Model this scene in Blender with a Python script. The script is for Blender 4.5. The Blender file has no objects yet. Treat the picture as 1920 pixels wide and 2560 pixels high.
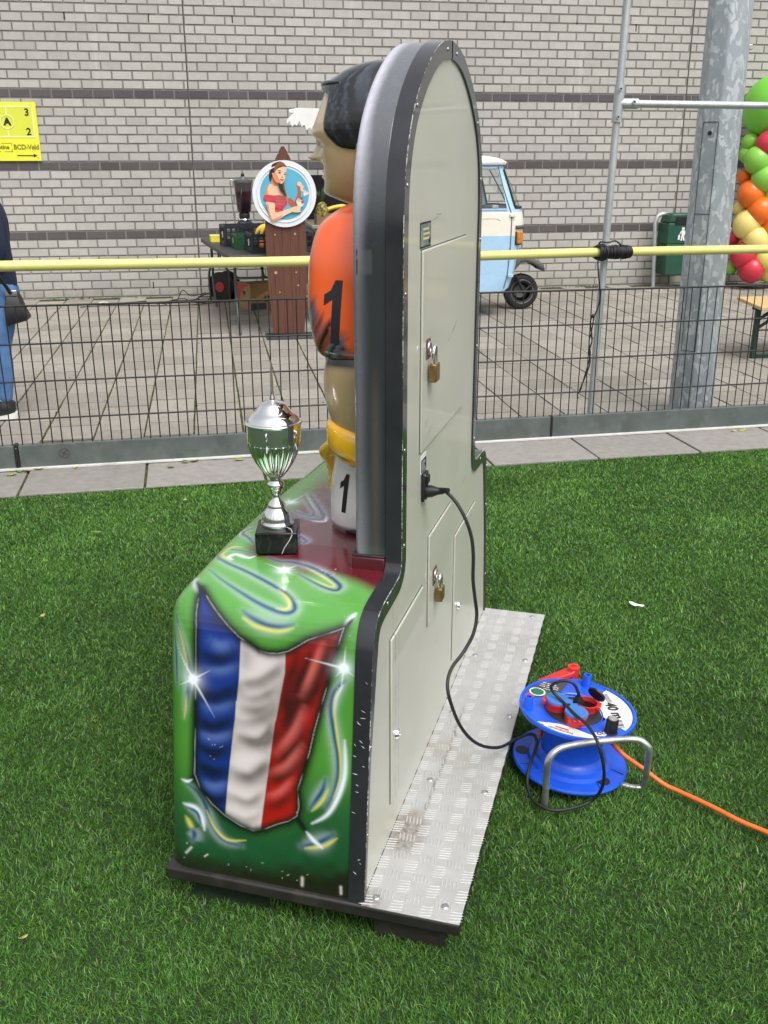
import bpy, math, random
import numpy as np
from mathutils import Vector, Matrix
R = math.radians
rng = random.Random(7)
scn = bpy.context.scene
COL = scn.collection

# ------------------------------------------------------------------ camera, light, exposure
cam_d = bpy.data.cameras.new('camera')
cam = bpy.data.objects.new('camera', cam_d)
COL.objects.link(cam)
cam.location = (0, 0, 1.6)
_c, _s, _k, _q = math.cos(R(19.85)), math.sin(R(19.85)), math.cos(R(.16)), math.sin(R(.16))
_r = Vector((_k, -_q * _s, -_q * _c)); _u = Vector((_q, _k * _s, _k * _c)); _b = Vector((0, -_c, _s))
cam.rotation_euler = Matrix((_r, _u, _b)).transposed().to_euler()
cam_d.sensor_fit = 'VERTICAL'
cam_d.sensor_height = 36.0
cam_d.lens = 36.0 * 2410 / 2560
cam_d.clip_start = 0.05
cam_d.clip_end = 500
scn.camera = cam

SUN_EL, SUN_AZ = 58.0, 150.0            # azimuth clockwise from +Y: behind the camera, to its right
world = bpy.data.worlds.new('World')
scn.world = world
world.use_nodes = True
wn = world.node_tree
wn.nodes.clear()
sky = wn.nodes.new('ShaderNodeTexSky')
sky.sky_type = 'NISHITA'
sky.sun_disc = False
sky.sun_elevation = R(SUN_EL)
sky.sun_rotation = R(SUN_AZ)
sky.air_density = 1.6
sky.dust_density = 5.0
sky.ozone_density = 1.0
hsv = wn.nodes.new('ShaderNodeHueSaturation')
hsv.inputs['Saturation'].default_value = 0.16
bg = wn.nodes.new('ShaderNodeBackground')
bg.inputs['Strength'].default_value = 0.15
wo = wn.nodes.new('ShaderNodeOutputWorld')
wn.links.new(sky.outputs[0], hsv.inputs['Color'])
wn.links.new(hsv.outputs[0], bg.inputs['Color'])
wn.links.new(bg.outputs[0], wo.inputs['Surface'])

sun_d = bpy.data.lights.new('sun', 'SUN')
sun_d.energy = 1.4
sun_d.angle = R(35)
sun_d.color = (1.0, 0.97, 0.92)
sun = bpy.data.objects.new('sun', sun_d)
COL.objects.link(sun)
sd = Vector((math.sin(R(SUN_AZ)) * math.cos(R(SUN_EL)), math.cos(R(SUN_AZ)) * math.cos(R(SUN_EL)), math.sin(R(SUN_EL))))
sun.rotation_euler = sd.to_track_quat('Z', 'Y').to_euler()
sun.location = (3, -4, 8)

scn.view_settings.view_transform = 'Standard'
scn.view_settings.look = 'None'
scn.view_settings.gamma = 1.0
scn.view_settings.exposure = 0.32
try:
    scn.view_settings.use_curve_mapping = False
except Exception:
    pass

# ------------------------------------------------------------------ helpers
def lin(c):
    """sRGB 0-255 -> linear"""
    o = []
    for v in c:
        v = v / 255.0
        o.append(v / 12.92 if v <= 0.04045 else ((v + 0.055) / 1.055) ** 2.4)
    return tuple(o)

class MB:
    def __init__(s):
        s.v = []; s.f = []; s.m = []; s.cur = 0
    def add(s, vs, fs):
        b = len(s.v)
        s.v.extend([tuple(map(float, p)) for p in vs])
        for f in fs:
            s.f.append(tuple(i + b for i in f)); s.m.append(s.cur)
        return b
    def box(s, c, size, rz=0.0, taper=1.0, M=None):
        x, y, z = size[0] / 2, size[1] / 2, size[2] / 2
        vs = []
        for k, t in ((-z, 1.0), (z, taper)):
            for a, b in ((-x, -y), (x, -y), (x, y), (-x, y)):
                vs.append((a * t, b * t, k))
        if M is not None:
            vs = [tuple(M @ Vector(p)) for p in vs]
        else:
            cr, sr = math.cos(rz), math.sin(rz)
            vs = [(p[0] * cr - p[1] * sr, p[0] * sr + p[1] * cr, p[2]) for p in vs]
        vs = [(p[0] + c[0], p[1] + c[1], p[2] + c[2]) for p in vs]
        s.add(vs, [(3, 2, 1, 0), (4, 5, 6, 7), (0, 1, 5, 4), (1, 2, 6, 5), (2, 3, 7, 6), (3, 0, 4, 7)])
        return s
    def b2(s, x0, x1, y0, y1, z0, z1):
        return s.box(((x0 + x1) / 2, (y0 + y1) / 2, (z0 + z1) / 2), (abs(x1 - x0), abs(y1 - y0), abs(z1 - z0)))
    def tube(s, pts, r, n=12, caps=True, closed=False):
        pts = [Vector(p) for p in pts]
        N = len(pts)
        rs = r if isinstance(r, (list, tuple)) else [r] * N
        vs = []; up = None
        for i, p in enumerate(pts):
            if closed:
                t = (pts[(i + 1) % N] - pts[i - 1])
            else:
                t = (pts[min(i + 1, N - 1)] - pts[max(i - 1, 0)])
            t = t.normalized() if t.length > 1e-9 else Vector((0, 0, 1))
            if up is None:
                up = Vector((0, 0, 1)) if abs(t.z) < .9 else Vector((1, 0, 0))
            a = (up - t * up.dot(t))
            a = a.normalized() if a.length > 1e-6 else t.orthogonal().normalized()
            up = a
            b = t.cross(a)
            for k in range(n):
                an = 2 * math.pi * k / n
                vs.append(p + (a * math.cos(an) + b * math.sin(an)) * rs[i])
        fs = []
        for i in range(N if closed else N - 1):
            for k in range(n):
                j = (i + 1) % N
                fs.append((i * n + k, i * n + (k + 1) % n, j * n + (k + 1) % n, j * n + k))
        if caps and not closed:
            fs.append(tuple(range(n - 1, -1, -1)))
            fs.append(tuple((N - 1) * n + k for k in range(n)))
        s.add(vs, fs)
        return s
    def cyl(s, p0, p1, r0, r1=None, n=20, caps=True):
        return s.tube([p0, p1], [r0, r0 if r1 is None else r1], n, caps)
    def lathe(s, prof, n=32, c=(0, 0, 0), M=None, flute=None, close=True):
        vs = []; fs = []
        for i, (r, z) in enumerate(prof):
            for k in range(n):
                a = 2 * math.pi * k / n
                rr = r * (flute(z, a) if flute else 1.0)
                p = Vector((rr * math.cos(a), rr * math.sin(a), z))
                if M is not None: p = M @ p
                vs.append((p[0] + c[0], p[1] + c[1], p[2] + c[2]))
        for i in range(len(prof) - 1):
            for k in range(n):
                fs.append((i * n + k, i * n + (k + 1) % n, (i + 1) * n + (k + 1) % n, (i + 1) * n + k))
        if close:
            if prof[0][0] > 1e-6: fs.append(tuple(range(n - 1, -1, -1)))
            if prof[-1][0] > 1e-6: fs.append(tuple((len(prof) - 1) * n + k for k in range(n)))
        s.add(vs, fs)
        return s
    def ball(s, c, r, n=20, m=12, M=None):
        r = r if isinstance(r, (tuple, list)) else (r, r, r)
        vs = []; fs = []
        for i in range(m + 1):
            th = math.pi * i / m
            for k in range(n):
                a = 2 * math.pi * k / n
                p = Vector((r[0] * math.sin(th) * math.cos(a), r[1] * math.sin(th) * math.sin(a), r[2] * math.cos(th)))
                if M is not None: p = M @ p
                vs.append((p[0] + c[0], p[1] + c[1], p[2] + c[2]))
        for i in range(m):
            for k in range(n):
                fs.append(((i + 1) * n + k, (i + 1) * n + (k + 1) % n, i * n + (k + 1) % n, i * n + k))
        s.add(vs, fs)
        return s
    def prism(s, poly, f0, f1):
        """poly: 2D points; f0/f1 map a 2D point to 3D for the two faces"""
        n = len(poly)
        vs = [f0(*p) for p in poly] + [f1(*p) for p in poly]
        fs = [tuple(range(n - 1, -1, -1)), tuple(range(n, 2 * n))]
        for i in range(n):
            j = (i + 1) % n
            fs.append((i, j, n + j, n + i))
        s.add(vs, fs)
        return s
    def mesh(s, name, mats, smooth=None):
        me = bpy.data.meshes.new(name)
        me.from_pydata(s.v, [], s.f)
        for m in (mats if isinstance(mats, (list, tuple)) else [mats]):
            me.materials.append(m)
        if any(s.m):
            me.polygons.foreach_set('material_index', s.m)
        fix_normals(me)
        if smooth is not None:
            me.polygons.foreach_set('use_smooth', [True] * len(me.polygons))
            me.set_sharp_from_angle(angle=R(smooth))
        me.update()
        return me
    def build(s, name, mats, parent=None, loc=(0, 0, 0), rot=(0, 0, 0), smooth=None, bevel=0.0, segs=2):
        o = new_obj(name, s.mesh(name, mats, smooth), parent, loc, rot)
        if bevel:
            add_bevel(o, bevel, segs)
        return o

import bmesh
def fix_normals(me):
    bm = bmesh.new(); bm.from_mesh(me)
    bmesh.ops.recalc_face_normals(bm, faces=bm.faces)
    bm.to_mesh(me); bm.free()

def new_obj(name, data, parent=None, loc=(0, 0, 0), rot=(0, 0, 0)):
    o = bpy.data.objects.new(name, data)
    COL.objects.link(o)
    o.location = loc; o.rotation_euler = rot
    if parent is not None:
        o.parent = parent
    return o

def add_bevel(o, w, segs=2):
    b = o.modifiers.new('bevel', 'BEVEL')
    b.width = w; b.segments = segs; b.limit_method = 'ANGLE'; b.angle_limit = R(40)
    b.harden_normals = False
    for p in o.data.polygons: p.use_smooth = True
    o.data.set_sharp_from_angle(angle=R(50))

def tag(o, label=None, cat=None, group=None, kind=None):
    if label: o['label'] = label
    if cat: o['category'] = cat
    if group: o['group'] = group
    if kind: o['kind'] = kind
    return o

def thing(name, label, cat, loc, rz=0.0, group=None, rot=None):
    o = new_obj(name, None, None, loc, rot if rot else (0, 0, rz))
    o.empty_display_size = 0.1
    return tag(o, label, cat, group)

def text_mesh(name, s, size, mat, parent, loc, rot, bold=0.0, ext=0.0006, align='CENTER', xs=1.0, shear=0.0):
    cu = bpy.data.curves.new(name, 'FONT')
    cu.body = s; cu.size = size; cu.align_x = align; cu.align_y = 'CENTER'
    cu.offset = bold; cu.extrude = ext; cu.shear = shear
    cu.resolution_u = 4
    t = bpy.data.objects.new(name, cu)
    me = bpy.data.meshes.new_from_object(t)
    bpy.data.objects.remove(t); bpy.data.curves.remove(cu)
    me.materials.clear(); me.materials.append(mat)
    o = new_obj(name, me, parent, loc, rot)
    o.scale = (xs, 1, 1)
    return o

def spline(pts, sub=6, closed=False):
    P = [np.array(p, float) for p in pts]; n = len(P); out = []
    for i in range(n if closed else n - 1):
        p0 = P[(i - 1) % n] if (closed or i > 0) else P[0]
        p1 = P[i]; p2 = P[(i + 1) % n]
        p3 = P[(i + 2) % n] if (closed or i + 2 < n) else P[-1]
        for k in range(sub):
            t = k / sub
            out.append(tuple(0.5 * (2 * p1 + (p2 - p0) * t + (2 * p0 - 5 * p1 + 4 * p2 - p3) * t * t + (3 * p1 - p0 - 3 * p2 + p3) * t ** 3)))
    if not closed: out.append(tuple(P[-1]))
    return out

# ------------------------------------------------------------------ materials
class NT:
    def __init__(s, name):
        s.m = bpy.data.materials.new(name); s.m.use_nodes = True
        s.t = s.m.node_tree
        s.b = s.t.nodes['Principled BSDF']
        s.out = s.t.nodes['Material Output']
        s.co = None
    def n(s, typ, **kw):
        nd = s.t.nodes.new(typ)
        for k, v in kw.items():
            if k.startswith('i_'):
                nd.inputs[k[2:].replace('_', ' ')].default_value = v
            else:
                setattr(nd, k, v)
        return nd
    def l(s, a, b): s.t.links.new(a, b)
    def coord(s, kind='Object'):
        tc = s.n('ShaderNodeTexCoord')
        return tc.outputs[kind]
    def noise(s, scale, detail=4, rough=.55, co=None, dist=0.0, sc3=None):
        if co is None:
            if s.co is None: s.co = s.coord()
            co = s.co
        if sc3 is not None:
            mp = s.n('ShaderNodeMapping'); mp.inputs['Scale'].default_value = sc3
            s.l(co, mp.inputs['Vector']); co = mp.outputs[0]
        nd = s.n('ShaderNodeTexNoise')
        nd.inputs['Scale'].default_value = scale; nd.inputs['Detail'].default_value = detail
        nd.inputs['Roughness'].default_value = rough; nd.inputs['Distortion'].default_value = dist
        s.l(co, nd.inputs['Vector'])
        return nd.outputs['Fac']
    def ramp(s, fac, stops, interp='LINEAR'):
        r = s.n('ShaderNodeValToRGB'); r.color_ramp.interpolation = interp
        el = r.color_ramp.elements
        while len(el) < len(stops): el.new(0.5)
        for e, (p, c) in zip(el, stops):
            e.position = p
            e.color = (c[0], c[1], c[2], 1) if isinstance(c, (tuple, list)) else (c, c, c, 1)
        s.l(fac, r.inputs['Fac'])
        return r.outputs['Color']
    def mix(s, fac, a, b, mode='MIX'):
        m = s.n('ShaderNodeMix', data_type='RGBA', blend_type=mode)
        for sock, v in ((m.inputs['Factor'], fac), (m.inputs[6], a), (m.inputs[7], b)):
            if isinstance(v, bpy.types.NodeSocket): s.l(v, sock)
            elif isinstance(v, (tuple, list)): sock.default_value = (v[0], v[1], v[2], 1)
            else: sock.default_value = v
        return m.outputs[2]
    def math(s, op, a, b=0.0, clamp=False):
        m = s.n('ShaderNodeMath', operation=op, use_clamp=clamp)
        for sock, v in zip(m.inputs, (a, b)):
            if isinstance(v, bpy.types.NodeSocket): s.l(v, sock)
            else: sock.default_value = v
        return m.outputs[0]
    def set(s, **kw):
        for k, v in kw.items():
            sock = s.b.inputs[k.replace('_', ' ')]
            if isinstance(v, bpy.types.NodeSocket): s.l(v, sock)
            elif isinstance(v, (tuple, list)) and len(v) == 3 and sock.type == 'RGBA': sock.default_value = (v[0], v[1], v[2], 1)
            else: sock.default_value = v
        return s
    def bump(s, h, strength=.3, dist=.002):
        b = s.n('ShaderNodeBump'); b.inputs['Strength'].default_value = strength; b.inputs['Distance'].default_value = dist
        s.l(h, b.inputs['Height']); s.l(b.outputs[0], s.b.inputs['Normal'])
        return s

def M(name, col, rough=.5, metal=0.0, var=.12, scale=6.0, bump=0.0, bscale=80.0, coat=0.0, rvar=.1, spec=.5, dirt=None, dscale=5.0, damt=.45):
    """col is linear"""
    t = NT(name)
    n1 = t.noise(scale, 5)
    lo = tuple(c * (1 - var) for c in col); hi = tuple(min(1, c * (1 + var)) for c in col)
    c = t.ramp(n1, [(.3, lo), (.7, hi)])
    if dirt is not None:
        d = t.ramp(t.noise(dscale, 8, .7), [(damt, 0.0), (damt + .2, 1.0)])
        c = t.mix(d, c, dirt)
    rr = t.ramp(t.noise(scale * 2.3, 4), [(.3, max(0.02, rough - rvar)), (.7, min(1, rough + rvar))])
    t.set(Base_Color=c, Roughness=rr, Metallic=metal, Specular_IOR_Level=spec)
    if coat: t.set(Coat_Weight=coat, Coat_Roughness=.08)
    if bump: t.bump(t.noise(bscale, 5), bump)
    return t.m

def paint_mat(name, rough=.25, coat=.6, bump=.04):
    t = NT(name)
    a = t.n('ShaderNodeVertexColor', layer_name='Col')
    rr = t.ramp(t.noise(9, 6), [(.3, rough - .08), (.7, rough + .12)])
    t.set(Base_Color=a.outputs['Color'], Roughness=rr, Coat_Weight=coat, Coat_Roughness=.1)
    if bump: t.bump(t.noise(14, 3), bump, .004)
    return t.m

def set_cols(me, cols):
    """cols: (nverts,3) linear"""
    a = me.color_attributes.new('Col', 'FLOAT_COLOR', 'POINT')
    c4 = np.ones((len(cols), 4), np.float32); c4[:, :3] = cols
    a.data.foreach_set('color', c4.ravel())

def S3(*c): return np.array(lin(c))
def sstep(a, b, x):
    t = np.clip((x - a) / (b - a), 0, 1); return t * t * (3 - 2 * t)

_nz = np.random.RandomState(3)
_NG = _nz.rand(64, 64)
def vnoise(x, y):
    """value noise for paint, 2D"""
    xi = np.floor(x).astype(int); yi = np.floor(y).astype(int)
    fx = x - xi; fy = y - yi
    fx = fx * fx * (3 - 2 * fx); fy = fy * fy * (3 - 2 * fy)
    g = lambda a, b: _NG[a % 64, b % 64]
    return (g(xi, yi) * (1 - fx) + g(xi + 1, yi) * fx) * (1 - fy) + (g(xi, yi + 1) * (1 - fx) + g(xi + 1, yi + 1) * fx) * fy

def seg_dist(P, poly, closed=False):
    """distance of points P (n,2) to a polyline and the running position 0..1 along it"""
    poly = np.array(poly, float)
    if closed: poly = np.vstack([poly, poly[:1]])
    d = np.full(len(P), 1e9); tt = np.zeros(len(P))
    L = np.r_[0, np.cumsum(np.linalg.norm(np.diff(poly, axis=0), axis=1))]
    side = np.zeros(len(P))
    for i in range(len(poly) - 1):
        a = poly[i]; e = poly[i + 1] - a; l2 = e @ e
        if l2 < 1e-14: continue
        t = np.clip(((P - a) @ e) / l2, 0, 1)
        q = a + t[:, None] * e - P
        dd = np.hypot(q[:, 0], q[:, 1])
        m = dd < d
        d[m] = dd[m]; tt[m] = (L[i] + t[m] * (L[i + 1] - L[i])) / L[-1]
    return d, tt

def in_poly(P, poly):
    poly = np.array(poly, float); x, y = P[:, 0], P[:, 1]
    ins = np.zeros(len(P), bool); j = len(poly) - 1
    for i in range(len(poly)):
        xi, yi = poly[i]; xj, yj = poly[j]
        c = ((yi > y) != (yj > y)) & (x < (xj - xi) * (y - yi) / (yj - yi + 1e-12) + xi)
        ins ^= c; j = i
    return ins

# shared simple materials
BLACKP = M('black plastic', (.012, .012, .013), .45)
BLACKM = M('black paint', (.014, .015, .017), .35, bump=.05)
RUBBER = M('black rubber', (.015, .015, .016), .55, rvar=.08)
CHROME = M('chrome', (.86, .87, .88), .06, 1.0, var=.02, rvar=.03)
STEEL = M('zinc steel', (.55, .56, .57), .35, 1.0, var=.1, scale=30)
WHITE = M('white paint', (.78, .78, .76), .35, var=.04)
BLK_INK = M('black print', (.012, .012, .012), .5)

# frames
PY = R(9.9)                    # plaza and wall direction
WDX = Vector((math.cos(PY), math.sin(PY), 0)); WNX = Vector((-math.sin(PY), math.cos(PY), 0))
WB = Vector((0, 12.38, 0))
SL = math.tan(R(.82))
def zg(N): return max(0.0, SL * (N + 6.55))
def pw(D, N, z=None):
    p = WB + WDX * D + WNX * N
    p.z = zg(N) if z is None else z
    return p
FY = R(11.43)
FD = Vector((math.cos(FY), math.sin(FY), 0)); FN = Vector((-math.sin(FY), math.cos(FY), 0))
FP = Vector((.001, 5.476, 0))
def fw(a, b, z=0.0):
    p = FP + FD * a + FN * b; p.z = z
    return p
MY = R(90 - 15.6)
MO = Vector((-.0501, 1.6789, 0))
MU = Vector((math.cos(MY), math.sin(MY), 0)); MV = Vector((-math.sin(MY), math.cos(MY), 0))
def mw(u, v, z):
    p = MO + MU * u + MV * v; p.z = z
    return p
VIEW_F = 2410.0
def visible(p):
    """rough: is the point within the camera's frame (used only to rank pieces by how large they show)"""
    q = Vector(p) - cam.location
    c, s = math.cos(R(19.85)), math.sin(R(19.85))
    z = q.y * c - q.z * s
    return z > .1 and abs(q.x / z) < .42 and abs((q.y * s + q.z * c) / z) < .56
# ================================================================== SETTING
# base ground sheet
t = NT('earth'); t.set(Base_Color=t.ramp(t.noise(3, 6), [(.3, (.05, .045, .035)), (.7, (.09, .08, .06))]), Roughness=.95)
g = MB(); g.add([(-80, -40, -.12), (80, -40, -.12), (80, 120, -.12), (-80, 120, -.12)], [(0, 1, 2, 3)])
tag(g.build('ground', t.m), kind='structure')

# turf base
t = NT('turf backing')
t.set(Base_Color=t.ramp(t.noise(60, 4), [(.3, (.012, .030, .009)), (.7, (.026, .056, .017))]), Roughness=.9)
g = MB()
e0, e1 = fw(-6, -.43), fw(6, -.43)
g.add([(-6, -3, 0), (6, -3, 0), (e1.x, e1.y, 0), (e0.x, e0.y, 0)], [(0, 1, 2, 3)])
tag(g.build('turf', t.m), kind='structure')

# grass blades, one mass of short artificial turf
def grass():
    rs = np.random.RandomState(11)
    V = []; C = []
    nrm = np.array([-math.sin(FY), math.cos(FY)]); fp = np.array([FP.x, FP.y])
    for (y0, y1, dens, w, L) in ((.35, .85, 30000, .0019, .019), (.85, 1.7, 72000, .0017, .019), (1.7, 2.6, 54000, .0021, .019), (2.6, 3.8, 34000, .0028, .0195), (3.8, 5.75, 22000, .0037, .020)):
        hw = .44 * y1 + 1.5
        n = int((y1 - y0) * 2 * hw * dens)
        x = rs.uniform(-hw, hw, n); y = rs.uniform(y0, y1, n)
        P = np.stack([x, y], 1)
        side = np.abs(x) > .44 * y + .18
        k = (~side | (rs.rand(n) < .28)) & (((P - fp) @ nrm) < -.425)
        # nothing grows under the machine's skids
        q = P - np.array([MO.x, MO.y]); uu = q @ np.array([MU.x, MU.y]); vv = q @ np.array([MV.x, MV.y])
        k &= ~((uu > .01) & (uu < 1.46) & (((vv > -.18) & (vv < -.02)) | ((vv > .235) & (vv < .425))))
        P = P[k]; n = len(P); side = side[k]
        # clumps: blades of a tuft share lean
        cx = vnoise(P[:, 0] * 60 + 7, P[:, 1] * 60 + 3); cy = vnoise(P[:, 0] * 60 + 31, P[:, 1] * 60 + 17)
        big = vnoise(P[:, 0] * 3.1 + 5, P[:, 1] * 3.1 + 9); big2 = vnoise(P[:, 0] * 7 + 25, P[:, 1] * 7 + 2)
        az = rs.uniform(0, 2 * np.pi, n)
        tilt = np.clip(rs.normal(.50, .26, n), .03, 1.2)
        dx = np.cos(az) * np.sin(tilt) + (cx - .5) * .5 + (big - .5) * .5
        dy = np.sin(az) * np.sin(tilt) + (cy - .5) * .5 + (big2 - .35) * .35
        l = L * rs.uniform(.65, 1.25, n) * (.85 + .3 * big2)
        dz = np.cos(tilt)
        nn = np.sqrt(dx * dx + dy * dy + dz * dz); dx /= nn; dy /= nn; dz /= nn
        wa = rs.uniform(0, np.pi, n); ww = w * rs.uniform(.7, 1.3, n) * np.where(side, 2.0, 1.0)
        wx = np.cos(wa) * ww / 2; wy = np.sin(wa) * ww / 2
        b = np.stack([P[:, 0], P[:, 1], np.zeros(n)], 1)
        d = np.stack([dx, dy, dz], 1); W = np.stack([wx, wy, np.zeros(n)], 1)
        mid = b + d * (l * .55)[:, None]
        d2 = d.copy(); d2[:, 0] += dx * .55; d2[:, 1] += dy * .55; d2[:, 2] -= .28 + .2 * rs.rand(n)
        tip = mid + d2 * (l * .5)[:, None]
        tip[:, 2] = np.maximum(tip[:, 2], .004)
        V.append(np.stack([b - W, b + W, mid + W * .9, mid - W * .9, tip], 1))
        shade = rs.uniform(.55, 1.45, n) * (.70 + .30 * big + .30 * vnoise(P[:, 0] * .9 + 40, P[:, 1] * .9 + 13)) 
        base = np.stack([.080 * shade, .202 * shade, .029 * shade], 1)
        pale = rs.rand(n) < .13
        base[pale] = base[pale] * np.array([2.2, 1.75, 2.1])
        dry = rs.rand(n) < (.006 + .03 * sstep(.72, .95, vnoise(P[:, 0] * 5 + 60, P[:, 1] * 5 + 21)))
        base[dry] = np.array([.33, .27, .14]) * rs.uniform(.6, 1.1, (dry.sum(), 1))
        C.append(np.repeat(base[:, None, :], 5, 1))
    V = np.concatenate(V); C = np.concatenate(C)
    n = len(V)
    me = bpy.data.meshes.new('turf_grass')
    me.vertices.add(n * 5); me.vertices.foreach_set('co', V.astype(np.float32).ravel())
    i0 = np.arange(n) * 5
    quad = np.stack([i0, i0 + 1, i0 + 2, i0 + 3], 1); tri = np.stack([i0 + 3, i0 + 2, i0 + 4], 1)
    loops = np.concatenate([quad.ravel(), tri.ravel()]).astype(np.int32)
    me.loops.add(len(loops)); me.loops.foreach_set('vertex_index', loops)
    me.polygons.add(2 * n)
    me.polygons.foreach_set('loop_start', np.concatenate([np.arange(n) * 4, 4 * n + np.arange(n) * 3]).astype(np.int32))
    me.update(calc_edges=True); me.validate()
    set_cols(me, C.reshape(-1, 3))
    t = NT('artificial grass')
    a = t.n('ShaderNodeVertexColor', layer_name='Col')
    t.set(Base_Color=a.outputs['Color'], Roughness=.42, Specular_IOR_Level=.45)
    tr = t.n('ShaderNodeBsdfTranslucent'); t.l(a.outputs['Color'], tr.inputs['Color'])
    mx = t.n('ShaderNodeMixShader'); mx.inputs[0].default_value = .22
    t.l(t.b.outputs[0], mx.inputs[1]); t.l(tr.outputs[0], mx.inputs[2]); t.l(mx.outputs[0], t.out.inputs['Surface'])
    me.materials.append(t.m)
    tag(new_obj('turf_grass', me), kind='stuff')
grass()

# ---- concrete slabs between turf and fence
def concrete(name, c, spk=260, moss=0.0, rnd=.12):
    t = NT(name)
    oi = t.n('ShaderNodeObjectInfo')
    ge = t.n('ShaderNodeNewGeometry')
    r = t.math('FRACT', t.math('ADD', oi.outputs['Random'], ge.outputs['Random Per Island']))
    wc = ge.outputs['Position']
    big = t.noise(2.2, 5, .6, wc); fine = t.noise(spk, 3, .7, wc); mid = t.noise(22, 5, .65, wc)
    col = t.ramp(big, [(.3, tuple(x * .88 for x in c)), (.7, tuple(x * 1.1 for x in c))])
    col = t.mix(.55, col, t.ramp(mid, [(.3, tuple(x * .72 for x in c)), (.7, tuple(x * 1.25 for x in c))]))
    col = t.mix(t.ramp(fine, [(.62, 0.0), (.74, .55)]), col, tuple(min(1, x * 2.0) for x in c))
    col = t.mix(t.ramp(fine, [(.27, .6), (.38, 0.0)]), col, tuple(x * .35 for x in c))
    val = t.math('ADD', t.math('MULTIPLY', r, 2 * rnd), 1 - rnd)
    m2 = t.n('ShaderNodeVectorMath', operation='SCALE'); t.l(col, m2.inputs[0]); t.l(val, m2.inputs['Scale'])
    t.set(Base_Color=m2.outputs[0], Roughness=.9, Specular_IOR_Level=.25)
    t.bump(fine, .35, .0015)
    return t.m
SLAB = concrete('concrete slab', (.262, .248, .232), 300, rnd=.08)
TILE = concrete('concrete paver', (.280, .256, .224), 240, rnd=.14)
def joint_mat(name, sc=9):
    t = NT(name)
    ge = t.n('ShaderNodeNewGeometry'); wc = ge.outputs['Position']
    f = t.noise(sc, 6, .7, wc)
    c = t.ramp(f, [(.36, (.055, .048, .036)), (.5, (.06, .065, .03)), (.62, (.10, .125, .035))])
    t.set(Base_Color=c, Roughness=1.0, Specular_IOR_Level=.05)
    t.bump(t.noise(300, 3, .6, wc), .6, .003)
    return t.m
MOSS = joint_mat('mossy joint sand')

g = MB()
a, b, c, d = fw(-6, -.44), fw(6, -.44), fw(6, .18), fw(-6, .18)
g.add([(p.x, p.y, .008) for p in (a, b, c, d)], [(0, 1, 2, 3)])
pav = tag(g.build('pavement', MOSS), kind='structure')
sl_me = MB().box((0, 0, 0), (.618, .46, .03)).mesh('slab', SLAB)
off = -1.995
for i, k in enumerate(range(-3, 8)):
    o = new_obj('slab', sl_me, pav, fw(off + (k + .5) * .632, -.205 + rng.uniform(-.004, .004), .004 + rng.uniform(-.002, .002)), (rng.uniform(-.004, .004), rng.uniform(-.004, .004), FY + rng.uniform(-.004, .004)))
    add_bevel(o, .004, 2)

# ---- plaza of square pavers rising gently to the wall
g = MB()
P4 = [pw(-9, -6.35), pw(12, -6.35), pw(12, .1), pw(-9, .1)]
P4[0].z = P4[1].z = zg(-6.35) ; 
g.add([(p.x, p.y, p.z - .005) for p in P4], [(0, 1, 2, 3)])
plaza = tag(g.build('plaza', MOSS), kind='structure')
TS = .307
tile_me = MB().box((0, 0, 0), (TS - .012, TS - .009, .04)).mesh('tile', TILE)
cells = []
for ci in range(-7, 28):
    D = -2.908 + (ci + .5) * TS
    shift = TS / 2 if ci % 2 else 0.0
    for ri in range(-1, 22):
        N = -6.2 + ri * TS + shift
        if N > -.12 or N < -6.3: continue
        cells.append((D, N))
for ci in list(range(-14, -7)) + list(range(28, 40)):
    D = -2.908 + (ci + .5) * TS
    for ri in range(-1, 22):
        N = -6.2 + ri * TS + (TS / 2 if ci % 2 else 0)
        if N > -.12: continue
        cells.append((D, N))
vis = sorted([c for c in cells if visible(pw(*c))], key=lambda c: (pw(*c) - cam.location).length)
first = set(vis[:300])
rest = MB()
ROTT = (Matrix.Rotation(PY, 3, 'Z') @ Matrix.Rotation(math.atan(SL), 3, 'X'))
for c in cells:
    jx, jy, jz = rng.uniform(-.0015, .0015), rng.uniform(-.0015, .0015), rng.uniform(-.003, .002)
    p = pw(c[0] + jx, c[1] + jy); p.z += jz - .016
    if c in first:
        o = new_obj('tile', tile_me, plaza, p)
        o.rotation_euler = (ROTT @ Matrix.Rotation(rng.uniform(-.006, .006), 3, 'X') @ Matrix.Rotation(rng.uniform(-.008, .008), 3, 'Z')).to_euler()
    else:
        rest.box(p, (TS - .012, TS - .009, .04), M=ROTT)
tag(rest.build('tile_field', TILE, plaza), kind='stuff')
# weeds in the joints near the wall
def weeds():
    rs = random.Random(4); g = MB()
    for i in range(420):
        if i < 230: D = rs.uniform(-4.6, 4.8); N = -.04 - abs(rs.gauss(0, .05))
        else:
            D = -2.908 + rs.randint(-6, 22) * TS + rs.gauss(0, .008); N = rs.uniform(-5.8, -.3)
        if i < 230 and math.sin(D * 3.1) + math.sin(D * 7.7) < .2: continue
        h = rs.uniform(.012, .05) if i < 230 else rs.uniform(.006, .016)
        for k in range(3):
            a = rs.uniform(0, 6.28); w = rs.uniform(.004, .012)
            p = pw(D + rs.gauss(0, .015), N + rs.gauss(0, .01))
            q = p + Vector((math.cos(a) * h * .9, math.sin(a) * h * .9, h))
            s_ = Vector((-math.sin(a) * w, math.cos(a) * w, 0))
            g.add([p - s_, p + s_, q], [(0, 1, 2)])
    t = M('weed leaf', (.10, .15, .035), .6, var=.35, scale=3)
    tag(g.build('joint_weeds', t), kind='stuff')
weeds()

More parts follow.
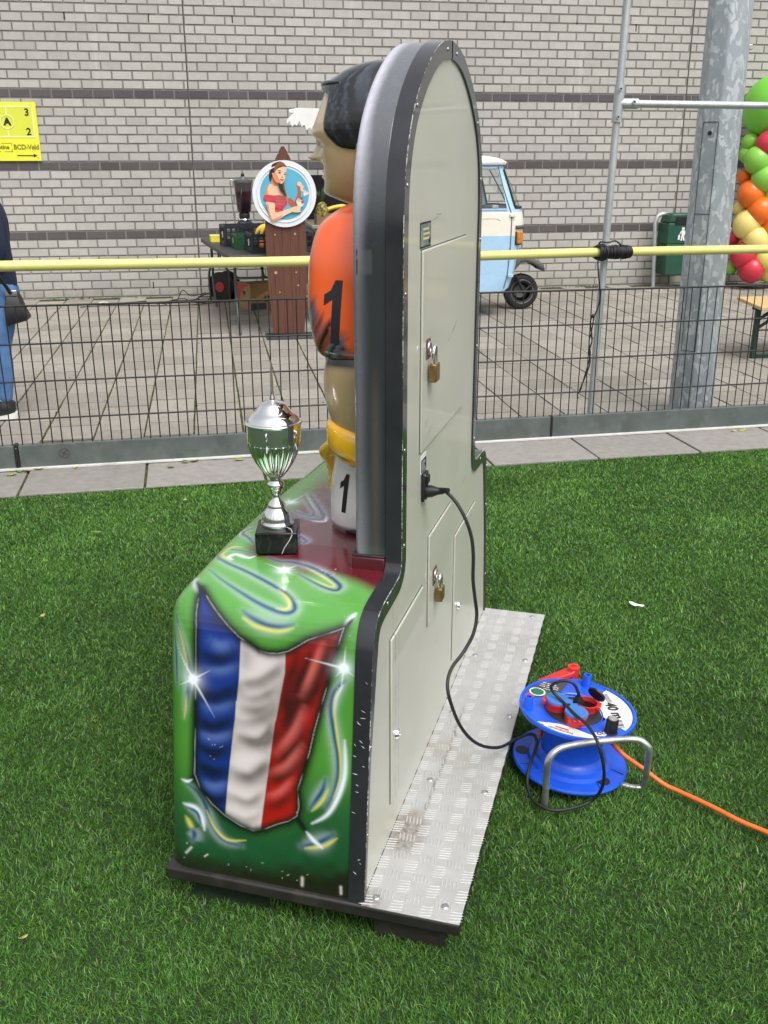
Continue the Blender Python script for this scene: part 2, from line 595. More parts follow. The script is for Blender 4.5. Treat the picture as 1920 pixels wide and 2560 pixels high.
# ---- brick wall
def brick_mat(name, c, rnd=.10):
    t = NT(name)
    oi = t.n('ShaderNodeObjectInfo'); ge = t.n('ShaderNodeNewGeometry')
    r = t.math('FRACT', t.math('ADD', oi.outputs['Random'], ge.outputs['Random Per Island']))
    wc = ge.outputs['Position']
    fine = t.noise(160, 4, .7, wc); mid = t.noise(14, 5, .6, wc)
    big = t.noise(1.1, 5, .6, wc, sc3=(1, 1, .35))
    col = t.ramp(mid, [(.3, tuple(x * .86 for x in c)), (.7, tuple(x * 1.1 for x in c))])
    col = t.mix(.5, col, t.ramp(fine, [(.3, tuple(x * .75 for x in c)), (.7, tuple(x * 1.18 for x in c))]))
    col = t.mix(t.ramp(big, [(.42, 0.0), (.72, .35)]), col, tuple(x * .66 for x in c))
    col = t.mix(t.ramp(t.noise(2.3, 6, .65, wc, sc3=(2.2, 2.2, .25)), [(.60, 0.0), (.74, .30)]), col, tuple(min(1, x * 1.5) for x in c))
    # patchy foot of the wall, darker and less blue
    sx = t.n('ShaderNodeSeparateXYZ'); t.l(wc, sx.inputs[0])
    foot = t.math('MULTIPLY', t.ramp(sx.outputs['Z'], [(.12, 1.0), (.42, 0.0)]), t.ramp(mid, [(.35, .2), (.65, .75)]))
    col = t.mix(foot, col, (c[0] * .62, c[1] * .60, c[2] * .50))
    val = t.math('ADD', t.math('MULTIPLY', r, 2 * rnd), 1 - rnd)
    m2 = t.n('ShaderNodeVectorMath', operation='SCALE'); t.l(col, m2.inputs[0]); t.l(val, m2.inputs['Scale'])
    t.set(Base_Color=m2.outputs[0], Roughness=.88, Specular_IOR_Level=.3)
    t.bump(fine, .3, .002)
    return t.m
BRICK = brick_mat('grey brick', (.465, .447, .42), .08)
DBRICK = brick_mat('anthracite brick', (.105, .098, .100), .16)
t = NT('mortar'); ge = t.n('ShaderNodeNewGeometry')
t.set(Base_Color=t.ramp(t.noise(3, 6, .6, ge.outputs['Position']), [(.3, (.175, .17, .16)), (.7, (.245, .237, .225))]), Roughness=.95)
MORTAR = t.m
WALL_D0, WALL_D1 = -8.2, 9.6
wall = thing('brick_wall', 'long pale grey brick wall with three dark brick bands at the back of the plaza', 'wall', pw(0, 0, 0), PY)
MB().b2(WALL_D0, WALL_D1, 0, .25, -.05, 4.2).build('mortar_bed', MORTAR, wall)
CH, BM = .0957, .2245
BH, BW = .0815, .2105
def brick_mesh(w, m):
    b = MB(); x, z, d, e = w / 2, BH / 2, .006, .003
    vs = [(-x, d + .004, -z), (x, d + .004, -z), (x, d + .004, z), (-x, d + .004, z), (-x + e, -.002, -z + e), (x - e, -.002, -z + e), (x - e, -.002, z - e), (-x + e, -.002, z - e)]
    vs = [(p[0], p[1] - .0045, p[2]) for p in vs]
    b.add(vs, [(4, 5, 6, 7), (0, 1, 5, 4), (1, 2, 6, 5), (2, 3, 7, 6), (3, 0, 4, 7)])
    return b
bm_full = {0: brick_mesh(BW, 0).mesh('brick', BRICK), 1: brick_mesh(BW, 0).mesh('brick', DBRICK)}
JOINTS = [-2.258, 3.83]
segs = [(WALL_D0, JOINTS[0] - .006), (JOINTS[0] + .006, JOINTS[1] - .006), (JOINTS[1] + .006, WALL_D1)]
bl = []
for row in range(-24, 19):
    z = 2.353 + row * CH
    dark = 1 if row in (0, -8, -16) else 0
    if z < .02: continue
    for si, (a, b) in enumerate(segs):
        start = {0: -3.986 - 24 * BM, 1: a, 2: a}[si] + (BM / 2 if row % 2 else 0) + {0: 0, 1: .0, 2: .07}[si]
        k = -1
        while True:
            x0 = start + k * BM + .006; x1 = x0 + BW; k += 1
            if x0 > b: break
            y0, y1 = max(x0, a), min(x1, b)
            if y1 - y0 < .02: continue
            bl.append(((y0 + y1) / 2, z, y1 - y0, dark))
def wpos(D, z): return pw(D, 0, z)
def hidden(D, z):
    # behind the kicking machine, the truck or the sign board
    if -1.0 < D < .95 and z < 3.0: return True
    if .5 < D < 1.25 and z < 1.6: return True
    return False
cand = sorted([i for i, b in enumerate(bl) if abs(b[2] - BW) < 1e-6 and visible(wpos(b[0], b[1])) and not hidden(b[0], b[1])], key=lambda i: (wpos(bl[i][0], bl[i][1]) - cam.location).length)
first = set(cand[:300])
restb = {0: MB(), 1: MB()}
for i, (D, z, w, dk) in enumerate(bl):
    jx, jy = rng.uniform(-.0012, .0012), rng.uniform(-.0015, .0015)
    if i in first:
        new_obj('brick', bm_full[dk], wall, (D + jx, jy, z), (0, rng.uniform(-.004, .004), 0))
    else:
        b = brick_mesh(w, 0)
        restb[dk].add([(p[0] + D + jx, p[1] + jy, p[2] + z) for p in b.v], b.f)
tag(restb[0].build('brick_field', BRICK, wall), kind='stuff')
tag(restb[1].build('dark_brick_field', DBRICK, wall), kind='stuff')
JMAT = M('joint sealant', (.055, .053, .05), .7, var=.3)
for j in JOINTS:
    MB().b2(j - .0045, j + .0045, -.003, .003, .0, 4.2).build('movement_joint', JMAT, wall)
for D, z in [(-4.44, 3.148), (-3.538, 3.148), (-2.632, 3.147), (-1.718, 3.138), (-1.043, 3.138), (-.25, 3.138), (.55, 3.138), (1.45, 3.138), (2.35, 3.138), (3.1, 3.138), (-4.64, .23), (-3.735, .236), (-2.821, .228)]:
    MB().b2(D - .0065, D + .0065, -.0055, .004, z - .042, z + .042).build('weep_hole', BLACKP, wall)

# ---- yellow direction sign on the wall
YEL = M('yellow sign', (.80, .80, .05), .4, var=.03)
YGR = M('yellow green print', (.66, .72, .06), .4, var=.03)
YPALE = M('pale yellow print', (.83, .82, .38), .4, var=.03)
OLIVE = M('olive print', (.20, .18, .01), .5)
SG = thing('direction_sign', 'yellow pitch map sign with letter A, numbers and arrow, mounted on the brick wall', 'sign', pw(-4.42, -.022, 1.953), PY)
MB().b2(-.475, .475, -.006, .006, -.309, .309).build('sign_plate', YEL, SG)
# local: x right, y into wall, z up ; right edge x=.475
def sgbox(n, x0, x1, z0, z1, m, y=-.0085): return MB().b2(x0, x1, y, -.006, z0, z1).build(n, m, SG)
sgbox('pitch_field', -.43, .43, -.055, .26, YGR)
for a in ((-.43, .435, .252, .268), (-.43, .435, -.063, -.047)): sgbox('pitch_line', *a, YPALE, -.0095)
sgbox('pitch_line', .422, .438, -.063, .268, YPALE, -.0098); sgbox('pitch_line', -.438, -.422, -.063, .268, YPALE, -.0098)
sgbox('pitch_line', .146, .158, .17, .252, YPALE, -.0095); sgbox('pitch_line', .146, .158, -.047, .03, YPALE, -.0095)
ring = MB(); ring.tube([(.152 + .071 * math.cos(k * .1963), -.0075, .10 + .071 * math.sin(k * .1963)) for k in range(32)], .0062, 6, closed=True); ring.build('centre_circle', YPALE, SG, smooth=60)
XR = (R(90), 0, 0)
text_mesh('letter', 'A', .105, BLK_INK, SG, (.152, -.0095, .10), XR, .006)
text_mesh('letter', '3', .105, BLK_INK, SG, (.372, -.0095, .198), XR, .003)
text_mesh('letter', '2', .105, BLK_INK, SG, (.372, -.0095, -.004), XR, .003)
text_mesh('lettering', 'Kantine', .058, OLIVE, SG, (.05, -.0075, -.165), XR, .002)
text_mesh('lettering', 'BCD-Veld', .072, OLIVE, SG, (.325, -.0075, -.165), XR, .002, xs=.92)
for a in ((-.06, .02, -.125, -.120), (.06, .172, -.125, -.120), (-.06, .045, -.213, -.208), (.085, .172, -.213, -.208), (.167, .172, -.213, -.182), (.167, .172, -.148, -.120)): sgbox('dashed_frame', *a, OLIVE, -.0075)
sgbox('arrow', .215, .40, -.258, -.248, BLK_INK)
MB().prism([(.395, -.272), (.395, -.234), (.435, -.253)], lambda a, b: (a, -.0085, b), lambda a, b: (a, -.006, b)).build('arrow_head', BLK_INK, SG)
MB().cyl((.44, -.009, -.277), (.44, -.005, -.277), .006, n=10).build('screw', OLIVE, SG)

# ---- mesh fence with recycled plastic board
FENCEM = M('black fence wire', (.012, .013, .014), .4, var=.1)
BOARD = M('dark green grey board', (.090, .106, .102), .55, var=.22, scale=7, bump=.1, bscale=30, dirt=(.13, .145, .138), dscale=9, damt=.5)
fence = thing('mesh_fence', 'black welded wire fence standing on a grey green board between turf and plaza', 'fence', fw(0, 0, 0), FY)
for k in range(-44, 66):
    pass
wire_me = MB().tube([(0, 0, .14), (0, 0, .30), (0, 0, .505), (0, 0, .705), (0, 0, .905)], .0033, 6).mesh('wire', FENCEM, 60)
for k in range(-24, 88):
    D = -1.805 + k * .05275
    o = new_obj('wire', wire_me, fence, (D + rng.uniform(-.0012, .0012), .02, 0), (0, rng.uniform(-.004, .004), 0))
for z, r in ((.904, .0058), (.705, .0047), (.505, .0047), (.30, .0047)):
    for a, b in ((-3.3, 3.3),):
        pts = [(x, .02 + (-.0065 if r < .005 else 0), z + .0015 * math.sin(x * 2.1)) for x in np.linspace(a, b, 30)]
        MB().tube(pts, r, 8).build('rail', FENCEM, fence, smooth=60)
for a, b in ((-4.6, -2.062), (-2.038, 1.031), (1.045, 4.2)):
    MB().b2(a, b, 0, .045, .03, .158).build('board', BOARD, fence, bevel=.003)
MB().b2(-2.061, -2.039, -.004, .04, .03, .166).build('connector', BLACKM, fence, bevel=.002)
MB().cyl((-2.05, -.007, .145), (-2.05, -.003, .145), .004, n=8).build('screw', STEEL, fence)
MB().b2(1.0325, 1.0435, -.002, .04, .03, .160).build('connector', BLACKM, fence)
WSTRIP = M('white strip', (.62, .62, .60), .45, var=.12, scale=4, dirt=(.35, .34, .31), dscale=6, damt=.55)
MB().b2(-4.6, 4.2, -.016, .03, .021, .034).build('white_strip', WSTRIP, fence, bevel=.002)
# faded round mark on the board
LOGO = M('faded brown mark', (.095, .075, .068), .6)
b = MB(); cx, cz = -1.80, .105
for rr in (.027,): b.tube([(cx + rr * math.cos(k * .2618), -.001, cz + rr * math.sin(k * .2618)) for k in range(24)], .0022, 6, closed=True)
for s_ in (-1, 1):
    b.tube(spline([(cx - .018, -.001, cz + s_ * .012 - .006), (cx - .004, -.001, cz + s_ * .006 - .004), (cx + .004, -.001, cz + s_ * .006 + .004), (cx + .018, -.001, cz + s_ * .012 + .006)], 4), .003, 6)
b.build('round_mark', LOGO, fence, smooth=60)

# ---- galvanised tube frame behind the fence
t = NT('galvanised tube'); f = t.noise(18, 6, .7, sc3=(1, 1, .3))
t.set(Base_Color=t.ramp(f, [(.3, (.42, .45, .47)), (.7, (.60, .63, .65))]), Metallic=.6, Roughness=t.ramp(t.noise(40, 4), [(.3, .38), (.7, .6)])); t.bump(t.noise(90, 3), .12)
GALV = t.m
t = NT('spangled zinc'); co = t.coord()
vo = t.n('ShaderNodeTexVoronoi'); vo.inputs['Scale'].default_value = 46; vo.inputs['Randomness'].default_value = 1
mp = t.n('ShaderNodeMapping'); mp.inputs['Scale'].default_value = (1, 1, .55); t.l(co, mp.inputs['Vector'])
nz = t.noise(7, 5, .6, mp.outputs[0]); add = t.n('ShaderNodeVectorMath', operation='ADD')
nc = t.n('ShaderNodeTexNoise'); nc.inputs['Scale'].default_value = 9; nc.inputs['Detail'].default_value = 5; t.l(mp.outputs[0], nc.inputs['Vector'])
sc_ = t.n('ShaderNodeVectorMath', operation='SCALE'); t.l(nc.outputs['Color'], sc_.inputs[0]); sc_.inputs['Scale'].default_value = .14
t.l(mp.outputs[0], add.inputs[0]); t.l(sc_.outputs[0], add.inputs[1]); t.l(add.outputs[0], vo.inputs['Vector'])
sx = t.n('ShaderNodeSeparateXYZ'); t.l(vo.outputs['Color'], sx.inputs[0])
c = t.ramp(sx.outputs[0], [(.0, (.35, .39, .43)), (.55, (.39, .43, .47)), (.70, (.44, .48, .51)), (.85, (.62, .66, .69))])
c = t.mix(t.ramp(nz, [(.35, .5), (.6, 0.0)]), c, (.36, .40, .435))
t.set(Base_Color=c, Metallic=.25, Roughness=t.ramp(sx.outputs[1], [(.0, .36), (1, .6)]))
SPANG = t.m

TF = thing('tube_frame', 'thin galvanised tube post with a clamped cross tube behind the fence', 'post', (1.277, 5.823, 0), 0)
MB().tube([(0, 0, .0), (.022, .003, 1.2), (.052, .006, 2.9)], .0212, 20).build('post', GALV, TF, smooth=50)
fz = 1.925
b = MB(); b.cyl((.034, .004, fz - .105), (.038, .004, fz + .085), .028, n=24); b.cyl((.036, .004, fz - .012), (.036 + .11, .02, fz - .012), .028, n=24)
b.cyl((.034, .004, fz - .108), (.034, .004, fz - .1), .0305, n=24)
b.build('clamp_fitting', GALV, TF, smooth=50)
for p, d in (((.036, -.024, fz + .062), (0, -1, 0)), ((.033, -.024, fz - .082), (0, -1, 0)), ((.118, -.012, fz - .004), (.12, -1, 0))):
    p = Vector(p); d = Vector(d).normalized()
    b = MB(); b.cyl(p, p + d * .010, .0105, n=14); b.cur = 1; b.cyl(p + d * .008, p + d * .0108, .006, n=6); b.build('set_screw', [GALV, BLACKP], TF, smooth=50)
MB().tube([(.10, .014, fz - .012), (1.6, .30, fz - .02)], .0205, 20).build('cross_tube', GALV, TF, smooth=50)

YPIPE = M('pale yellow pvc', (.69, .665, .215), .38, var=.06, scale=5, dirt=(.50, .47, .18), dscale=14, damt=.62)
p_ = [(-2.6, 4.60, 1.141), (-1.877, 4.85, 1.134), (-1.149, 5.1, 1.121), (-.398, 5.33, 1.111), (.534, 5.58, 1.113), (1.239, 5.765, 1.115), (1.774, 5.93, 1.110), (2.376, 6.12, 1.102), (3.0, 6.31, 1.095)]
pipe = MB().tube(spline(p_, 5), .0262, 20).build('yellow_tube', YPIPE, smooth=50)
tag(pipe, 'long pale yellow plastic tube running level in front of the wire fence', 'tube')
# black lead wrapped round tube and post
CB = thing('black_lead', 'black cable knotted round the yellow tube and post with a loose end hanging', 'cable', (1.27, 5.765, 1.115), 0)
b = MB()
dirp = Vector((.535, .165, -.005)).normalized(); per = Vector((-.295, .955, 0)).normalized()
def wrapring(s0, rad, tilt, n=20, rr=.0048):
    pts = []
    for k in range(n):
        a = 2 * math.pi * k / n
        o = per * math.cos(a) * rad + Vector((0, 0, 1)) * math.sin(a) * rad
        pts.append(dirp * (s0 + tilt * math.cos(a)) + o)
    b.tube(pts, rr, 8, closed=True)
for i in range(9): wrapring(-.03 + .005 * i + rng.uniform(-.004, .004), .036 + .004 * (i % 3), rng.uniform(-.02, .02), rr=.006)
for i in range(30): wrapring(.045 + .0045 * i + rng.uniform(-.002, .002), .0315 + rng.uniform(0, .003), rng.uniform(-.012, .012))
for i in range(5): wrapring(.06 + .024 * i, .038, .02 * (-1) ** i, rr=.004)
b.tube(spline([(-.03, -.03, .05), (-.02, -.04, .062), (.02, -.04, .058), (.06, -.03, .066), (.09, -.03, .05), (.10, -.02, .035)], 5), .005, 8)
b.build('wrap', BLACKP, CB, smooth=60)
off_ = Vector((1.27, 5.765, 1.115))
hp = [(1.243, 5.735, 1.09), (1.243, 5.732, 1.038), (1.262, 5.73, .917), (1.266, 5.73, .84), (1.247, 5.73, .768), (1.228, 5.73, .752), (1.222, 5.73, .71), (1.238, 5.73, .612), (1.226, 5.73, .55), (1.236, 5.73, .49), (1.228, 5.73, .44), (1.205, 5.73, .37), (1.178, 5.73, .29)]
b = MB().tube([Vector(p) - off_ for p in spline(hp, 5)], .0042, 8)
b.ball(Vector((1.235, 5.729, .755)) - off_, .012, 10, 8)
b.tube([Vector(p) - off_ for p in spline([(1.24, 5.732, .745), (1.232, 5.733, .66), (1.222, 5.732, .6), (1.234, 5.732, .52), (1.21, 5.733, .40), (1.19, 5.732, .31), (1.172, 5.73, .285), (1.18, 5.73, .262)], 5)], .0035, 8)
b.build('loose_end', BLACKP, CB, smooth=60)

# ---- big octagonal lamp post
LP = thing('lamp_post', 'thick spangled galvanised eight sided lamp post with a service door', 'lamp post', (2.066, 6.35, zg(-6.5)), R(6))
b = MB(); oct_ = lambda r, z, tx=0: [((r * math.cos(R(22.5 + 45 * k))) + tx, r * math.sin(R(22.5 + 45 * k)), z) for k in range(8)]
R0_, R1_ = .1455, .118
vs = oct_(R0_, -.05) + oct_(R1_, 4.5, -.03)
b.add(vs, [tuple(range(7, -1, -1)), tuple(range(8, 16))] + [(k, (k + 1) % 8, 8 + (k + 1) % 8, 8 + k) for k in range(8)])
b.build('shaft', SPANG, LP, bevel=.012, segs=3)
# service door on the front-left facet
ang = R(-112.5 - 22.5 + 22.5)
def facet(zz_, r_off, t_):
    rr = (R0_ + (R1_ - R0_) * (zz_ + .05) / 4.55) * math.cos(R(22.5)) + r_off
    cx = -.03 * (zz_ + .05) / 4.55
    a = R(-112.5 - 22.5)
    return (rr * math.cos(a) - t_ * math.sin(a) + cx, rr * math.sin(a) + t_ * math.cos(a), zz_)
b = MB(); z0, z1, w = .45, 1.83, .045
for (za, zb, wa, wb) in ((z0, z1, -w - .003, -w), (z0, z1, w, w + .003)):
    b.add([facet(za, .0005, wa), facet(za, .0005, wb), facet(zb, .0005, wb), facet(zb, .0005, wa), facet(za, .003, wa), facet(za, .003, wb), facet(zb, .003, wb), facet(zb, .003, wa)], [(0, 1, 2, 3), (7, 6, 5, 4), (0, 4, 5, 1), (1, 5, 6, 2), (2, 6, 7, 3), (3, 7, 4, 0)])
for z_ in (z0, z1, 1.3):
    b.add([facet(z_, .0005, -w), facet(z_, .0005, w), facet(z_ + .004, .0005, w), facet(z_ + .004, .0005, -w), facet(z_, .003, -w), facet(z_, .003, w), facet(z_ + .004, .003, w), facet(z_ + .004, .003, -w)], [(0, 1, 2, 3), (7, 6, 5, 4), (0, 4, 5, 1), (1, 5, 6, 2), (2, 6, 7, 3), (3, 7, 4, 0)])
b.build('door_gap', M('dark zinc gap', (.06, .065, .07), .6), LP)
p = Vector(facet(1.77, 0, 0)); q = Vector(facet(1.77, .008, 0))
MB().cyl(p, q, .012, n=12).build('door_lock', BLACKM, LP)
for a_, z_ in ((-5, 2.25), (-5, 1.2), (180, 1.75), (180, .36), (0, .36)):
    rr = .125; p = Vector((rr * math.cos(R(a_)), rr * math.sin(R(a_)), z_))
    MB().box(p, (.03, .018, .03), R(a_)).build('bolt', STEEL, LP, bevel=.003)
# ================================================================== PLAZA OBJECTS (frame: D along wall, N towards wall, z up)
def pthing(name, label, cat, D, N, z=None, rz=0.0, group=None):
    return thing(name, label, cat, pw(D, N, z), PY + rz, group)

# ---- surfboard shaped sign of brown planks with a round picture
def wood(name, c, dark):
    t = NT(name); ge = t.n('ShaderNodeNewGeometry'); oi = t.n('ShaderNodeObjectInfo')
    r = t.math('MULTIPLY', oi.outputs['Random'], 30.0)
    co = t.coord(); ad = t.n('ShaderNodeVectorMath', operation='ADD'); t.l(co, ad.inputs[0])
    cb = t.n('ShaderNodeCombineXYZ'); t.l(r, cb.inputs[0]); t.l(cb.outputs[0], ad.inputs[1])
    g1 = t.noise(9, 6, .65, ad.outputs[0], 1.5, (6, 6, .35)); g2 = t.noise(40, 4, .6, ad.outputs[0], 0, (4, 4, .2))
    cc = t.ramp(g1, [(.25, dark), (.55, c), (.8, tuple(x * 1.35 for x in c))])
    cc = t.mix(.5, cc, t.ramp(g2, [(.35, dark), (.65, c)]))
    cc = t.mix(t.ramp(t.noise(5.5, 3, .5), [(.70, 0.0), (.74, .8)]), cc, (.30, .16, .07))
    t.set(Base_Color=cc, Roughness=.55); t.bump(g2, .2, .002)
    return t.m
SURF = wood('dark red stained wood', (.135, .050, .030), (.060, .022, .015))
SB = pthing('surfboard_sign', 'dark wooden surfboard shaped sign with a round picture of a woman holding an ice cream', 'sign', -1.428, -2.95)
zb = zg(-2.95)
sil = [(-.0, 1.72), (.03, 1.67), (.075, 1.58), (.11, 1.50), (.14, 1.40), (.165, 1.30), (.178, 1.15), (.184, 1.0), (.186, .8), (.184, .6), (.176, .42), (.165, .28), (.155, .16), (.148, .055)]
def halfw(z):
    for (w0, z0), (w1, z1) in zip(sil[:-1], sil[1:]):
        if z <= z0 and z >= z1: return w0 + (w1 - w0) * (z0 - z) / (z0 - z1)
    return sil[-1][0]
def topz(x):
    x = abs(x)
    for (w0, z0), (w1, z1) in zip(sil[:8], sil[1:9]):
        if w0 <= x <= w1: return z0 + (z1 - z0) * (x - w0) / max(1e-6, w1 - w0)
    return .8
edges_x = [-.19, -.112, -.036, .040, .115, .19]
for a, b in zip(edges_x[:-1], edges_x[1:]):
    a_, b_ = a + .0005, b - .0005
    L, Rr = [], []
    zs = [1.72 - i * .0208 for i in range(82)]
    for z in zs:
        w = halfw(z)
        l, r = max(a_, -w), min(b_, w)
        if r - l > .001: L.append((l, z)); Rr.append((r, z))
    z_end = [.02 + .045 * (1 - abs(x) / .15) if abs(x) < .075 else .042 for x in (L[-1][0], Rr[-1][0])]
    poly = L[::-1] + Rr
    MB().prism(poly, lambda x, z: (x, -.016, z), lambda x, z: (x, .016, z)).build('plank', SURF, SB, bevel=.0012, segs=1)
SCR = M('pale knot screw', (.45, .33, .18), .4)
for x, z, r in ((-.10, .94, .008), (.085, .945, .010), (-.105, .60, .014), (.085, .60, .008), (.10, .48, .008), (-.075, .42, .007)):
    MB().cyl((x, -.0165, z), (x, -.0195, z), r, n=10).build('screw', SCR, SB)
MB().b2(-.20, .20, .018, .034, .25, .33).build('batten', SURF, SB)
MB().b2(-.22, .24, -.16, .17, .0, .014).build('foot_plate', M('dark steel plate', (.045, .048, .052), .45), SB, bevel=.002)
# picture
DISC = M('white sign disc', (.74, .77, .82), .35, var=.02)
PB = M('print sky blue', (.10, .42, .60), .4, var=.05)
pc = (-.0, 1.295)
def disc(n, r, y0, y1, m, par):
    return MB().cyl((pc[0], y0, pc[1]), (pc[0], y1, pc[1]), r, n=64).build(n, m, par, smooth=40)
dsc = disc('picture_disc', .288, -.042, -.022, DISC, SB)
b = MB(); b.tube([(pc[0] + .245 * math.cos(k * .0982), -.043, pc[1] + .245 * math.sin(k * .0982)) for k in range(64)], .006, 8, closed=True); b.build('moulding', DISC, dsc, smooth=60)
disc('blue_ground', .222, -.0435, -.041, PB, dsc)
SKL = M('print skin light', (.78, .52, .36), .45, var=.06, scale=40); SKM = M('print skin tan', (.66, .27, .14), .45, var=.08, scale=40); SKD = M('print skin shade', (.44, .11, .05), .45, var=.08)
HR = M('print dark hair', (.022, .02, .022), .45); HR2 = M('print auburn hair', (.26, .085, .035), .45, var=.2)
DR = M('print red dress', (.56, .055, .075), .45, var=.14, scale=60); DRD = M('print red shade', (.33, .03, .045), .45); LIP = M('print lips', (.42, .05, .06), .45)
CRM = M('print cream', (.80, .74, .64), .45); PNK = M('print pink', (.78, .40, .48), .45); GRN = M('print green', (.06, .22, .08), .45); EYE = M('print brown', (.07, .035, .03), .45)
def zpx(X, Y): return (((X / 9.217 + 620) - 709.5) * .00361, -((Y / 9.217 + 380) - 484) * .00343 + pc[1])
lay = [0]
def pic(n, pts, m, smooth=True):
    lay[0] += 1
    P = [zpx(*p) for p in pts]
    if smooth: P = [tuple(q) for q in spline(P, 4, True)]
    y = -.0445 - lay[0] * .0004
    return MB().prism(P, lambda a, b: (a, y, b), lambda a, b: (a, -.0425, b)).build(n, m, dsc)
pic('printed_hair', [(560, 290), (640, 240), (760, 215), (850, 270), (880, 330), (800, 340), (700, 420), (600, 480), (560, 560), (540, 620), (500, 680), (480, 560), (500, 440), (540, 380)], HR)
pic('printed_arm', [(890, 1080), (960, 1050), (1040, 1130), (1085, 1150), (1060, 1230), (980, 1260), (920, 1210)], SKD)
pic('printed_arm', [(1110, 700), (1160, 690), (1200, 780), (1200, 960), (1190, 1040), (1120, 1160), (1050, 1200), (1040, 1150), (1100, 1030), (1130, 880)], SKD)
pic('printed_hand', [(1120, 690), (1200, 680), (1230, 740), (1280, 800), (1250, 850), (1390, 930), (1400, 960), (1290, 920), (1200, 880), (1190, 800), (1130, 760)], SKL)
pic('printed_banana_peel', [(1260, 930), (1340, 930), (1380, 960), (1300, 1000), (1270, 1000)], CRM)
pic('printed_neck', [(560, 560), (700, 600), (760, 690), (720, 760), (740, 880), (860, 960), (900, 1060), (700, 1010), (500, 980), (380, 1000), (390, 880), (450, 760), (530, 700)], SKM)
pic('printed_shoulder', [(500, 720), (600, 770), (680, 780), (720, 880), (800, 980), (700, 1000), (520, 980), (450, 950), (440, 840)], SKL)
pic('printed_dress', [(340, 1020), (380, 970), (560, 990), (700, 985), (820, 1030), (880, 1110), (870, 1200), (780, 1310), (770, 1380), (590, 1380), (600, 1150), (460, 1140), (380, 1130), (330, 1070)], DR)
pic('printed_sleeve_shade', [(350, 1070), (450, 1120), (600, 1110), (600, 1150), (450, 1140), (380, 1130)], DRD)
pic('printed_waist_shade', [(595, 1260), (700, 1300), (770, 1290), (765, 1330), (600, 1310)], DRD)
for i in range(7):
    for j in range(6):
        X, Y = 640 + i * 34 + (j % 2) * 17, 1030 + j * 36
        if X < 860 - abs(j - 2) * 18: pic('printed_dot', [(X - 4, Y - 4), (X + 4, Y - 4), (X + 4, Y + 4), (X - 4, Y + 4)], CRM, False)
pic('printed_forearm', [(390, 1140), (500, 1150), (590, 1180), (590, 1370), (700, 1370), (900, 1310), (980, 1290), (1000, 1360), (860, 1430), (700, 1520), (560, 1580), (500, 1560), (460, 1440), (410, 1280)], SKL)
pic('printed_arm_shade', [(400, 1180), (440, 1190), (470, 1400), (520, 1530), (640, 1500), (760, 1440), (700, 1510), (560, 1582), (500, 1560), (455, 1430), (410, 1290)], SKM)
pic('printed_hand', [(970, 1290), (1080, 1250), (1140, 1230), (1190, 1250), (1180, 1310), (1170, 1340), (1200, 1370), (1100, 1385), (990, 1370)], SKL)
pic('printed_sundae', [(1090, 1120), (1150, 1070), (1240, 1120), (1260, 1180), (1220, 1250), (1130, 1240), (1100, 1190)], CRM)
pic('printed_scoop', [(1110, 1080), (1150, 1060), (1180, 1100), (1140, 1140)], PNK); pic('printed_berry', [(1195, 1120), (1250, 1110), (1260, 1170), (1210, 1180)], DR); pic('printed_leaf', [(1190, 1040), (1240, 1035), (1230, 1090), (1180, 1090)], GRN)
pic('printed_face', [(610, 500), (630, 430), (700, 370), (800, 330), (870, 350), (880, 430), (860, 540), (830, 640), (780, 710), (740, 715), (660, 660), (610, 580)], SKL)
pic('printed_cheek', [(605, 470), (660, 500), (690, 580), (740, 690), (690, 700), (640, 690), (600, 640), (570, 560), (550, 480)], SKM)
pic('printed_fringe', [(640, 290), (720, 230), (800, 230), (880, 310), (860, 335), (780, 300), (700, 350), (630, 430), (590, 430)], HR2)
pic('printed_eye', [(690, 465), (725, 450), (755, 475), (720, 490)], EYE); pic('printed_eye', [(820, 500), (850, 490), (870, 510), (845, 520)], EYE)
pic('printed_brow', [(670, 430), (730, 415), (770, 440), (730, 428)], HR); pic('printed_brow', [(830, 470), (860, 458), (880, 472), (860, 468)], HR)
pic('printed_lips', [(725, 610), (770, 618), (815, 620), (780, 648), (745, 640)], LIP); pic('printed_nose_shade', [(775, 545), (805, 570), (780, 580), (760, 565)], SKM)
pic('printed_braid', [(700, 720), (760, 730), (790, 830), (830, 940), (870, 1000), (850, 1000), (790, 930), (740, 890), (705, 790)], HR); pic('printed_braid', [(790, 720), (825, 690), (830, 780), (840, 880), (870, 990), (840, 950), (800, 830)], HR2)

# ---- long black folding table
TBL = M('dark grey table top', (.040, .041, .042), .5, var=.1, bump=.08, bscale=200)
TLEG = M('grey steel tube', (.055, .06, .065), .4)
TR = math.atan2(.26, 2.35)          # the long axis runs towards the wall, turned a little
TT = pthing('folding_table', 'long dark folding table with bent steel legs standing against the brick wall', 'table', -1.72, -1.67, zg(-1.67), TR)
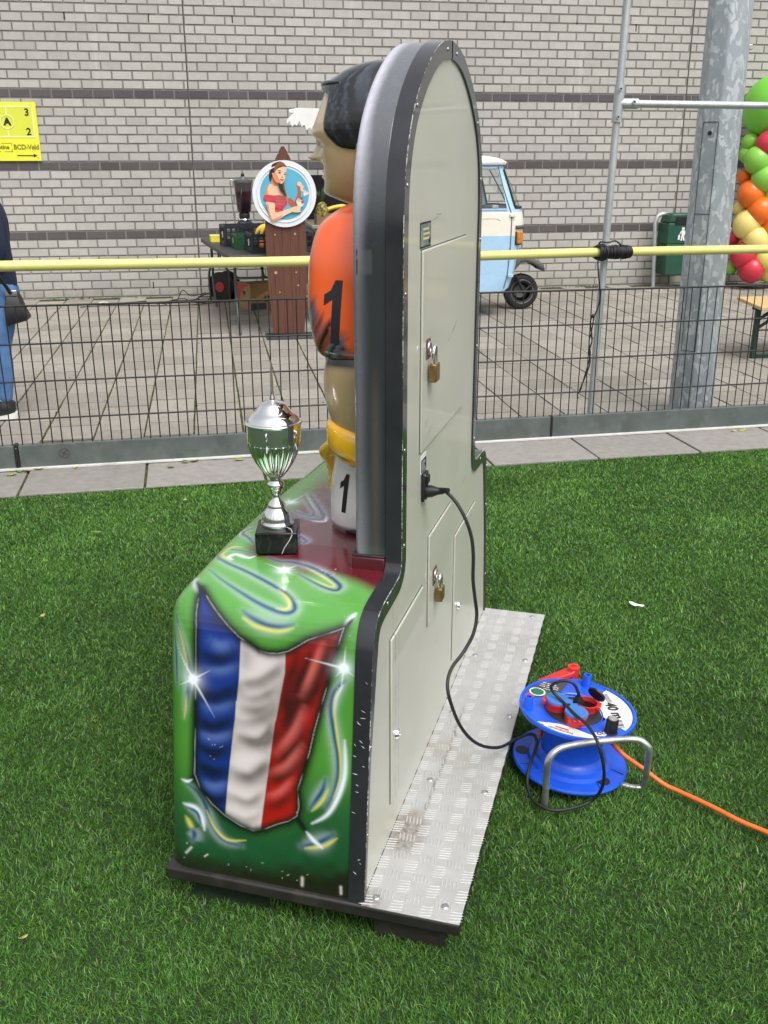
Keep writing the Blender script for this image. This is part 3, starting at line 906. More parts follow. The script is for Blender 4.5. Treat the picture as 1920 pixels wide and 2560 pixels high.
# local: y towards the wall (long axis), x along wall
TLX, TLY, TH = .375, 1.17, .735
MB().b2(-TLX, TLX, -TLY, TLY, TH - .045, TH).build('table_top', TBL, TT, bevel=.014, segs=3)
for sy in (-1, 1):
    for sx in (-1, 1):
        x, y = sx * .29, sy * .93
        MB().tube(spline([(x * .98, y, TH - .04), (x * .98, y, .42), (x * .98, y + sy * .01, .30), (x * 1.0 - .07 * 0, y - .10, .16), (x, y - .20, .0)], 6), .0145, 12).build('leg', TLEG, TT, smooth=60)
    MB().tube([(-.28, sy * .93, .50), (.28, sy * .93, .50)], .011, 10).build('cross_bar', TLEG, TT, smooth=60)
    MB().tube([(0, sy * .93, .50), (0, sy * .45, TH - .05)], .009, 10).build('brace', TLEG, TT, smooth=60)
for y in (-.55, -.40):
    MB().tube(spline([(-TLX + .006, y, TH - .03), (-TLX + .004, y, TH - .12), (-TLX + .03, y + .02, TH - .15), (-TLX + .05, y + .035, TH - .12)], 5), .008, 8).build('hook', BLACKP, TT, smooth=60)
TZ = zg(-1.67) + TH
def tl(D, N): return pw(D, N, TZ)
# crates
def crate(label, D, N, sx, sy, h, m, rz=0.0, rows=3):
    o = pthing('crate', label, 'crate', D, N, TZ + .002, TR + rz, 'plastic fruit crates on the folding table')
    MB().b2(-sx / 2, sx / 2, -sy / 2, sy / 2, 0, .012).build('crate_floor', m, o)
    for (ax, L, off, rot_) in ((0, sx, -sy / 2, 0), (0, sx, sy / 2, 0), (1, sy, -sx / 2, 0), (1, sy, sx / 2, 0)):
        b = MB(); n = max(3, int(L / .055))
        def bx(a0, a1, z0, z1, th=.007):
            if ax == 0: b.b2(a0, a1, off - th, off + th, z0, z1)
            else: b.b2(off - th, off + th, a0, a1, z0, z1)
        bx(-L / 2, L / 2, h - .028, h, .011); bx(-L / 2, L / 2, 0.0, .05, .0075)
        bx(-L / 2, L / 2, h * .52, h * .52 + .014)
        for k in range(n + 1):
            a = -L / 2 + L * k / n
            bx(a - .007, a + .007, .05, h - .028, .006)
        b.build('crate_side', m, o)
    for sx_ in (-1, 1):
        for sy_ in (-1, 1):
            MB().cyl((sx_ * sx / 2, sy_ * sy / 2, 0), (sx_ * sx / 2, sy_ * sy / 2, h), .016, n=8).build('crate_corner', m, o)
    return o
CBLK = M('black crate plastic', (.018, .021, .028), .45); CGRN = M('dark green crate plastic', (.012, .075, .032), .45)
c1 = crate('deep black fruit crate at the back beside the blender', -1.70, -1.62, .56, .36, .205, CBLK)
c2 = crate('small dark green crate between the two black crates', -1.63, -2.0, .50, .34, .135, CGRN)
c3 = crate('black fruit crate in front holding oranges and the bananas', -1.46, -2.47, .58, .40, .175, CBLK)
MB().b2(-.292, -.288, -.05, .0, .08, .14).build('paper_label', WHITE, c1)
MB().b2(-.262, -.258, -.03, .05, .05, .10).build('paper_label', M('yellow label', (.55, .42, .03), .5), c2)
MB().b2(-.302, -.298, -.06, -.01, .06, .12).build('paper_label', WHITE, c3)
ORG = M('orange peel', (.72, .17, .015), .45, bump=.15, bscale=120)
for k, (dx, dy, dz) in enumerate([(-.07, -.12, .05), (.02, -.13, .055), (-.15, -.02, .05), (-.05, -.03, .06), (.05, -.03, .05), (-.16, .09, .055), (-.06, .07, .05), (.04, .06, .06), (-.02, -.08, .125), (-.11, -.07, .12), (-.10, .02, .125), (.14, -.1, .05), (.13, .02, .05)]):
    p = tl(-1.46, -2.47) + WDX * dx + WNX * dy
    o = MB().ball((0, 0, 0), .042, 16, 10).build('orange', ORG, None, (p.x, p.y, TZ + .012 + dz - .008), smooth=80)
    tag(o, 'orange lying in the front black fruit crate', 'orange', 'oranges in the front crate')
BAN = M('banana peel', (.78, .56, .06), .45, var=.15, scale=12); BANT = M('banana stem', (.16, .12, .04), .6)
bb = pthing('banana_bunch', 'bunch of yellow bananas on top of the black fruit crates', 'bananas', -1.56, -2.40, TZ + .150, 0)
for k, a in enumerate((-58, -30, -5, 22, 50)):
    sx, ln = math.sin(R(a)), .16
    pts = [(0, 0, .085), (sx * .03, -.02, .09), (sx * .085, -.05, .07), (sx * .125, -.06, .03), (sx * .145, -.055, -.012)]
    MB().tube(spline(pts, 4), [.006, .008, .010, .013, .016, .018, .019, .020, .020, .020, .019, .018, .017, .015, .012, .009, .006][:17], 10).build('banana', BAN, bb, smooth=70)
MB().cyl((0, 0, .08), (0, .005, .115), .013, .010, 10).build('stem', BANT, bb, smooth=60)
yb = pthing('yellow_box', 'small flat yellow box at the far end of the dark table', 'box', -2.03, -1.15, TZ, TR)
MB().b2(-.085, .085, -.06, .06, 0, .075).build('box_body', M('yellow card', (.80, .66, .09), .5), yb, bevel=.004)
MB().b2(-.087, .087, -.062, .062, .055, .0765).build('box_lid', M('yellow lid', (.82, .70, .14), .45), yb, bevel=.004)
# blender
bl_ = pthing('blender', 'tall blender with a jug of dark purple smoothie behind the fruit crates', 'blender', -1.735, -1.28, TZ, TR)
MB().lathe([(.125, 0), (.125, .03), (.105, .18), (.075, .215), (.07, .23)], 8).build('motor_base', M('charcoal base', (.025, .03, .034), .4), bl_, smooth=30)
MB().lathe([(.072, .23), (.076, .238), (.072, .246)], 24).build('metal_collar', CHROME, bl_, smooth=40)
MB().lathe([(.055, .246), (.06, .29), (.05, .31)], 16).build('coupling', BLACKP, bl_, smooth=40)
t = NT('smoothie jug'); t.set(Base_Color=t.ramp(t.noise(4, 4), [(.3, (.022, .006, .012)), (.7, (.05, .012, .028))]), Roughness=.12, Coat_Weight=.8)
MB().lathe([(.062, .31), (.075, .335), (.092, .52), (.092, .525)], 24).build('smoothie', t.m, bl_, smooth=40)
t = NT('jug plastic'); t.set(Base_Color=(.07, .055, .06), Roughness=.1, Coat_Weight=.6)
MB().lathe([(.0925, .525), (.097, .61), (.094, .61), (.0905, .525)], 24, close=False).build('jug_rim', t.m, bl_, smooth=40)
MB().lathe([(.098, .61), (.10, .62), (.097, .64), (.04, .652), (.03, .672), (.0, .674)], 24).build('jug_lid', M('grey lid', (.10, .105, .11), .35), bl_, smooth=40)
MB().ball((0, 0, .69), (.02, .02, .022), 12, 8).build('lid_knob', BLACKP, bl_, smooth=60)
MB().tube(spline([(-.03, -.088, .36), (-.04, -.125, .40), (-.04, -.13, .50), (-.03, -.098, .555)], 5), .011, 10).build('jug_handle', BLACKP, bl_, smooth=60)
MB().tube(spline([(-.09, 0, .63), (-.125, 0, .64), (-.135, 0, .60), (-.115, .0, .3), (-.10, 0, .16)], 5), .006, 8).build('locking_rod', STEEL, bl_, smooth=60)

# ---- things under the table
CARD = M('brown cardboard', (.36, .215, .095), .75, var=.12, scale=9); CARDR = M('red printed cardboard', (.42, .06, .055), .65, var=.08); CARDY = M('yellow printed cardboard', (.60, .36, .08), .65)
bx_ = pthing('banana_box', 'brown and red cardboard fruit box with heart shaped hand holes under the table', 'box', -1.55, -1.05, None, TR + R(14))
# local: x right, y to wall
W2, L2, Hh = .25, .20, .27
for n, a in (('box_side', (-W2, W2, -L2, -L2 + .008, 0, Hh)), ('box_side', (-W2, W2, L2 - .008, L2, 0, Hh)), ('box_end', (-W2, -W2 + .008, -L2 + .009, L2 - .009, 0, Hh)), ('box_end', (W2 - .008, W2, -L2 + .009, L2 - .009, 0, Hh)), ('box_floor', (-W2 + .01, W2 - .01, -L2 + .01, L2 - .01, .003, .012))):
    MB().b2(*a).build(n, CARD, bx_)
for a in ((-W2, -W2 + .07, -L2, L2, Hh + .001, Hh + .006), (W2 - .07, W2, -L2, L2, Hh + .001, Hh + .006), (-W2 + .071, W2 - .071, -L2, -L2 + .08, Hh + .001, Hh + .006)):
    MB().b2(*a).build('top_flap', CARD, bx_)
EX = -W2 - .0015
MB().prism([(-L2 + .01, Hh), (L2 - .01, Hh), (L2 - .01, .02), (.15, .06), (.08, .16), (-.02, .23)], lambda a, b: (EX, a, b), lambda a, b: (-W2 + .001, a, b)).build('red_print', CARDR, bx_)
def heart(cx, cz, s_, flip=1):
    P = []
    for k in range(24):
        a = 2 * math.pi * k / 24
        P.append((cx + s_ * .0625 * 16 * math.sin(a) ** 3 * .5, cz + s_ * .5 * (13 * math.cos(a) - 5 * math.cos(2 * a) - 2 * math.cos(3 * a) - math.cos(4 * a)) / 16))
    return P
MB().prism(heart(-.02, .175, .07), lambda a, b: (EX - .001, a, b), lambda a, b: (-W2 + .001, a, b)).build('hand_hole', BLACKP, bx_)
MB().prism(heart(-.15, .075, .035), lambda a, b: (EX - .001, a, b), lambda a, b: (-W2 + .001, a, b)).build('hand_hole', BLACKP, bx_)
MB().b2(-W2, W2, -L2 - .0015, -L2 + .001, .0, .075).build('dark_print', M('charcoal print', (.05, .055, .06), .6), bx_)
text_mesh('lettering', 'LITBA', .085, BLK_INK, bx_, (.02, -L2 - .003, .115), (R(90), 0, 0), .003)
MB().prism([(-.2, .10), (-.1, .13), (.0, .19), (-.06, .20), (-.18, .14)], lambda a, b: (a, -L2 - .0015, b), lambda a, b: (a, -L2 + .001, b)).build('yellow_print', CARDY, bx_)
vc = pthing('cable_drum', 'black cable drum with a red hub and grey handle under the table', 'cable drum', -1.98, -.50, None, R(-35))
MB().cyl((0, -.09, .17), (0, -.075, .17), .17, n=28).build('flange', BLACKP, vc, smooth=40, bevel=.004)
MB().cyl((0, .075, .17), (0, .09, .17), .17, n=28).build('flange', BLACKP, vc, smooth=40)
MB().cyl((0, -.075, .17), (0, .075, .17), .12, n=24).build('cable_coil', RUBBER, vc, smooth=40)
MB().cyl((0, -.10, .17), (0, -.088, .17), .06, n=24).build('hub', M('red plastic', (.50, .03, .035), .4), vc, smooth=40)
MB().tube(spline([(-.13, -.10, .0), (-.14, -.10, .28), (-.09, -.10, .40), (.09, -.10, .40), (.14, -.10, .28), (.13, -.10, 0)], 5), .012, 10).build('handle', TLEG, vc, smooth=60)
lc = thing('loose_cable', 'tangle of thin black cable running over the paving by the wall', 'cable', pw(-2.5, -.45), PY)
rs = random.Random(5)
b = MB()
for j in range(5):
    x0 = -.55 + .1 * j
    pts = [(x0 - .25 * (j < 2), -.15 - .05 * j, .012)]
    for k in range(7):
        pts.append((x0 + .12 * k + rs.uniform(-.04, .04), -.12 + rs.uniform(-.13, .13), .012 + max(0, rs.gauss(.0, .05)) * (k > 2) + .05 * max(0, k - 4) * (j % 2)))
    b.tube(spline(pts, 6), .0055, 6)
b.tube(spline([(-1.1, -.35, .01), (-.8, -.28, .01), (-.5, -.33, .01), (-.2, -.42, .012), (.2, -.40, .012), (.5, -.2, .02), (.46, .0, .06)], 6), .0055, 6)
b.build('cable_run', RUBBER, lc, smooth=60)
hoop = MB().tube([(.075 * math.cos(a), 0.0, .052 * math.sin(a)) for a in np.linspace(.12, math.pi - .12, 12)], .006, 8).build('white_hoop', WHITE, None, pw(-3.35, -.72), (R(-12), 0, PY), smooth=60)
tag(hoop, 'small white plastic hoop lying on the paving near the wall', 'hoop')

# ---- three wheeled van
BLUE = M('pale blue van paint', (.37, .58, .78), .28, var=.03, coat=.4); CREAM = M('cream van paint', (.80, .755, .68), .3, var=.03, coat=.4); ROOFW = M('white van roof', (.84, .83, .80), .35, var=.03)
t = NT('van glass'); gl = t.n('ShaderNodeBsdfGlossy'); gl.inputs['Roughness'].default_value = .02
tr = t.n('ShaderNodeBsdfTransparent'); tr.inputs['Color'].default_value = (.96, .98, .97, 1); fr = t.n('ShaderNodeLayerWeight'); fr.inputs['Blend'].default_value = .5
mx = t.n('ShaderNodeMixShader'); t.l(t.math('ADD', t.math('MULTIPLY', t.math('POWER', fr.outputs['Facing'], 4.0), .7), .05), mx.inputs[0]); t.l(tr.outputs[0], mx.inputs[1]); t.l(gl.outputs[0], mx.inputs[2]); t.l(mx.outputs[0], t.out.inputs['Surface'])
GLASS = t.m
VG = M('grey plastic trim', (.075, .08, .085), .5)
van = pthing('three_wheeled_van', 'pale blue and cream three wheeled van with a white roof parked at the wall', 'van', 0, -1.69)
vz = zg(-1.69)
# local: x=D, y=N+1.69, z above local ground ; near side y=-.56
levels = [ # z, Dback, Cwin(front of side window), Ews(near edge of windscreen), Dfront
    (.25, -.42, .84, .86, .93), (.30, -.42, .88, .90, 1.01), (.45, -.42, .915, .935, 1.07), (.75, -.42, .93, .965, 1.135), (.825, -.42, .93, .97, 1.15), (.83, -.42, .93, .97, 1.15), (.95, -.42, .93, .975, 1.17), (1.04, -.42, .925, .975, 1.145), (1.065, -.42, .91, .975, 1.13),
    (1.10, -.42, .895, .985, 1.115), (1.30, -.42, .855, .925, 1.02), (1.49, -.42, .80, .865, .90), (1.525, -.42, .79, .85, .885)]
def ring(z, db, cw, ew, df, hw=.56):
    pts = [(db, -hw), (.10, -hw), (.595, -hw), (.615, -hw), (cw, -hw), (ew, -hw + .012)]
    n = 6
    for k in range(1, n + 1):
        a = math.pi / 2 * k / n
        pts.append((ew + (df - ew) * math.sin(a) ** .8, -(hw - .012) * math.cos(a) ** .75 if k < n else 0.0))
    mir = [(x, -y) for x, y in pts[:-1]][::-1]
    full = pts + mir
    return [(x, y, z) for x, y in full]
rings = [ring(*l, hw=(.56 if l[0] < 1.06 else .56 - .10 * (l[0] - 1.06) / .46)) for l in levels]
NR = len(rings[0])
vb = MB(); vs = [p for r in rings for p in r]; vb.v = vs
for i in range(len(rings) - 1):
    z = levels[i][0]
    for k in range(NR):
        j = (k + 1) % NR
        f = (i * NR + k, i * NR + j, (i + 1) * NR + j, (i + 1) * NR + k)
        if z < .83: m = 0
        elif z < 1.064: m = 1
        elif 1.09 < z < 1.489:
            side = k if k < NR // 2 else (NR - 2 - k)
            m = 3 if (side in (1, 3) or 5 <= k <= NR - 7) else 2
        elif z < 1.10: m = 2
        else: m = 2
        vb.f.append(f); vb.m.append({0: 0, 1: 1, 2: 0, 3: 2}[m])
vb.f.append(tuple(range(NR - 1, -1, -1))); vb.m.append(0)
cab = vb.build('cab', [BLUE, CREAM, GLASS], van, smooth=32)
# roof
rb = MB(); top = []
for z, sc_, ov in ((1.522, 1.0, .022), (1.545, 1.0, .03), (1.575, .97, .0), (1.60, .88, -.04), (1.62, .70, -.1)):
    rr = ring(1.5, -.42, .79, .85, .90, .475 + ov)
    cx = .25
    top.append([(cx + (x - cx) * sc_ + (ov if x > .3 else 0), y * sc_, z) for x, y, _ in rr])
rb.v = [p for r in top for p in r]
for i in range(len(top) - 1):
    for k in range(NR):
        j = (k + 1) % NR
        rb.f.append((i * NR + k, i * NR + j, (i + 1) * NR + j, (i + 1) * NR + k)); rb.m.append(0)
rb.f.append(tuple(range(NR - 1, -1, -1))); rb.m.append(0); rb.f.append(tuple((len(top) - 1) * NR + k for k in range(NR))); rb.m.append(0)
rb.build('roof', ROOFW, van, smooth=40)
# windscreen rubber
def lerp_lv(z):
    for a, b in zip(levels[:-1], levels[1:]):
        if a[0] <= z <= b[0]:
            t_ = (z - a[0]) / max(1e-6, b[0] - a[0]); return tuple(a[i] + (b[i] - a[i]) * t_ for i in range(5))
def ysid(z): return -(.56 if z < 1.06 else .56 - .10 * (z - 1.06) / .46)
for sgn in (1, -1):
    pts = []
    for z in (1.475, 1.40, 1.30, 1.20, 1.13):
        l = lerp_lv(z); pts.append((l[3] + .004, sgn * (ysid(z) + .008), z))
    l = lerp_lv(1.105)
    for k in range(0, 7):
        a = math.pi / 2 * k / 6; hw = -ysid(1.105)
        pts.append((l[3] + (l[4] - l[3]) * math.sin(a) ** .8 + .004, sgn * -(hw - .012) * (math.cos(a) ** .75 if k < 6 else 0), 1.105))
    MB().tube(pts, .011, 8).build('windscreen_seal', RUBBER, van, smooth=60)
# door lines, window frame, details on near side
def nearp(d, z, o=.003): return (d, ysid(z) - o, z)
pts = [nearp(*p) for p in ((.812, 1.50), (.86, 1.30), (.925, 1.10), (.945, 1.04), (.948, .95), (.945, .75), (.925, .45), (.89, .30))]
MB().tube(pts, .004, 6).build('door_gap', M('dark gap', (.05, .07, .09), .6), van)
MB().tube([nearp(.608, 1.105, .004), nearp(.608, 1.485, .004)], .011, 8).build('window_divider', BLUE, van)
MB().tube([nearp(.10, 1.485), nearp(.79, 1.488)], .009, 8).build('window_frame', BLUE, van, smooth=60)
MB().b2(.10, .90, -.564, -.553, 1.083, 1.10).build('window_sill', BLUE, van)
for z, m in ((1.035, CREAM), (.43, BLUE)):
    MB().b2(.925, .985, -.578, -.555, z - .018, z + .018).build('hinge', m, van, bevel=.005)
MB().b2(.44, .56, -.585, -.565, .872, .885).build('door_handle', STEEL, van, bevel=.003)
MB().tube([nearp(.1, 1.005, .001), nearp(.78, 1.005, .001), nearp(.83, .985, .001)], .004, 6).build('door_crease', CREAM, van, smooth=60)
# front corner: trim strip and indicator
def corner(z, k_, o=.004):
    l = lerp_lv(z); a = math.pi / 2 * k_; hw = .56
    return (l[3] + (l[4] - l[3]) * math.sin(a) ** .8 + o, -(hw - .012) * math.cos(a) ** .75 - o, z)
b = MB(); b.tube([corner(.912, k, .004) for k in (.04, .15, .3, .45, .6, .8, .97)], .019, 8)
b.build('trim_strip', VG, van, smooth=60)
AMB = M('amber lens', (.55, .20, .015), .2, coat=.6, var=.3, scale=60)
p = corner(.81, .18, .006)
MB().b2(-.037, .037, -.028, .012, -.062, .062).build('indicator', AMB, van, p, (0, 0, R(28)), bevel=.012, segs=3)
MB().b2(-.043, .043, -.012, .018, -.070, .064).build('indicator_base', BLACKP, van, (p[0], p[1] + .006, p[2] - .004), (0, 0, R(28)), bevel=.008)
# wheel, mudguard, fork
wh = MB(); prof = [(.10, -.045), (.125, -.052), (.165, -.056), (.187, -.045), (.194, -.02), (.194, .02), (.187, .045), (.165, .056), (.125, .052), (.10, .045)]
wx, wy = 1.255, 0.0
RW = Matrix.Rotation(R(90), 3, 'X')
whl = MB().lathe(prof, 32, (wx, wy, .194), RW, close=False).build('front_wheel', RUBBER, van, smooth=50)
MB().lathe([(.102, -.05), (.095, -.035), (.07, -.02), (.03, -.03), (.0, -.03)], 24, (wx, wy, .194), RW, close=False).build('rim', M('worn wheel rim', (.18, .18, .18), .45, .6, var=.4), whl, smooth=40)
MB().tube([(wx + .128 * math.cos(a), wy - .05, .194 + .128 * math.sin(a)) for a in np.linspace(0, 6.283, 33)[:-1]], .007, 8, closed=True).build('rim_edge', bpy.data.materials['worn wheel rim'], whl, smooth=60)
MB().tube([(wx - .09, -.10, .37), (wx, -.09, .20), (wx + .13, -.09, .30)], .02, 10).build('fork', BLACKM, van, smooth=50)
mg = MB(); secs = []
for t_ in np.linspace(0, 1, 9):
    a = math.pi * (1.02 - .86 * t_); rx = .235 + .02 * t_; rz = .245
    cx = wx + rx * math.cos(a) * .95; cz = .20 + rz * math.sin(a) + .10 * t_ * (1 - t_) + .05
    if t_ > .85: cx = wx + .05 + .1 * t_
    secs.append((cx, cz))
secs = [(1.06, .34), (1.075, .43), (1.12, .52), (1.19, .595), (1.26, .60), (1.34, .565), (1.41, .53), (1.47, .49)]
P = []; prof_m = [(-.16, -.085), (-.155, -.03), (-.13, .0), (0, .012), (.13, 0), (.155, -.03), (.16, -.085)]
for i, (cx, cz) in enumerate(secs):
    for y, dz in prof_m: P.append((cx + (.0 if dz > -.05 else .005), y * (1 - .1 * (i == len(secs) - 1)), cz + dz * (.95 if i < 5 else .8)))
n = len(prof_m); fs = [(i * n + k, i * n + k + 1, (i + 1) * n + k + 1, (i + 1) * n + k) for i in range(len(secs) - 1) for k in range(n - 1)]
fs.append(tuple((len(secs) - 1) * n + k for k in range(n)))
mg.add(P, fs); mgo = mg.build('mudguard', VG, van, smooth=45); md = mgo.modifiers.new('thick', 'SOLIDIFY'); md.thickness = .008
# inside the cab
MB().b2(.70, .98, -.45, .45, .95, 1.10).build('dashboard', M('dark dash', (.02, .03, .045), .5), van, bevel=.02)
MB().b2(.05, .35, -.45, .45, .5, 1.05).build('seat', M('dark seat', (.02, .02, .025), .6), van, bevel=.04)
MB().tube(spline([(.62, -.33, 1.12), (.66, -.30, 1.20), (.62, -.15, 1.14)], 5), .012, 8).build('handlebar', BLACKP, van, smooth=60)
MB().b2(.80, .86, -.36, -.25, 1.10, 1.125).build('paper', WHITE, van)
MB().tube([(.74, -.40, 1.47), (.84, -.42, 1.30), (.90, -.44, 1.18)], .006, 6).build('wiper', BLACKP, van)
# rear serving body and canopy
GREYB = M('blue grey stall panel', (.16, .20, .25), .5)
MB().b2(-1.08, -.44, -.58, .60, .26, .93).build('rear_body', BLUE, van, bevel=.02)
MB().b2(-1.095, -1.083, -.55, .57, .30, .90).build('tail_panel', GREYB, van, bevel=.004)
MB().b2(-1.12, -.44, -.66, .62, .932, .962).build('counter', M('stall counter', (.30, .27, .22), .5), van, bevel=.004)
for x, y in ((-.62, .55), (-.5, -.5)):
    MB().cyl((x, y, .962), (x, y, 2.0), .014, n=10).build('canopy_post', STEEL, van, smooth=60)
MB().b2(-1.06, -.44, .50, .56, .964, 1.42).build('back_board', M('dark stall back', (.012, .012, .014), .6), van)
CANV = M('white canopy', (.80, .80, .78), .45, var=.05)
MB().prism([(-1.31, -.62), (-1.16, .1), (-1.0, .70), (-.40, .70), (-.40, -.62)], lambda a, b: (a, b, 1.985 + (.04 if b > 0 else 0)), lambda a, b: (a, b, 2.02 + (.05 if b > 0 else 0))).build('canopy', CANV, van, bevel=.008)
pl_ = [(-1.335, 1.90), (-1.33, 1.93), (-1.22, 2.025), (-1.17, 2.03), (-.40, 2.02), (-.40, 1.82)]
xs = np.linspace(-.42, -1.33, 40)
for i, x in enumerate(xs):
    dep = [1.86, 1.835, 1.885, 1.865, 1.89, 1.845][i % 6] + .03 * (x < -1.2)
    pl_.append((x, dep))
MB().prism(pl_, lambda a, b: (a, -.645, b), lambda a, b: (a, -.622, b)).build('scalloped_valance', CANV, van)
pn = pthing('pineapple', 'pineapple standing on the stall counter behind the surfboard sign', 'pineapple', -1.0, -2.18, zg(-1.69) + .963, 0)
t = NT('pineapple skin'); v = t.n('ShaderNodeTexVoronoi'); v.inputs['Scale'].default_value = 38; t.l(t.coord(), v.inputs['Vector'])
t.set(Base_Color=t.ramp(v.outputs['Distance'], [(.0, (.50, .36, .05)), (.45, (.25, .19, .03)), (.7, (.05, .06, .015))]), Roughness=.5); t.bump(v.outputs['Distance'], .6, .006)
MB().ball((0, 0, .11), (.065, .065, .11), 18, 12).build('fruit', t.m, pn, smooth=80)
b = MB()
for k in range(16):
    a = k * 2.4; l = .10 + .06 * (k % 3) / 2; o = .25 + .5 * (k / 16)
    d = Vector((math.cos(a) * o, math.sin(a) * o, 1)).normalized() * l; s_ = Vector((-math.sin(a), math.cos(a), 0)) * .012
    p0 = Vector((0, 0, .21)); b.add([p0 - s_, p0 + s_, p0 + d * .6 + s_ * .7, p0 + d * .6 - s_ * .7, p0 + d], [(0, 1, 2, 3), (3, 2, 4)])
b.build('crown', M('pineapple leaf', (.05, .10, .035), .5), pn)
fb = pthing('fruit_box', 'small wooden fruit tray with bananas on the stall counter', 'box', -.86, -2.12, zg(-1.69) + .963, 0)
WTR = M('brown tray wood', (.20, .135, .07), .7)
for a in ((-.2, .2, -.12, -.11, 0, .10), (-.2, .2, .11, .12, 0, .10), (-.2, -.19, -.11, .11, 0, .10), (.19, .2, -.11, .11, 0, .10), (-.19, .19, -.11, .11, .003, .012)): MB().b2(*a).build('tray_board', WTR, fb)
MB().tube(spline([(-.15, .0, .10), (-.05, -.02, .15), (.08, -.02, .17), (.16, 0, .13)], 5), [.012] + [.02] * 14 + [.01], 10).build('banana', BAN, fb, smooth=70)

# ---- litter bin on a bent post
BING = M('dark green bin', (.010, .070, .042), .4, var=.08, bump=.05)
bn = pthing('litter_bin', 'dark green litter bin with a white pictogram on a bent grey post by the wall', 'litter bin', 3.52, -.22)
MB().tube(spline([(-.005, 0, -.02), (-.02, 0, .35), (-.045, 0, .70), (-.05, 0, .80), (-.02, 0, .88), (.05, 0, .905), (.12, .04, .90)], 6), .026, 14).build('post', GALV, bn, smooth=60)
def taper(n, z0, z1, x0, x1, y0, y1, dx, m, par, bev=.012):
    b = MB(); b.add([(x0, y0, z0), (x1, y0, z0), (x1, y1, z0), (x0, y1, z0), (x0 + dx, y0, z1), (x1 + 0, y0, z1), (x1 + 0, y1, z1), (x0 + dx, y1, z1)], [(3, 2, 1, 0), (4, 5, 6, 7), (0, 1, 5, 4), (1, 2, 6, 5), (2, 3, 7, 6), (3, 0, 4, 7)])
    return b.build(n, m, par, bevel=bev, segs=3)
taper('bin_body', .165, .545, .045, .42, -.20, .08, -.012, BING, bn)
taper('bin_hood', .548, .80, .028, .425, -.205, .085, .012, BING, bn)
taper('bin_top', .803, .915, .042, .415, -.20, .08, .035, BING, bn, .02)
MB().prism([(.115, .775), (.36, .775), (.35, .875), (.135, .875)], lambda a, b: (a, -.2085, b), lambda a, b: (a, -.195, b)).build('opening', M('bin inside', (.004, .006, .005), .8), bn)
pg = MB()
def pgp(P): pg.prism([(.21 + x * .17, .59 + y * .17) for x, y in P], lambda a, b: (a, -.2095, b), lambda a, b: (a, -.203, b))
pg.cyl((.235, -.2095, .735), (.235, -.203, .735), .019, n=14)
pgp([(.02, .72), (.28, .74), (.34, .52), (.26, .30), (.34, .0), (.22, .0), (.14, .28), (.12, .0), (.0, .0), (.06, .42)])
pgp([(.0, .70), (-.12, .45), (-.08, .42), (.06, .62)]); pgp([(.26, .70), (.45, .55), (.60, .60), (.60, .53), (.44, .46), (.28, .58)])
pgp([(.55, .42), (.9, .42), (.84, .0), (.62, .0)]); pgp([(-.2, .40), (-.05, .40), (-.08, .05), (-.2, .05)])
pg.build('pictogram', WHITE, bn)

# ---- balloon column
BC = pthing('balloon_column', 'column of green, red, orange and yellow balloons standing at the right of the lamp post', 'balloons', 4.76, -.55)
bz = zg(-.55)
def bmat(n, c):
    t = NT(n); t.set(Base_Color=t.ramp(t.noise(3, 3), [(.3, tuple(x * .93 for x in c)), (.7, c)]), Roughness=.28, Subsurface_Weight=.15, Subsurface_Radius=(.05, .05, .05)); return t.m
BG = bmat('apple green balloon', (.24, .56, .07)); BR = bmat('red balloon', (.60, .035, .065)); BO = bmat('orange balloon', (.84, .17, .012)); BY = bmat('pale yellow balloon', (.82, .68, .22)); BYL = bmat('lemon balloon', (.84, .74, .18)); BBG = bmat('big green balloon', (.19, .60, .055))
def bal(X, Y, r, m, dy=0.0, rz=None, n='balloon'):
    # X, Y: units of the column's pattern, sideways and downwards
    x = 4.599 + (X - 255) * .0018 - (545 - Y) * .00021 - 4.85; z = 1.811 + (545 - Y) * .00153 - bz
    rr = r * .0020
    tilt = Matrix.Rotation(rng.uniform(-.5, .5), 3, 'Y') @ Matrix.Rotation(rng.uniform(-.4, .4), 3, 'X')
    o = MB().ball((0, 0, 0), (rr, rr, rr * rng.uniform(1.0, 1.09)), 28, 18, tilt).build(n, m, BC, (x, dy, z), smooth=80)
    return o
bal(428, 262, 178, BBG, .10)
for a in [(268, 525, 52, BG, .12), (332, 545, 78, BR, -.10), (262, 665, 80, BG, -.06), (385, 690, 62, BR, 0), (222, 790, 45, BO, .12), (296, 803, 80, BG, -.12), (222, 922, 82, BO, -.04), (368, 930, 78, BG, -.10), (262, 1048, 82, BO, -.14), (188, 1035, 44, BY, .12), (365, 1050, 50, BYL, .1), (186, 1155, 86, BY, -.06), (348, 1172, 82, BO, -.16), (226, 1268, 78, BY, -.14), (140, 1260, 46, BR, .12), (352, 1275, 60, BO, .0), (148, 1398, 82, BR, -.08), (300, 1418, 82, BYL, -.18), (110, 1508, 42, BG, .10), (192, 1512, 80, BR, -.14), (342, 1515, 78, BYL, -.10),
          (470, 800, 80, BG, -.1), (450, 1090, 82, BO, -.1), (460, 600, 78, BR, -.05), (470, 1330, 82, BY, -.1), (440, 1520, 78, BR, -.05), (250, 620, 50, BG, .14), (420, 1200, 70, BO, .1)]:
    bal(*a)
MB().cyl((.0, .05, 0), (.0, .05, 2.0), .018, n=10).build('pole', STEEL, BC)
MB().cyl((0, .05, 0), (0, .05, .03), .2, n=24).build('base_plate', BLACKM, BC)

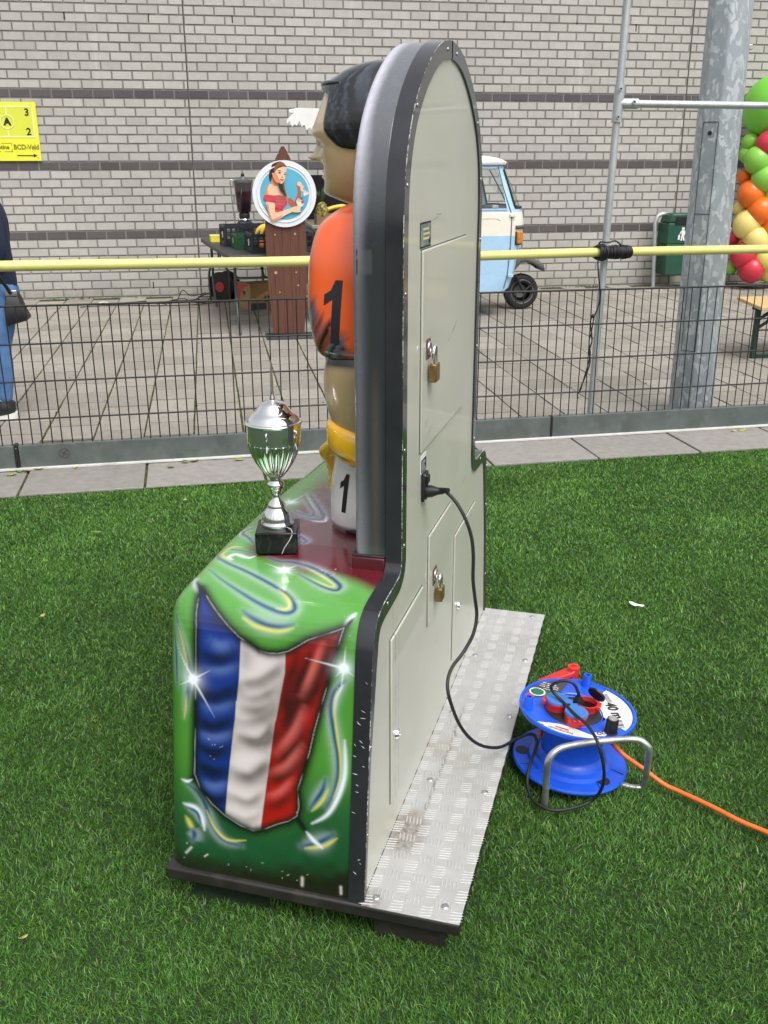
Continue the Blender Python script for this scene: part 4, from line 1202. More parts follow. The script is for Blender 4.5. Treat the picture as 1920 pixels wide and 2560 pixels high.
# ---- folding bench at the right edge
BW_ = wood('pale bench wood', (.62, .44, .20), (.50, .34, .14))
bt = pthing('folding_bench', 'folding bench with a pale wooden top and dark green steel legs at the right edge', 'bench', 2.32, -4.6, None, 0)
t_ = .5 - zg(-4.6)
for k in range(1):
    MB().prism([(.07, .31), (1.6, .34), (1.6, -.36), (.235, -.50), (-.07, -.33 + .0)][0:0] or [(.07, .31), (2.0, .36), (2.0, -.30), (-.07, -.33)], lambda a, b: (a, b, t_ - .028), lambda a, b: (a, b, t_)).build('bench_top', BW_, bt, bevel=.004)
BGRN = M('dark green steel', (.008, .042, .032), .45)
MB().b2(.04, .078, -.09, -.052, .0, t_ - .03).build('leg', BGRN, bt, bevel=.003)
MB().b2(.62, .658, -.09, -.052, .0, t_ - .03).build('leg', BGRN, bt, bevel=.003)
MB().b2(.079, .619, -.088, -.054, .004, .036).build('foot_bar', BGRN, bt)
MB().b2(.02, .70, -.10, -.04, t_ - .058, t_ - .029).build('top_rail', BGRN, bt)
MB().tube([(.06, -.071, .25), (.34, -.071, t_ - .05)], .015, 8).build('brace', BGRN, bt)
MB().tube([(.06, -.071, t_ - .15), (.22, -.071, t_ - .05)], .015, 8).build('brace', BGRN, bt)
MB().tube([(.06, -.071, .24), (.62, -.071, .24)], .006, 8).build('tie_rod', BGRN, bt)

# ---- person walking out of the picture at the left edge
SKIN = M('skin', (.55, .34, .25), .5, var=.06); NAVY = M('navy jumper', (.008, .014, .040), .85, var=.25, scale=25, bump=.25, bscale=120)
DENIM = M('blue denim', (.075, .165, .36), .8, var=.22, scale=11, bump=.2, bscale=250, dirt=(.15, .27, .48), dscale=7, damt=.55); HAIRB = M('brown hair', (.06, .035, .02), .5, var=.3, scale=50)
pe = pthing('person', 'person in navy jumper and blue jeans carrying a shoulder bag at the left edge', 'person', -3.50, -5.55)
# local: x along D, faces -x (left). y near(-)/far(+)
def skin_mesh(name, verts, edges, radii, m, sub=2, par=None):
    me = bpy.data.meshes.new(name); me.from_pydata(verts, edges, []); me.materials.append(m)
    o = new_obj(name, me, par)
    md = o.modifiers.new('skin', 'SKIN'); md.use_smooth_shade = True
    lay_ = me.skin_vertices[0].data
    for i, r in enumerate(radii):
        lay_[i].radius = r if isinstance(r, tuple) else (r, r); lay_[i].use_root = (i == 0)
    sb = o.modifiers.new('sub', 'SUBSURF'); sb.levels = sub; sb.render_levels = sub
    return o
bv = [(0.02, 0, .88), (0.02, 0, 1.05), (.01, 0, 1.22), (.015, 0, 1.34), (-.01, 0, 1.40), (-.03, 0, 1.47), (-.035, 0, 1.55),
      (.02, -.10, 1.32), (.05, -.17, 1.28), (.085, -.20, 1.05), (.0, -.19, .92), (-.06, -.18, .86), (.02, .10, 1.32), (.04, .17, 1.28), (.02, .20, 1.05), (-.10, .19, .96), (-.16, .18, .93),
      (.02, -.09, .84), (.0, -.09, .48), (-.01, -.09, .10), (.02, .09, .84), (-.10, .09, .48), (-.12, .09, .10)]
be = [(0, 1), (1, 2), (2, 3), (3, 4), (4, 5), (5, 6), (3, 7), (7, 8), (8, 9), (9, 10), (10, 11), (3, 12), (12, 13), (13, 14), (14, 15), (15, 16), (0, 17), (17, 18), (18, 19), (0, 20), (20, 21), (21, 22)]
br = [(.10, .13), (.09, .11), (.10, .12), (.07, .09), .05, (.08, .07), (.085, .072), .05, .045, .037, .028, .024, .05, .045, .037, .028, .024, .075, .052, .035, .075, .052, .035]
skin_mesh('body', bv, be, br, SKIN, 2, pe)
b = MB().ball((-.035, 0, 1.53), (.092, .074, .11), 24, 16)
b.ball((-.125, 0, 1.515), (.018, .012, .02), 10, 8); b.ball((-.03, -.075, 1.525), (.018, .01, .028), 10, 8); b.ball((-.03, .075, 1.525), (.018, .01, .028), 10, 8)
b.build('head', SKIN, pe, smooth=80)
b = MB()
for y in (-.03, .03): b.ball((-.115, y, 1.535), (.010, .013, .008), 10, 6)
b.build('eyes', WHITE, pe, smooth=80)
MB().ball((-.115, 0, 1.475), (.012, .024, .008), 10, 6).build('mouth', M('lips', (.4, .12, .12), .5), pe, smooth=80)
MB().ball((.0, 0, 1.565), (.095, .085, .095), 24, 16).ball((.05, 0, 1.45), (.055, .075, .13), 18, 12).build('hair', HAIRB, pe, smooth=80)
for y in (-.18, .18):
    hx, hz = (-.065, .84) if y < 0 else (-.165, .91)
    b = MB(); b.ball((hx, y, hz), (.035, .016, .04), 12, 8)
    for k in range(4):
        b.tube([(hx - .02 + .012 * k - .02, y - .012 + .008 * k, hz - .025), (hx - .03 + .010 * k - .02, y - .012 + .008 * k, hz - .06 - .006 * (1.5 - abs(k - 1.5))), (hx - .02 + .010 * k - .02, y - .01 + .008 * k, hz - .085)], [.0085, .008, .006], 8)
    b.tube([(hx + .01, y - .01, hz), (hx - .02, y - .028, hz - .03), (hx - .035, y - .026, hz - .052)], [.010, .009, .007], 8)
    b.build('hand', SKIN, pe, smooth=80)
jv = [(.03, 0, .78), (.03, 0, .92), (.025, 0, 1.06), (.02, 0, 1.20), (.03, 0, 1.30), (.0, 0, 1.385), (.03, -.11, 1.315), (.075, -.175, 1.255), (.10, -.195, 1.08), (.02, -.19, .955), (-.04, -.18, .89), (.03, .11, 1.315), (.05, .175, 1.25), (.04, .20, 1.06), (-.07, .19, .98), (-.14, .18, .95)]
je = [(0, 1), (1, 2), (2, 3), (3, 4), (4, 5), (4, 6), (6, 7), (7, 8), (8, 9), (9, 10), (4, 11), (11, 12), (12, 13), (13, 14), (14, 15)]
jr = [(.125, .155), (.12, .15), (.11, .14), (.115, .14), (.10, .11), .06, .068, .062, .052, .045, .040, .068, .062, .052, .045, .040]
skin_mesh('jumper', jv, je, jr, NAVY, 2, pe)
tv = [(.035, 0, .92), (.035, 0, .83), (.05, -.085, .76), (.035, -.09, .62), (.01, -.09, .47), (.01, -.09, .33), (.0, -.09, .22), (-.01, -.09, .11), (.035, .085, .76), (-.03, .09, .62), (-.09, .09, .47), (-.09, .09, .30), (-.10, .09, .11)]
te = [(0, 1), (1, 2), (2, 3), (3, 4), (4, 5), (5, 6), (6, 7), (1, 8), (8, 9), (9, 10), (10, 11), (11, 12)]
tr_ = [(.12, .145), (.125, .15), (.098, .085), (.085, .078), .060, .064, .055, .042, (.098, .085), (.085, .078), .060, .060, .042]
skin_mesh('jeans', tv, te, tr_, DENIM, 2, pe)
SOLE = M('white sole', (.72, .72, .70), .5)
for y, x in ((-.09, -.01), (.09, -.10)):
    b = MB(); b.ball((x - .005, y, .078), (.066, .042, .052), 16, 10); b.ball((x - .09, y, .052), (.10, .043, .038), 16, 10); b.tube([(x + .02, y, .09), (x + .035, y, .125)], [.036, .03], 12)
    sh = b.build('shoe', M('black shoe', (.014, .014, .016), .6), pe, smooth=80)
    MB().prism(spline([(.085, -.035), (.105, 0), (.085, .035), (0, .045), (-.12, .046), (-.18, .02), (-.185, -.02), (-.12, -.046), (0, -.045)], 4, True), lambda a, c_: (x - .035 + a * .93, y + c_, .002), lambda a, c_: (x - .03 + a, y + c_, .030 + max(0, a) * .22)).build('sole', SOLE, sh, smooth=40)
    MB().ball((x + .0, y, .135), (.04, .036, .02), 12, 8).build('sock', SOLE, sh, smooth=80)
bag = pthing('shoulder_bag', 'black shoulder bag hanging behind the hip of the person at the left edge', 'bag', -3.355, -5.66, .64)
BAGM = M('black leather', (.012, .012, .014), .5, bump=.15, bscale=60)
b = MB(); P = []
for z, x0, x1, w in ((0, -.06, .06, .08), (.012, -.07, .066, .09), (.09, -.062, .045, .09), (.175, -.055, .022, .07), (.205, -.045, .01, .045)):
    P += [(x0, -w, z), (x1, -w * .8, z + (.03 if z < .05 else 0)), (x1, w * .8, z + (.03 if z < .05 else 0)), (x0, w, z)]
b.add(P, [(3, 2, 1, 0), (16, 17, 18, 19)] + [(i * 4 + k, i * 4 + (k + 1) % 4, i * 4 + 4 + (k + 1) % 4, i * 4 + 4 + k) for i in range(4) for k in range(4)])
b.build('bag_body', BAGM, bag, bevel=.012, segs=3)
MB().tube(spline([(-.02, -.06, .20), (-.07, -.12, .32), (-.15, -.19, .46), (-.22, -.19, .60), (-.26, -.10, .74)], 5), .012, 8).build('strap', BAGM, bag, smooth=60)
MB().b2(-.04, .03, -.085, -.065, .215, .25).build('buckle', STEEL, bag, (-.015, .02, -.03), bevel=.004)

# ---- fallen leaves
LEAF = M('yellow green leaf', (.36, .36, .10), .6, var=.3, scale=20); LEAF2 = M('dry leaf', (.42, .32, .13), .7, var=.3, scale=20); LEAF3 = M('green leaf', (.16, .24, .07), .6, var=.3, scale=20)
def leaf(p, L, m, lab, rz, curl=.35):
    vs = []; n = 7
    for i in range(n):
        t_ = i / (n - 1); w = L * .36 * math.sin(math.pi * min(1, t_ * .92 + .06)) ** .8
        x = (t_ - .5) * L; z = curl * L * (t_ - .5) ** 2 + .003
        vs += [(x, -w, z + curl * w * .6), (x, 0, z), (x, w, z + curl * w * .6)]
    b = MB(); b.add(vs, [(i * 3 + k, (i + 1) * 3 + k, (i + 1) * 3 + k + 1, i * 3 + k + 1) for i in range(n - 1) for k in range(2)])
    b.tube([(-L * .5, 0, curl * L * .25 + .003), (-L * .8, .004, .006)], .0009, 5)
    o = b.build('fallen_leaf', m, None, p, (rng.uniform(-.3, .3), rng.uniform(-.3, .3), rz), smooth=60)
    o.modifiers.new('thick', 'SOLIDIFY').thickness = .0006
    tag(o, lab, 'leaf', 'fallen leaves by the fence')
zs_ = .021
for (x, y, L, m, lab, rz) in [(-2.015, 4.985, .050, LEAF, 'pale yellow green leaf by the mossy slab joint at the far left', .4), (-2.0, 5.06, .060, LEAF3, 'largest green leaf leaning on the white strip at the left', 2.0), (-1.90, 5.075, .055, LEAF, 'yellow leaf against the white strip, next right of the green one', .2), (-1.955, 5.045, .045, LEAF2, 'brown dry leaf between the green and the yellow leaf at the left', 1.2), (-1.71, 5.105, .04, LEAF2, 'small dry leaf under the white strip right of the board mark', 1.9), (-1.18, 5.11, .045, LEAF2, 'curled straw coloured leaf in the middle of the left slab', .3), (-1.07, 5.225, .05, LEAF, 'yellow leaf at the strip left of the trophy', .2), (-1.12, 5.21, .045, LEAF3, 'green leaf touching the strip left of the trophy', 1.0), (-.82, 5.25, .05, LEAF, 'yellow green leaf on the joint behind the trophy lid', .5), (1.77, 5.75, .022, LEAF2, 'tiny dry leaf on a right hand slab', .5), (2.25, 5.865, .05, LEAF, 'bright yellow leaf lying on the joint at the far right slab', .1), (2.19, 5.85, .035, LEAF, 'small yellow leaf left of the far right slab joint', .8)]:
    leaf((x, y, zs_), L, m, lab, rz)
for (x, y, L, m, lab, rz) in [(-1.306, 4.096, .035, LEAF2, 'pale dry leaf on the turf left of the trophy', .3), (-1.268, 3.237, .02, LEAF2, 'tiny pale leaf on the turf halfway down the left side', 1.1), (-.991, 4.541, .025, LEAF2, 'small pale leaf on the turf near the slabs', 2.1), (-.78, 1.652, .016, LEAF2, 'tiny pale leaf on the turf at the bottom left', .9), (.64, 2.62, .03, LEAF2, 'dry leaf on the turf behind the cable reel', .6)]:
    leaf((x, y, .026), L, m, lab, rz, .2)
o = MB().prism(spline([(-.030, .004), (-.018, .016), (-.002, .008), (.028, .006), (.022, -.010), (.004, -.006), (-.012, -.014)], 3, True), lambda a, b: (a, b, .10 * abs(a)), lambda a, b: (a, b, .0012 + .10 * abs(a))).build('paper_scrap', WHITE, None, (.957, 3.319, .024), (0, .1, -.3))
tag(o, 'white paper scrap lying on the turf right of the machine', 'litter')
# ================================================================== KICKING MACHINE (frame: u along its width away from the camera, v to its front, z up)
MC = .754           # centre of its width
mach = thing('arcade_machine', 'tall fairground kicking machine with a goalkeeper figure and a painted flag on its green side', 'arcade machine', MO, MY)
def bez(a, b, c, d, n):
    out = []
    for k in range(n + 1):
        t = k / n
        out.append(tuple((1 - t) ** 3 * a[i] + 3 * (1 - t) ** 2 * t * b[i] + 3 * (1 - t) * t * t * c[i] + t ** 3 * d[i] for i in range(2)))
    return out
# ---- base frame, plate, skids
BASEM = M('worn black base', (.020, .018, .017), .5, var=.3, scale=14, bump=.12, bscale=60, dirt=(.055, .040, .030), dscale=11, damt=.55)
b = MB()
b.b2(-.012, 1.524, -.217, .466, .064, .0945)
b.build('base_frame', BASEM, mach, bevel=.005)
b = MB(); b.b2(.012, 1.46, -.178, -.02, 0, .0635); b.build('skid', BASEM, mach, bevel=.004)
b = MB(); b.b2(.06, 1.46, .24, .42, 0, .0635); b.build('skid', BASEM, mach, bevel=.004)
# diamond plate
t = NT('aluminium tread'); f = t.noise(6, 6, .65); f2 = t.noise(60, 4, .6)
stain = t.ramp(t.noise(2.6, 7, .7), [(.54, 0.0), (.70, .55)])
c = t.ramp(f, [(.3, (.43, .43, .43)), (.7, (.54, .54, .535))]); c = t.mix(stain, c, (.36, .33, .29))
co = t.coord(); sx = t.n('ShaderNodeSeparateXYZ'); t.l(co, sx.inputs[0])
# a dirty corner and a thin dried run
dx = t.math('SUBTRACT', sx.outputs['X'], .25); dy = t.math('ADD', sx.outputs['Y'], .035)
rad = t.math('SQRT', t.math('ADD', t.math('MULTIPLY', t.math('MULTIPLY', dx, dx), .35), t.math('MULTIPLY', dy, dy)))
spot = t.math('MULTIPLY', t.ramp(rad, [(.0, 1.0), (.035, .8), (.06, 0.0)]), t.ramp(t.noise(40, 6, .75), [(.35, .2), (.6, 1.0)]))
c = t.mix(spot, c, (.20, .15, .11))
dx2 = t.math('SUBTRACT', sx.outputs['X'], .0); dy2 = t.math('ADD', sx.outputs['Y'], .012)
rad2 = t.math('SQRT', t.math('ADD', t.math('MULTIPLY', t.math('MULTIPLY', dx2, dx2), .6), t.math('MULTIPLY', dy2, dy2)))
c = t.mix(t.math('MULTIPLY', t.ramp(rad2, [(.0, 1.0), (.02, .7), (.05, 0.0)]), t.ramp(t.noise(50, 5, .7), [(.4, .1), (.6, .9)])), c, (.14, .11, .09))
wob = t.math('MULTIPLY', t.math('SUBTRACT', t.noise(16, 5, .7), .5), .030)
run = t.math('ABSOLUTE', t.math('ADD', t.math('ADD', sx.outputs['Y'], .062), wob))
gate = t.math('MULTIPLY', t.ramp(sx.outputs['X'], [(.30, 0.0), (.36, 1.0)]), t.ramp(sx.outputs['X'], [(.80, 1.0), (.86, 0.0)]))
c = t.mix(t.math('MULTIPLY', t.math('MULTIPLY', t.ramp(run, [(.0, 1.0), (.0022, .8), (.005, 0.0)]), gate), t.ramp(t.noise(70, 3), [(.4, .3), (.6, .95)])), c, (.17, .13, .10))
t.set(Base_Color=c, Metallic=.35, Roughness=t.ramp(f2, [(.3, .42), (.7, .58)])); t.bump(f2, .08)
ALU = t.m
plate = MB().b2(-.012, 1.522, -.217, -.002, .0948, .0978).build('tread_plate', ALU, mach, bevel=.0008)
BARM = M('worn tread bar', (.47, .47, .465), .48, .25, var=.12, scale=40)
b = MB()
def bar(u, v, a, L=.034, w=.0042, h=.0010):
    ca, sa = math.cos(a), math.sin(a); P = []
    for (x, y, z) in ((-L / 2, 0, 0), (-L * .3, -w / 2, 0), (L * .3, -w / 2, 0), (L / 2, 0, 0), (L * .3, w / 2, 0), (-L * .3, w / 2, 0), (-L * .32, 0, h), (L * .32, 0, h)):
        P.append((u + x * ca - y * sa, v + x * sa + y * ca, .0979 + z))
    b.add(P, [(0, 1, 6), (1, 2, 7, 6), (2, 3, 7), (3, 4, 7), (4, 5, 6, 7), (5, 0, 6)])
GRP = .0325
for i in range(0, 48):
    for j in range(0, 8):
        u, v = .003 + i * GRP, -.010 - j * GRP
        if u > 1.515 or v < -.212: continue
        if (i + j) % 2: continue
        kind_ = (i % 2)
        for q in range(5):
            o = (q - 2) * .0086
            if kind_ == 0:
                uu, vv, a = u + o, v, R(90 + 8)
            else:
                uu, vv, a = u, v + o, R(8)
            if -.008 < uu < 1.516 and -.207 < vv < -.006:
                bar(uu, vv, a, .033 if abs(q - 2) < 2 else .029)
tag(b.build('tread_bars', BARM, plate), kind='stuff')
for u, v in ((.018, -.027), (.031, -.177), (.466, -.044), (.45, -.19), (.803, -.032), (.824, -.197), (1.492, -.176), (1.16, -.035), (1.17, -.195)):
    q = MB(); q.lathe([(.0085, .0978), (.0085, .0992), (.006, .1012), (.0028, .1014), (.0022, .0998), (0, .0998)], 14, (u, v, 0)); q.build('plate_screw', STEEL, plate, smooth=40)

# ---- outline shared by the painted shell, the trim and the back panel
side_ = [(0.0, .095), (.02, .235), (.045, .41), (.075, .62)] + bez((.075, .62), (.088, .715), (.115, .73), (.19, .733), 12)[1:]
neck = [(.235, .735), (.268, .737)] + bez((.268, .737), (.300, .738), (.313, .748), (.314, .775), 6)[1:]
arch_hw = [(.440, .775), (.438, 1.0), (.437, 1.25), (.436, 1.45), (.434, 1.50), (.428, 1.55), (.416, 1.60), (.396, 1.645), (.366, 1.69), (.326, 1.73), (.276, 1.768), (.216, 1.803), (.146, 1.833), (.075, 1.851), (.0, 1.858)]
def smooth_arch():
    P = [(MC - .016 - h if False else MC - h, z) for h, z in arch_hw]
    head = P[:4]; tail = spline(P[3:], 4)
    return head[:-1] + [tuple(q) for q in tail]
half = side_ + neck + smooth_arch()[1:]
outline = half + [(2 * MC - u, z) for u, z in half[:-1][::-1]]
def normals2(P):
    out = []
    for i in range(len(P)):
        a = P[max(i - 1, 0)]; c_ = P[min(i + 1, len(P) - 1)]
        tx, tz = c_[0] - a[0], c_[1] - a[1]; l = math.hypot(tx, tz)
        out.append((-tz / l, tx / l))        # left of travel = outwards (going up the near side)
    return out
nrm = normals2(outline)
def inset_w(z):
    return .011 if z < .50 else (.011 + (.034 - .011) * min(1, (z - .50) / .14))

# ---- painted shell (vertex painted airbrush work)
prof = [(0, .095), (.075, .62)] + bez((.075, .62), (.088, .715), (.115, .73), (.19, .733), 12)[1:] + [(.25, .738), (.4, .75), (.754, .755)]
PAINT = {'flag':[(0.673,0.404),(0.637,0.372),(0.613,0.346),(0.589,0.319),(0.567,0.291),(0.554,0.263),(0.543,0.244),(0.54,0.224),(0.542,0.202),(0.55,0.179),(0.565,0.157),(0.58,0.136),(0.593,0.107),(0.605,0.079),(0.614,0.062),(0.582,0.069),(0.529,0.082),(0.483,0.092),(0.444,0.102),(0.424,0.107),(0.378,0.118),(0.331,0.127),(0.279,0.141),(0.241,0.152),(0.196,0.149),(0.175,0.154),(0.16,0.173),(0.148,0.199),(0.13,0.229),(0.122,0.255),(0.129,0.286),(0.146,0.322),(0.169,0.354),(0.201,0.382),(0.235,0.396),(0.355,0.393),(0.456,0.392),(0.518,0.391),(0.575,0.391),(0.626,0.396)],'bw':[(0.576,0.285),(0.563,0.287),(0.524,0.288),(0.474,0.29),(0.423,0.295),(0.38,0.299),(0.42,0.297),(0.359,0.302),(0.291,0.309),(0.223,0.316),(0.157,0.321),(0.133,0.322)],'wr':[(0.56,0.184),(0.544,0.185),(0.5,0.186),(0.449,0.195),(0.394,0.204),(0.384,0.207),(0.291,0.218),(0.228,0.226),(0.133,0.237),(0.112,0.237)],'strokes':[('b',1.0,[(0.756,0.426),(0.717,0.379),(0.681,0.327),(0.651,0.272),(0.635,0.228),(0.63,0.196),(0.637,0.179),(0.652,0.181),(0.679,0.205),(0.708,0.243),(0.737,0.29),(0.766,0.343),(0.789,0.391),(0.812,0.426),(0.836,0.439),(0.856,0.429),(0.859,0.395),(0.853,0.361)]),('y',1.0,[(0.698,0.235),(0.673,0.206),(0.653,0.192),(0.639,0.195),(0.638,0.217)]),('y',1.0,[(0.802,0.392),(0.822,0.42),(0.842,0.429),(0.872,0.418),(0.876,0.394)]),('w',0.8,[(0.811,0.392),(0.821,0.405),(0.837,0.394),(0.827,0.36),(0.838,0.348)]),('b',1.0,[(0.841,0.316),(0.826,0.285),(0.829,0.253),(0.818,0.208),(0.792,0.159),(0.76,0.121),(0.741,0.108),(0.724,0.113),(0.732,0.142),(0.754,0.181),(0.778,0.218)]),('y',0.7,[(0.809,0.209),(0.779,0.162),(0.747,0.124),(0.738,0.133),(0.762,0.18)]),('b',1.2,[(0.623,0.29),(0.608,0.26),(0.599,0.228),(0.6,0.198),(0.608,0.172)]),('y',1.1,[(0.609,0.287),(0.596,0.258),(0.59,0.227),(0.59,0.2),(0.6,0.171)]),('b',0.8,[(0.988,0.413),(0.97,0.428),(0.95,0.426),(0.924,0.397),(0.9,0.378)]),('y',0.6,[(0.975,0.411),(0.963,0.42),(0.947,0.418)]),('w',0.5,[(0.998,0.422),(0.975,0.441),(0.938,0.428)]),('b',0.9,[(0.983,0.302),(0.957,0.271),(0.938,0.257),(0.924,0.271)]),('b',0.6,[None,None,(1.275,0.358)]),('b',0.8,[None,(1.254,0.381),(1.184,0.337),(1.133,0.306),(1.102,0.303),(1.118,0.338),(1.14,0.379)]),('b',0.9,[None,(1.285,0.375),(1.189,0.317),(1.11,0.272),(1.082,0.275),(1.089,0.305),(1.101,0.355)]),('y',0.5,[None,(1.269,0.378),(1.185,0.33),(1.14,0.302)]),('w',0.6,[(1.112,0.265),(1.077,0.258),(1.074,0.291)]),('b',0.9,[(0.598,0.445),(0.551,0.428),(0.507,0.414),(0.461,0.408),(0.414,0.412),(0.365,0.421)]),('y',0.7,[(0.576,0.437),(0.54,0.424),(0.492,0.412),(0.469,0.412)]),('y',0.7,[(0.421,0.413),(0.385,0.417),(0.361,0.421)]),('b',0.6,[(0.549,0.444),(0.488,0.441),(0.426,0.439)]),('b',1.0,[(0.504,0.051),(0.475,0.073),(0.443,0.083),(0.416,0.084)]),('w',0.7,[(0.492,0.057),(0.459,0.074),(0.417,0.077)]),('b',1,[(0.498,0.059),(0.467,0.077),(0.428,0.081),(0.38,0.073),(0.337,0.064),(0.292,0.062),(0.246,0.071),(0.21,0.087)]),('y',0.7,[(0.478,0.07),(0.443,0.075),(0.381,0.067),(0.328,0.058),(0.278,0.058),(0.235,0.071)]),('w',0.8,[(0.369,0.05),(0.295,0.047),(0.237,0.061),(0.192,0.084),(0.165,0.118)]),('b',0.9,[(0.275,0.09),(0.243,0.098),(0.2,0.124)]),('y',0.9,[(0.253,0.083),(0.221,0.097),(0.194,0.119)]),('b',0.9,[(0.21,0.42),(0.192,0.39),(0.161,0.369),(0.121,0.356),(0.086,0.327),(0.079,0.28)]),('y',0.8,[(0.151,0.367),(0.112,0.348),(0.088,0.317),(0.095,0.272)]),('w',0.9,[(0.157,0.423),(0.151,0.393),(0.128,0.378),(0.102,0.372)]),('b',0.7,[(0.15,0.417),(0.141,0.391),(0.114,0.381)]),('y',1.5,[(0.126,0.418),(0.109,0.407),(0.097,0.401)]),('b',1.2,[(0.099,0.403),(0.086,0.397),(0.072,0.401)]),('b',1.2,[(0.106,0.142),(0.121,0.103),(0.148,0.069)]),('y',1.1,[(0.103,0.132),(0.116,0.092),(0.14,0.061)]),('k',1.2,[(0.174,0.154),(0.156,0.141),(0.14,0.128)]),('w',0.7,[(0.142,0.13),(0.125,0.113),(0.111,0.093)]),('k',1.2,[(0.231,0.393),(0.221,0.401),(0.215,0.414)]),('w',0.5,[(0.215,0.429),(0.213,0.414),(0.22,0.401)]),('w',1.0,[(0.726,0.449),(0.677,0.419),(0.651,0.402)]),('k',1.0,[(0.704,0.432),(0.672,0.409),(0.662,0.398)]),('w',0.9,[(0.649,0.045),(0.629,0.054),(0.616,0.063)]),('k',0.8,[(0.638,0.045),(0.614,0.059)])],'stars':[((0.788,0.256),[(0.811,0.312),(0.822,0.23),(0.767,0.266),(0.769,0.223),(0.813,0.266),(0.764,0.245)]),((1.19,0.391),[(1.141,0.399),(1.264,0.373),(1.19,0.417),(1.19,0.365),(1.212,0.411)]),((0.457,0.398),[(0.536,0.442),(0.376,0.347),(0.484,0.356),(0.438,0.433),(0.458,0.378),(0.431,0.401)]),((0.529,0.056),[(0.54,0.141),(0.576,0.054),(0.476,0.062),(0.514,0.033),(0.508,0.074)])],'folds':[('d',1.0,0.45,[(0.6,0.387),(0.594,0.343),(0.579,0.293)]),('d',1.3,0.65,[(0.522,0.386),(0.513,0.34),(0.538,0.29)]),('d',1.1,0.5,[(0.436,0.386),(0.429,0.34),(0.454,0.294)]),('l',1.0,0.35,[(0.552,0.356),(0.544,0.333),(0.551,0.309)]),('l',0.8,0.3,[(0.485,0.376),(0.487,0.332),(0.503,0.295)]),('d',1.2,0.55,[(0.436,0.389),(0.424,0.347),(0.449,0.296)]),('d',1.3,0.75,[(0.37,0.392),(0.355,0.352),(0.381,0.3)]),('d',1.2,0.7,[(0.31,0.393),(0.293,0.35),(0.316,0.304)]),('d',1.5,0.92,[(0.267,0.393),(0.247,0.353),(0.257,0.311)]),('d',1.1,0.7,[(0.189,0.377),(0.181,0.347),(0.191,0.318)]),('l',0.8,0.3,[(0.334,0.387),(0.33,0.347),(0.347,0.304)]),('l',0.9,0.3,[(0.218,0.38),(0.213,0.347),(0.227,0.315)]),('l',0.8,0.25,[(0.401,0.379),(0.399,0.342),(0.418,0.3)]),('d',1.1,0.45,[(0.533,0.186),(0.502,0.208),(0.472,0.246),(0.463,0.285)]),('d',1.1,0.5,[(0.48,0.189),(0.448,0.223),(0.431,0.262),(0.436,0.295)]),('d',1.1,0.5,[(0.426,0.194),(0.388,0.238),(0.368,0.295)]),('d',1.2,0.3,[(0.555,0.278),(0.525,0.274),(0.493,0.283)]),('d',1.0,0.45,[(0.514,0.189),(0.475,0.238),(0.459,0.292)]),('d',1.2,0.55,[(0.44,0.198),(0.408,0.243),(0.407,0.296)]),('d',1.3,0.8,[(0.365,0.211),(0.334,0.247),(0.341,0.301)]),('d',1.4,0.8,[(0.299,0.216),(0.25,0.26),(0.252,0.309)]),('d',1.0,0.5,[(0.224,0.225),(0.187,0.267),(0.199,0.315)]),('d',0.9,0.35,[(0.167,0.23),(0.143,0.272),(0.153,0.304)]),('d',1.0,0.5,[(0.396,0.207),(0.358,0.222),(0.321,0.227)]),('d',1.3,0.75,[(0.6,0.084),(0.548,0.1),(0.498,0.116),(0.447,0.13)]),('d',1.4,0.85,[(0.58,0.122),(0.525,0.139),(0.465,0.158),(0.418,0.173)]),('d',1.0,0.6,[(0.563,0.157),(0.517,0.167),(0.457,0.189)]),('l',0.7,0.4,[(0.577,0.105),(0.515,0.126),(0.46,0.147)]),('d',1.3,0.8,[(0.52,0.116),(0.461,0.143),(0.401,0.177),(0.361,0.199)]),('d',1.7,0.85,[(0.502,0.168),(0.441,0.18),(0.402,0.167),(0.343,0.186)]),('d',1.4,0.85,[(0.376,0.136),(0.325,0.17),(0.288,0.206)]),('d',1.1,0.7,[(0.319,0.145),(0.27,0.185),(0.246,0.221)]),('d',1.0,0.55,[(0.237,0.164),(0.2,0.194),(0.183,0.23)]),('l',0.8,0.35,[(0.431,0.142),(0.372,0.166),(0.32,0.201)]),('l',0.8,0.35,[(0.344,0.145),(0.292,0.18),(0.27,0.216)]),('l',0.7,0.3,[(0.263,0.164),(0.227,0.195),(0.211,0.226)]),('d',1.0,0.6,[(0.53,0.109),(0.468,0.128),(0.426,0.142)])]}
def resample(P, step):
    P = np.array(P); L = np.r_[0, np.cumsum(np.linalg.norm(np.diff(P, axis=0), axis=1))]
    n = int(L[-1] / step); s = np.linspace(0, L[-1], n + 1)
    return np.stack([np.interp(s, L, P[:, 0]), np.interp(s, L, P[:, 1])], 1), s
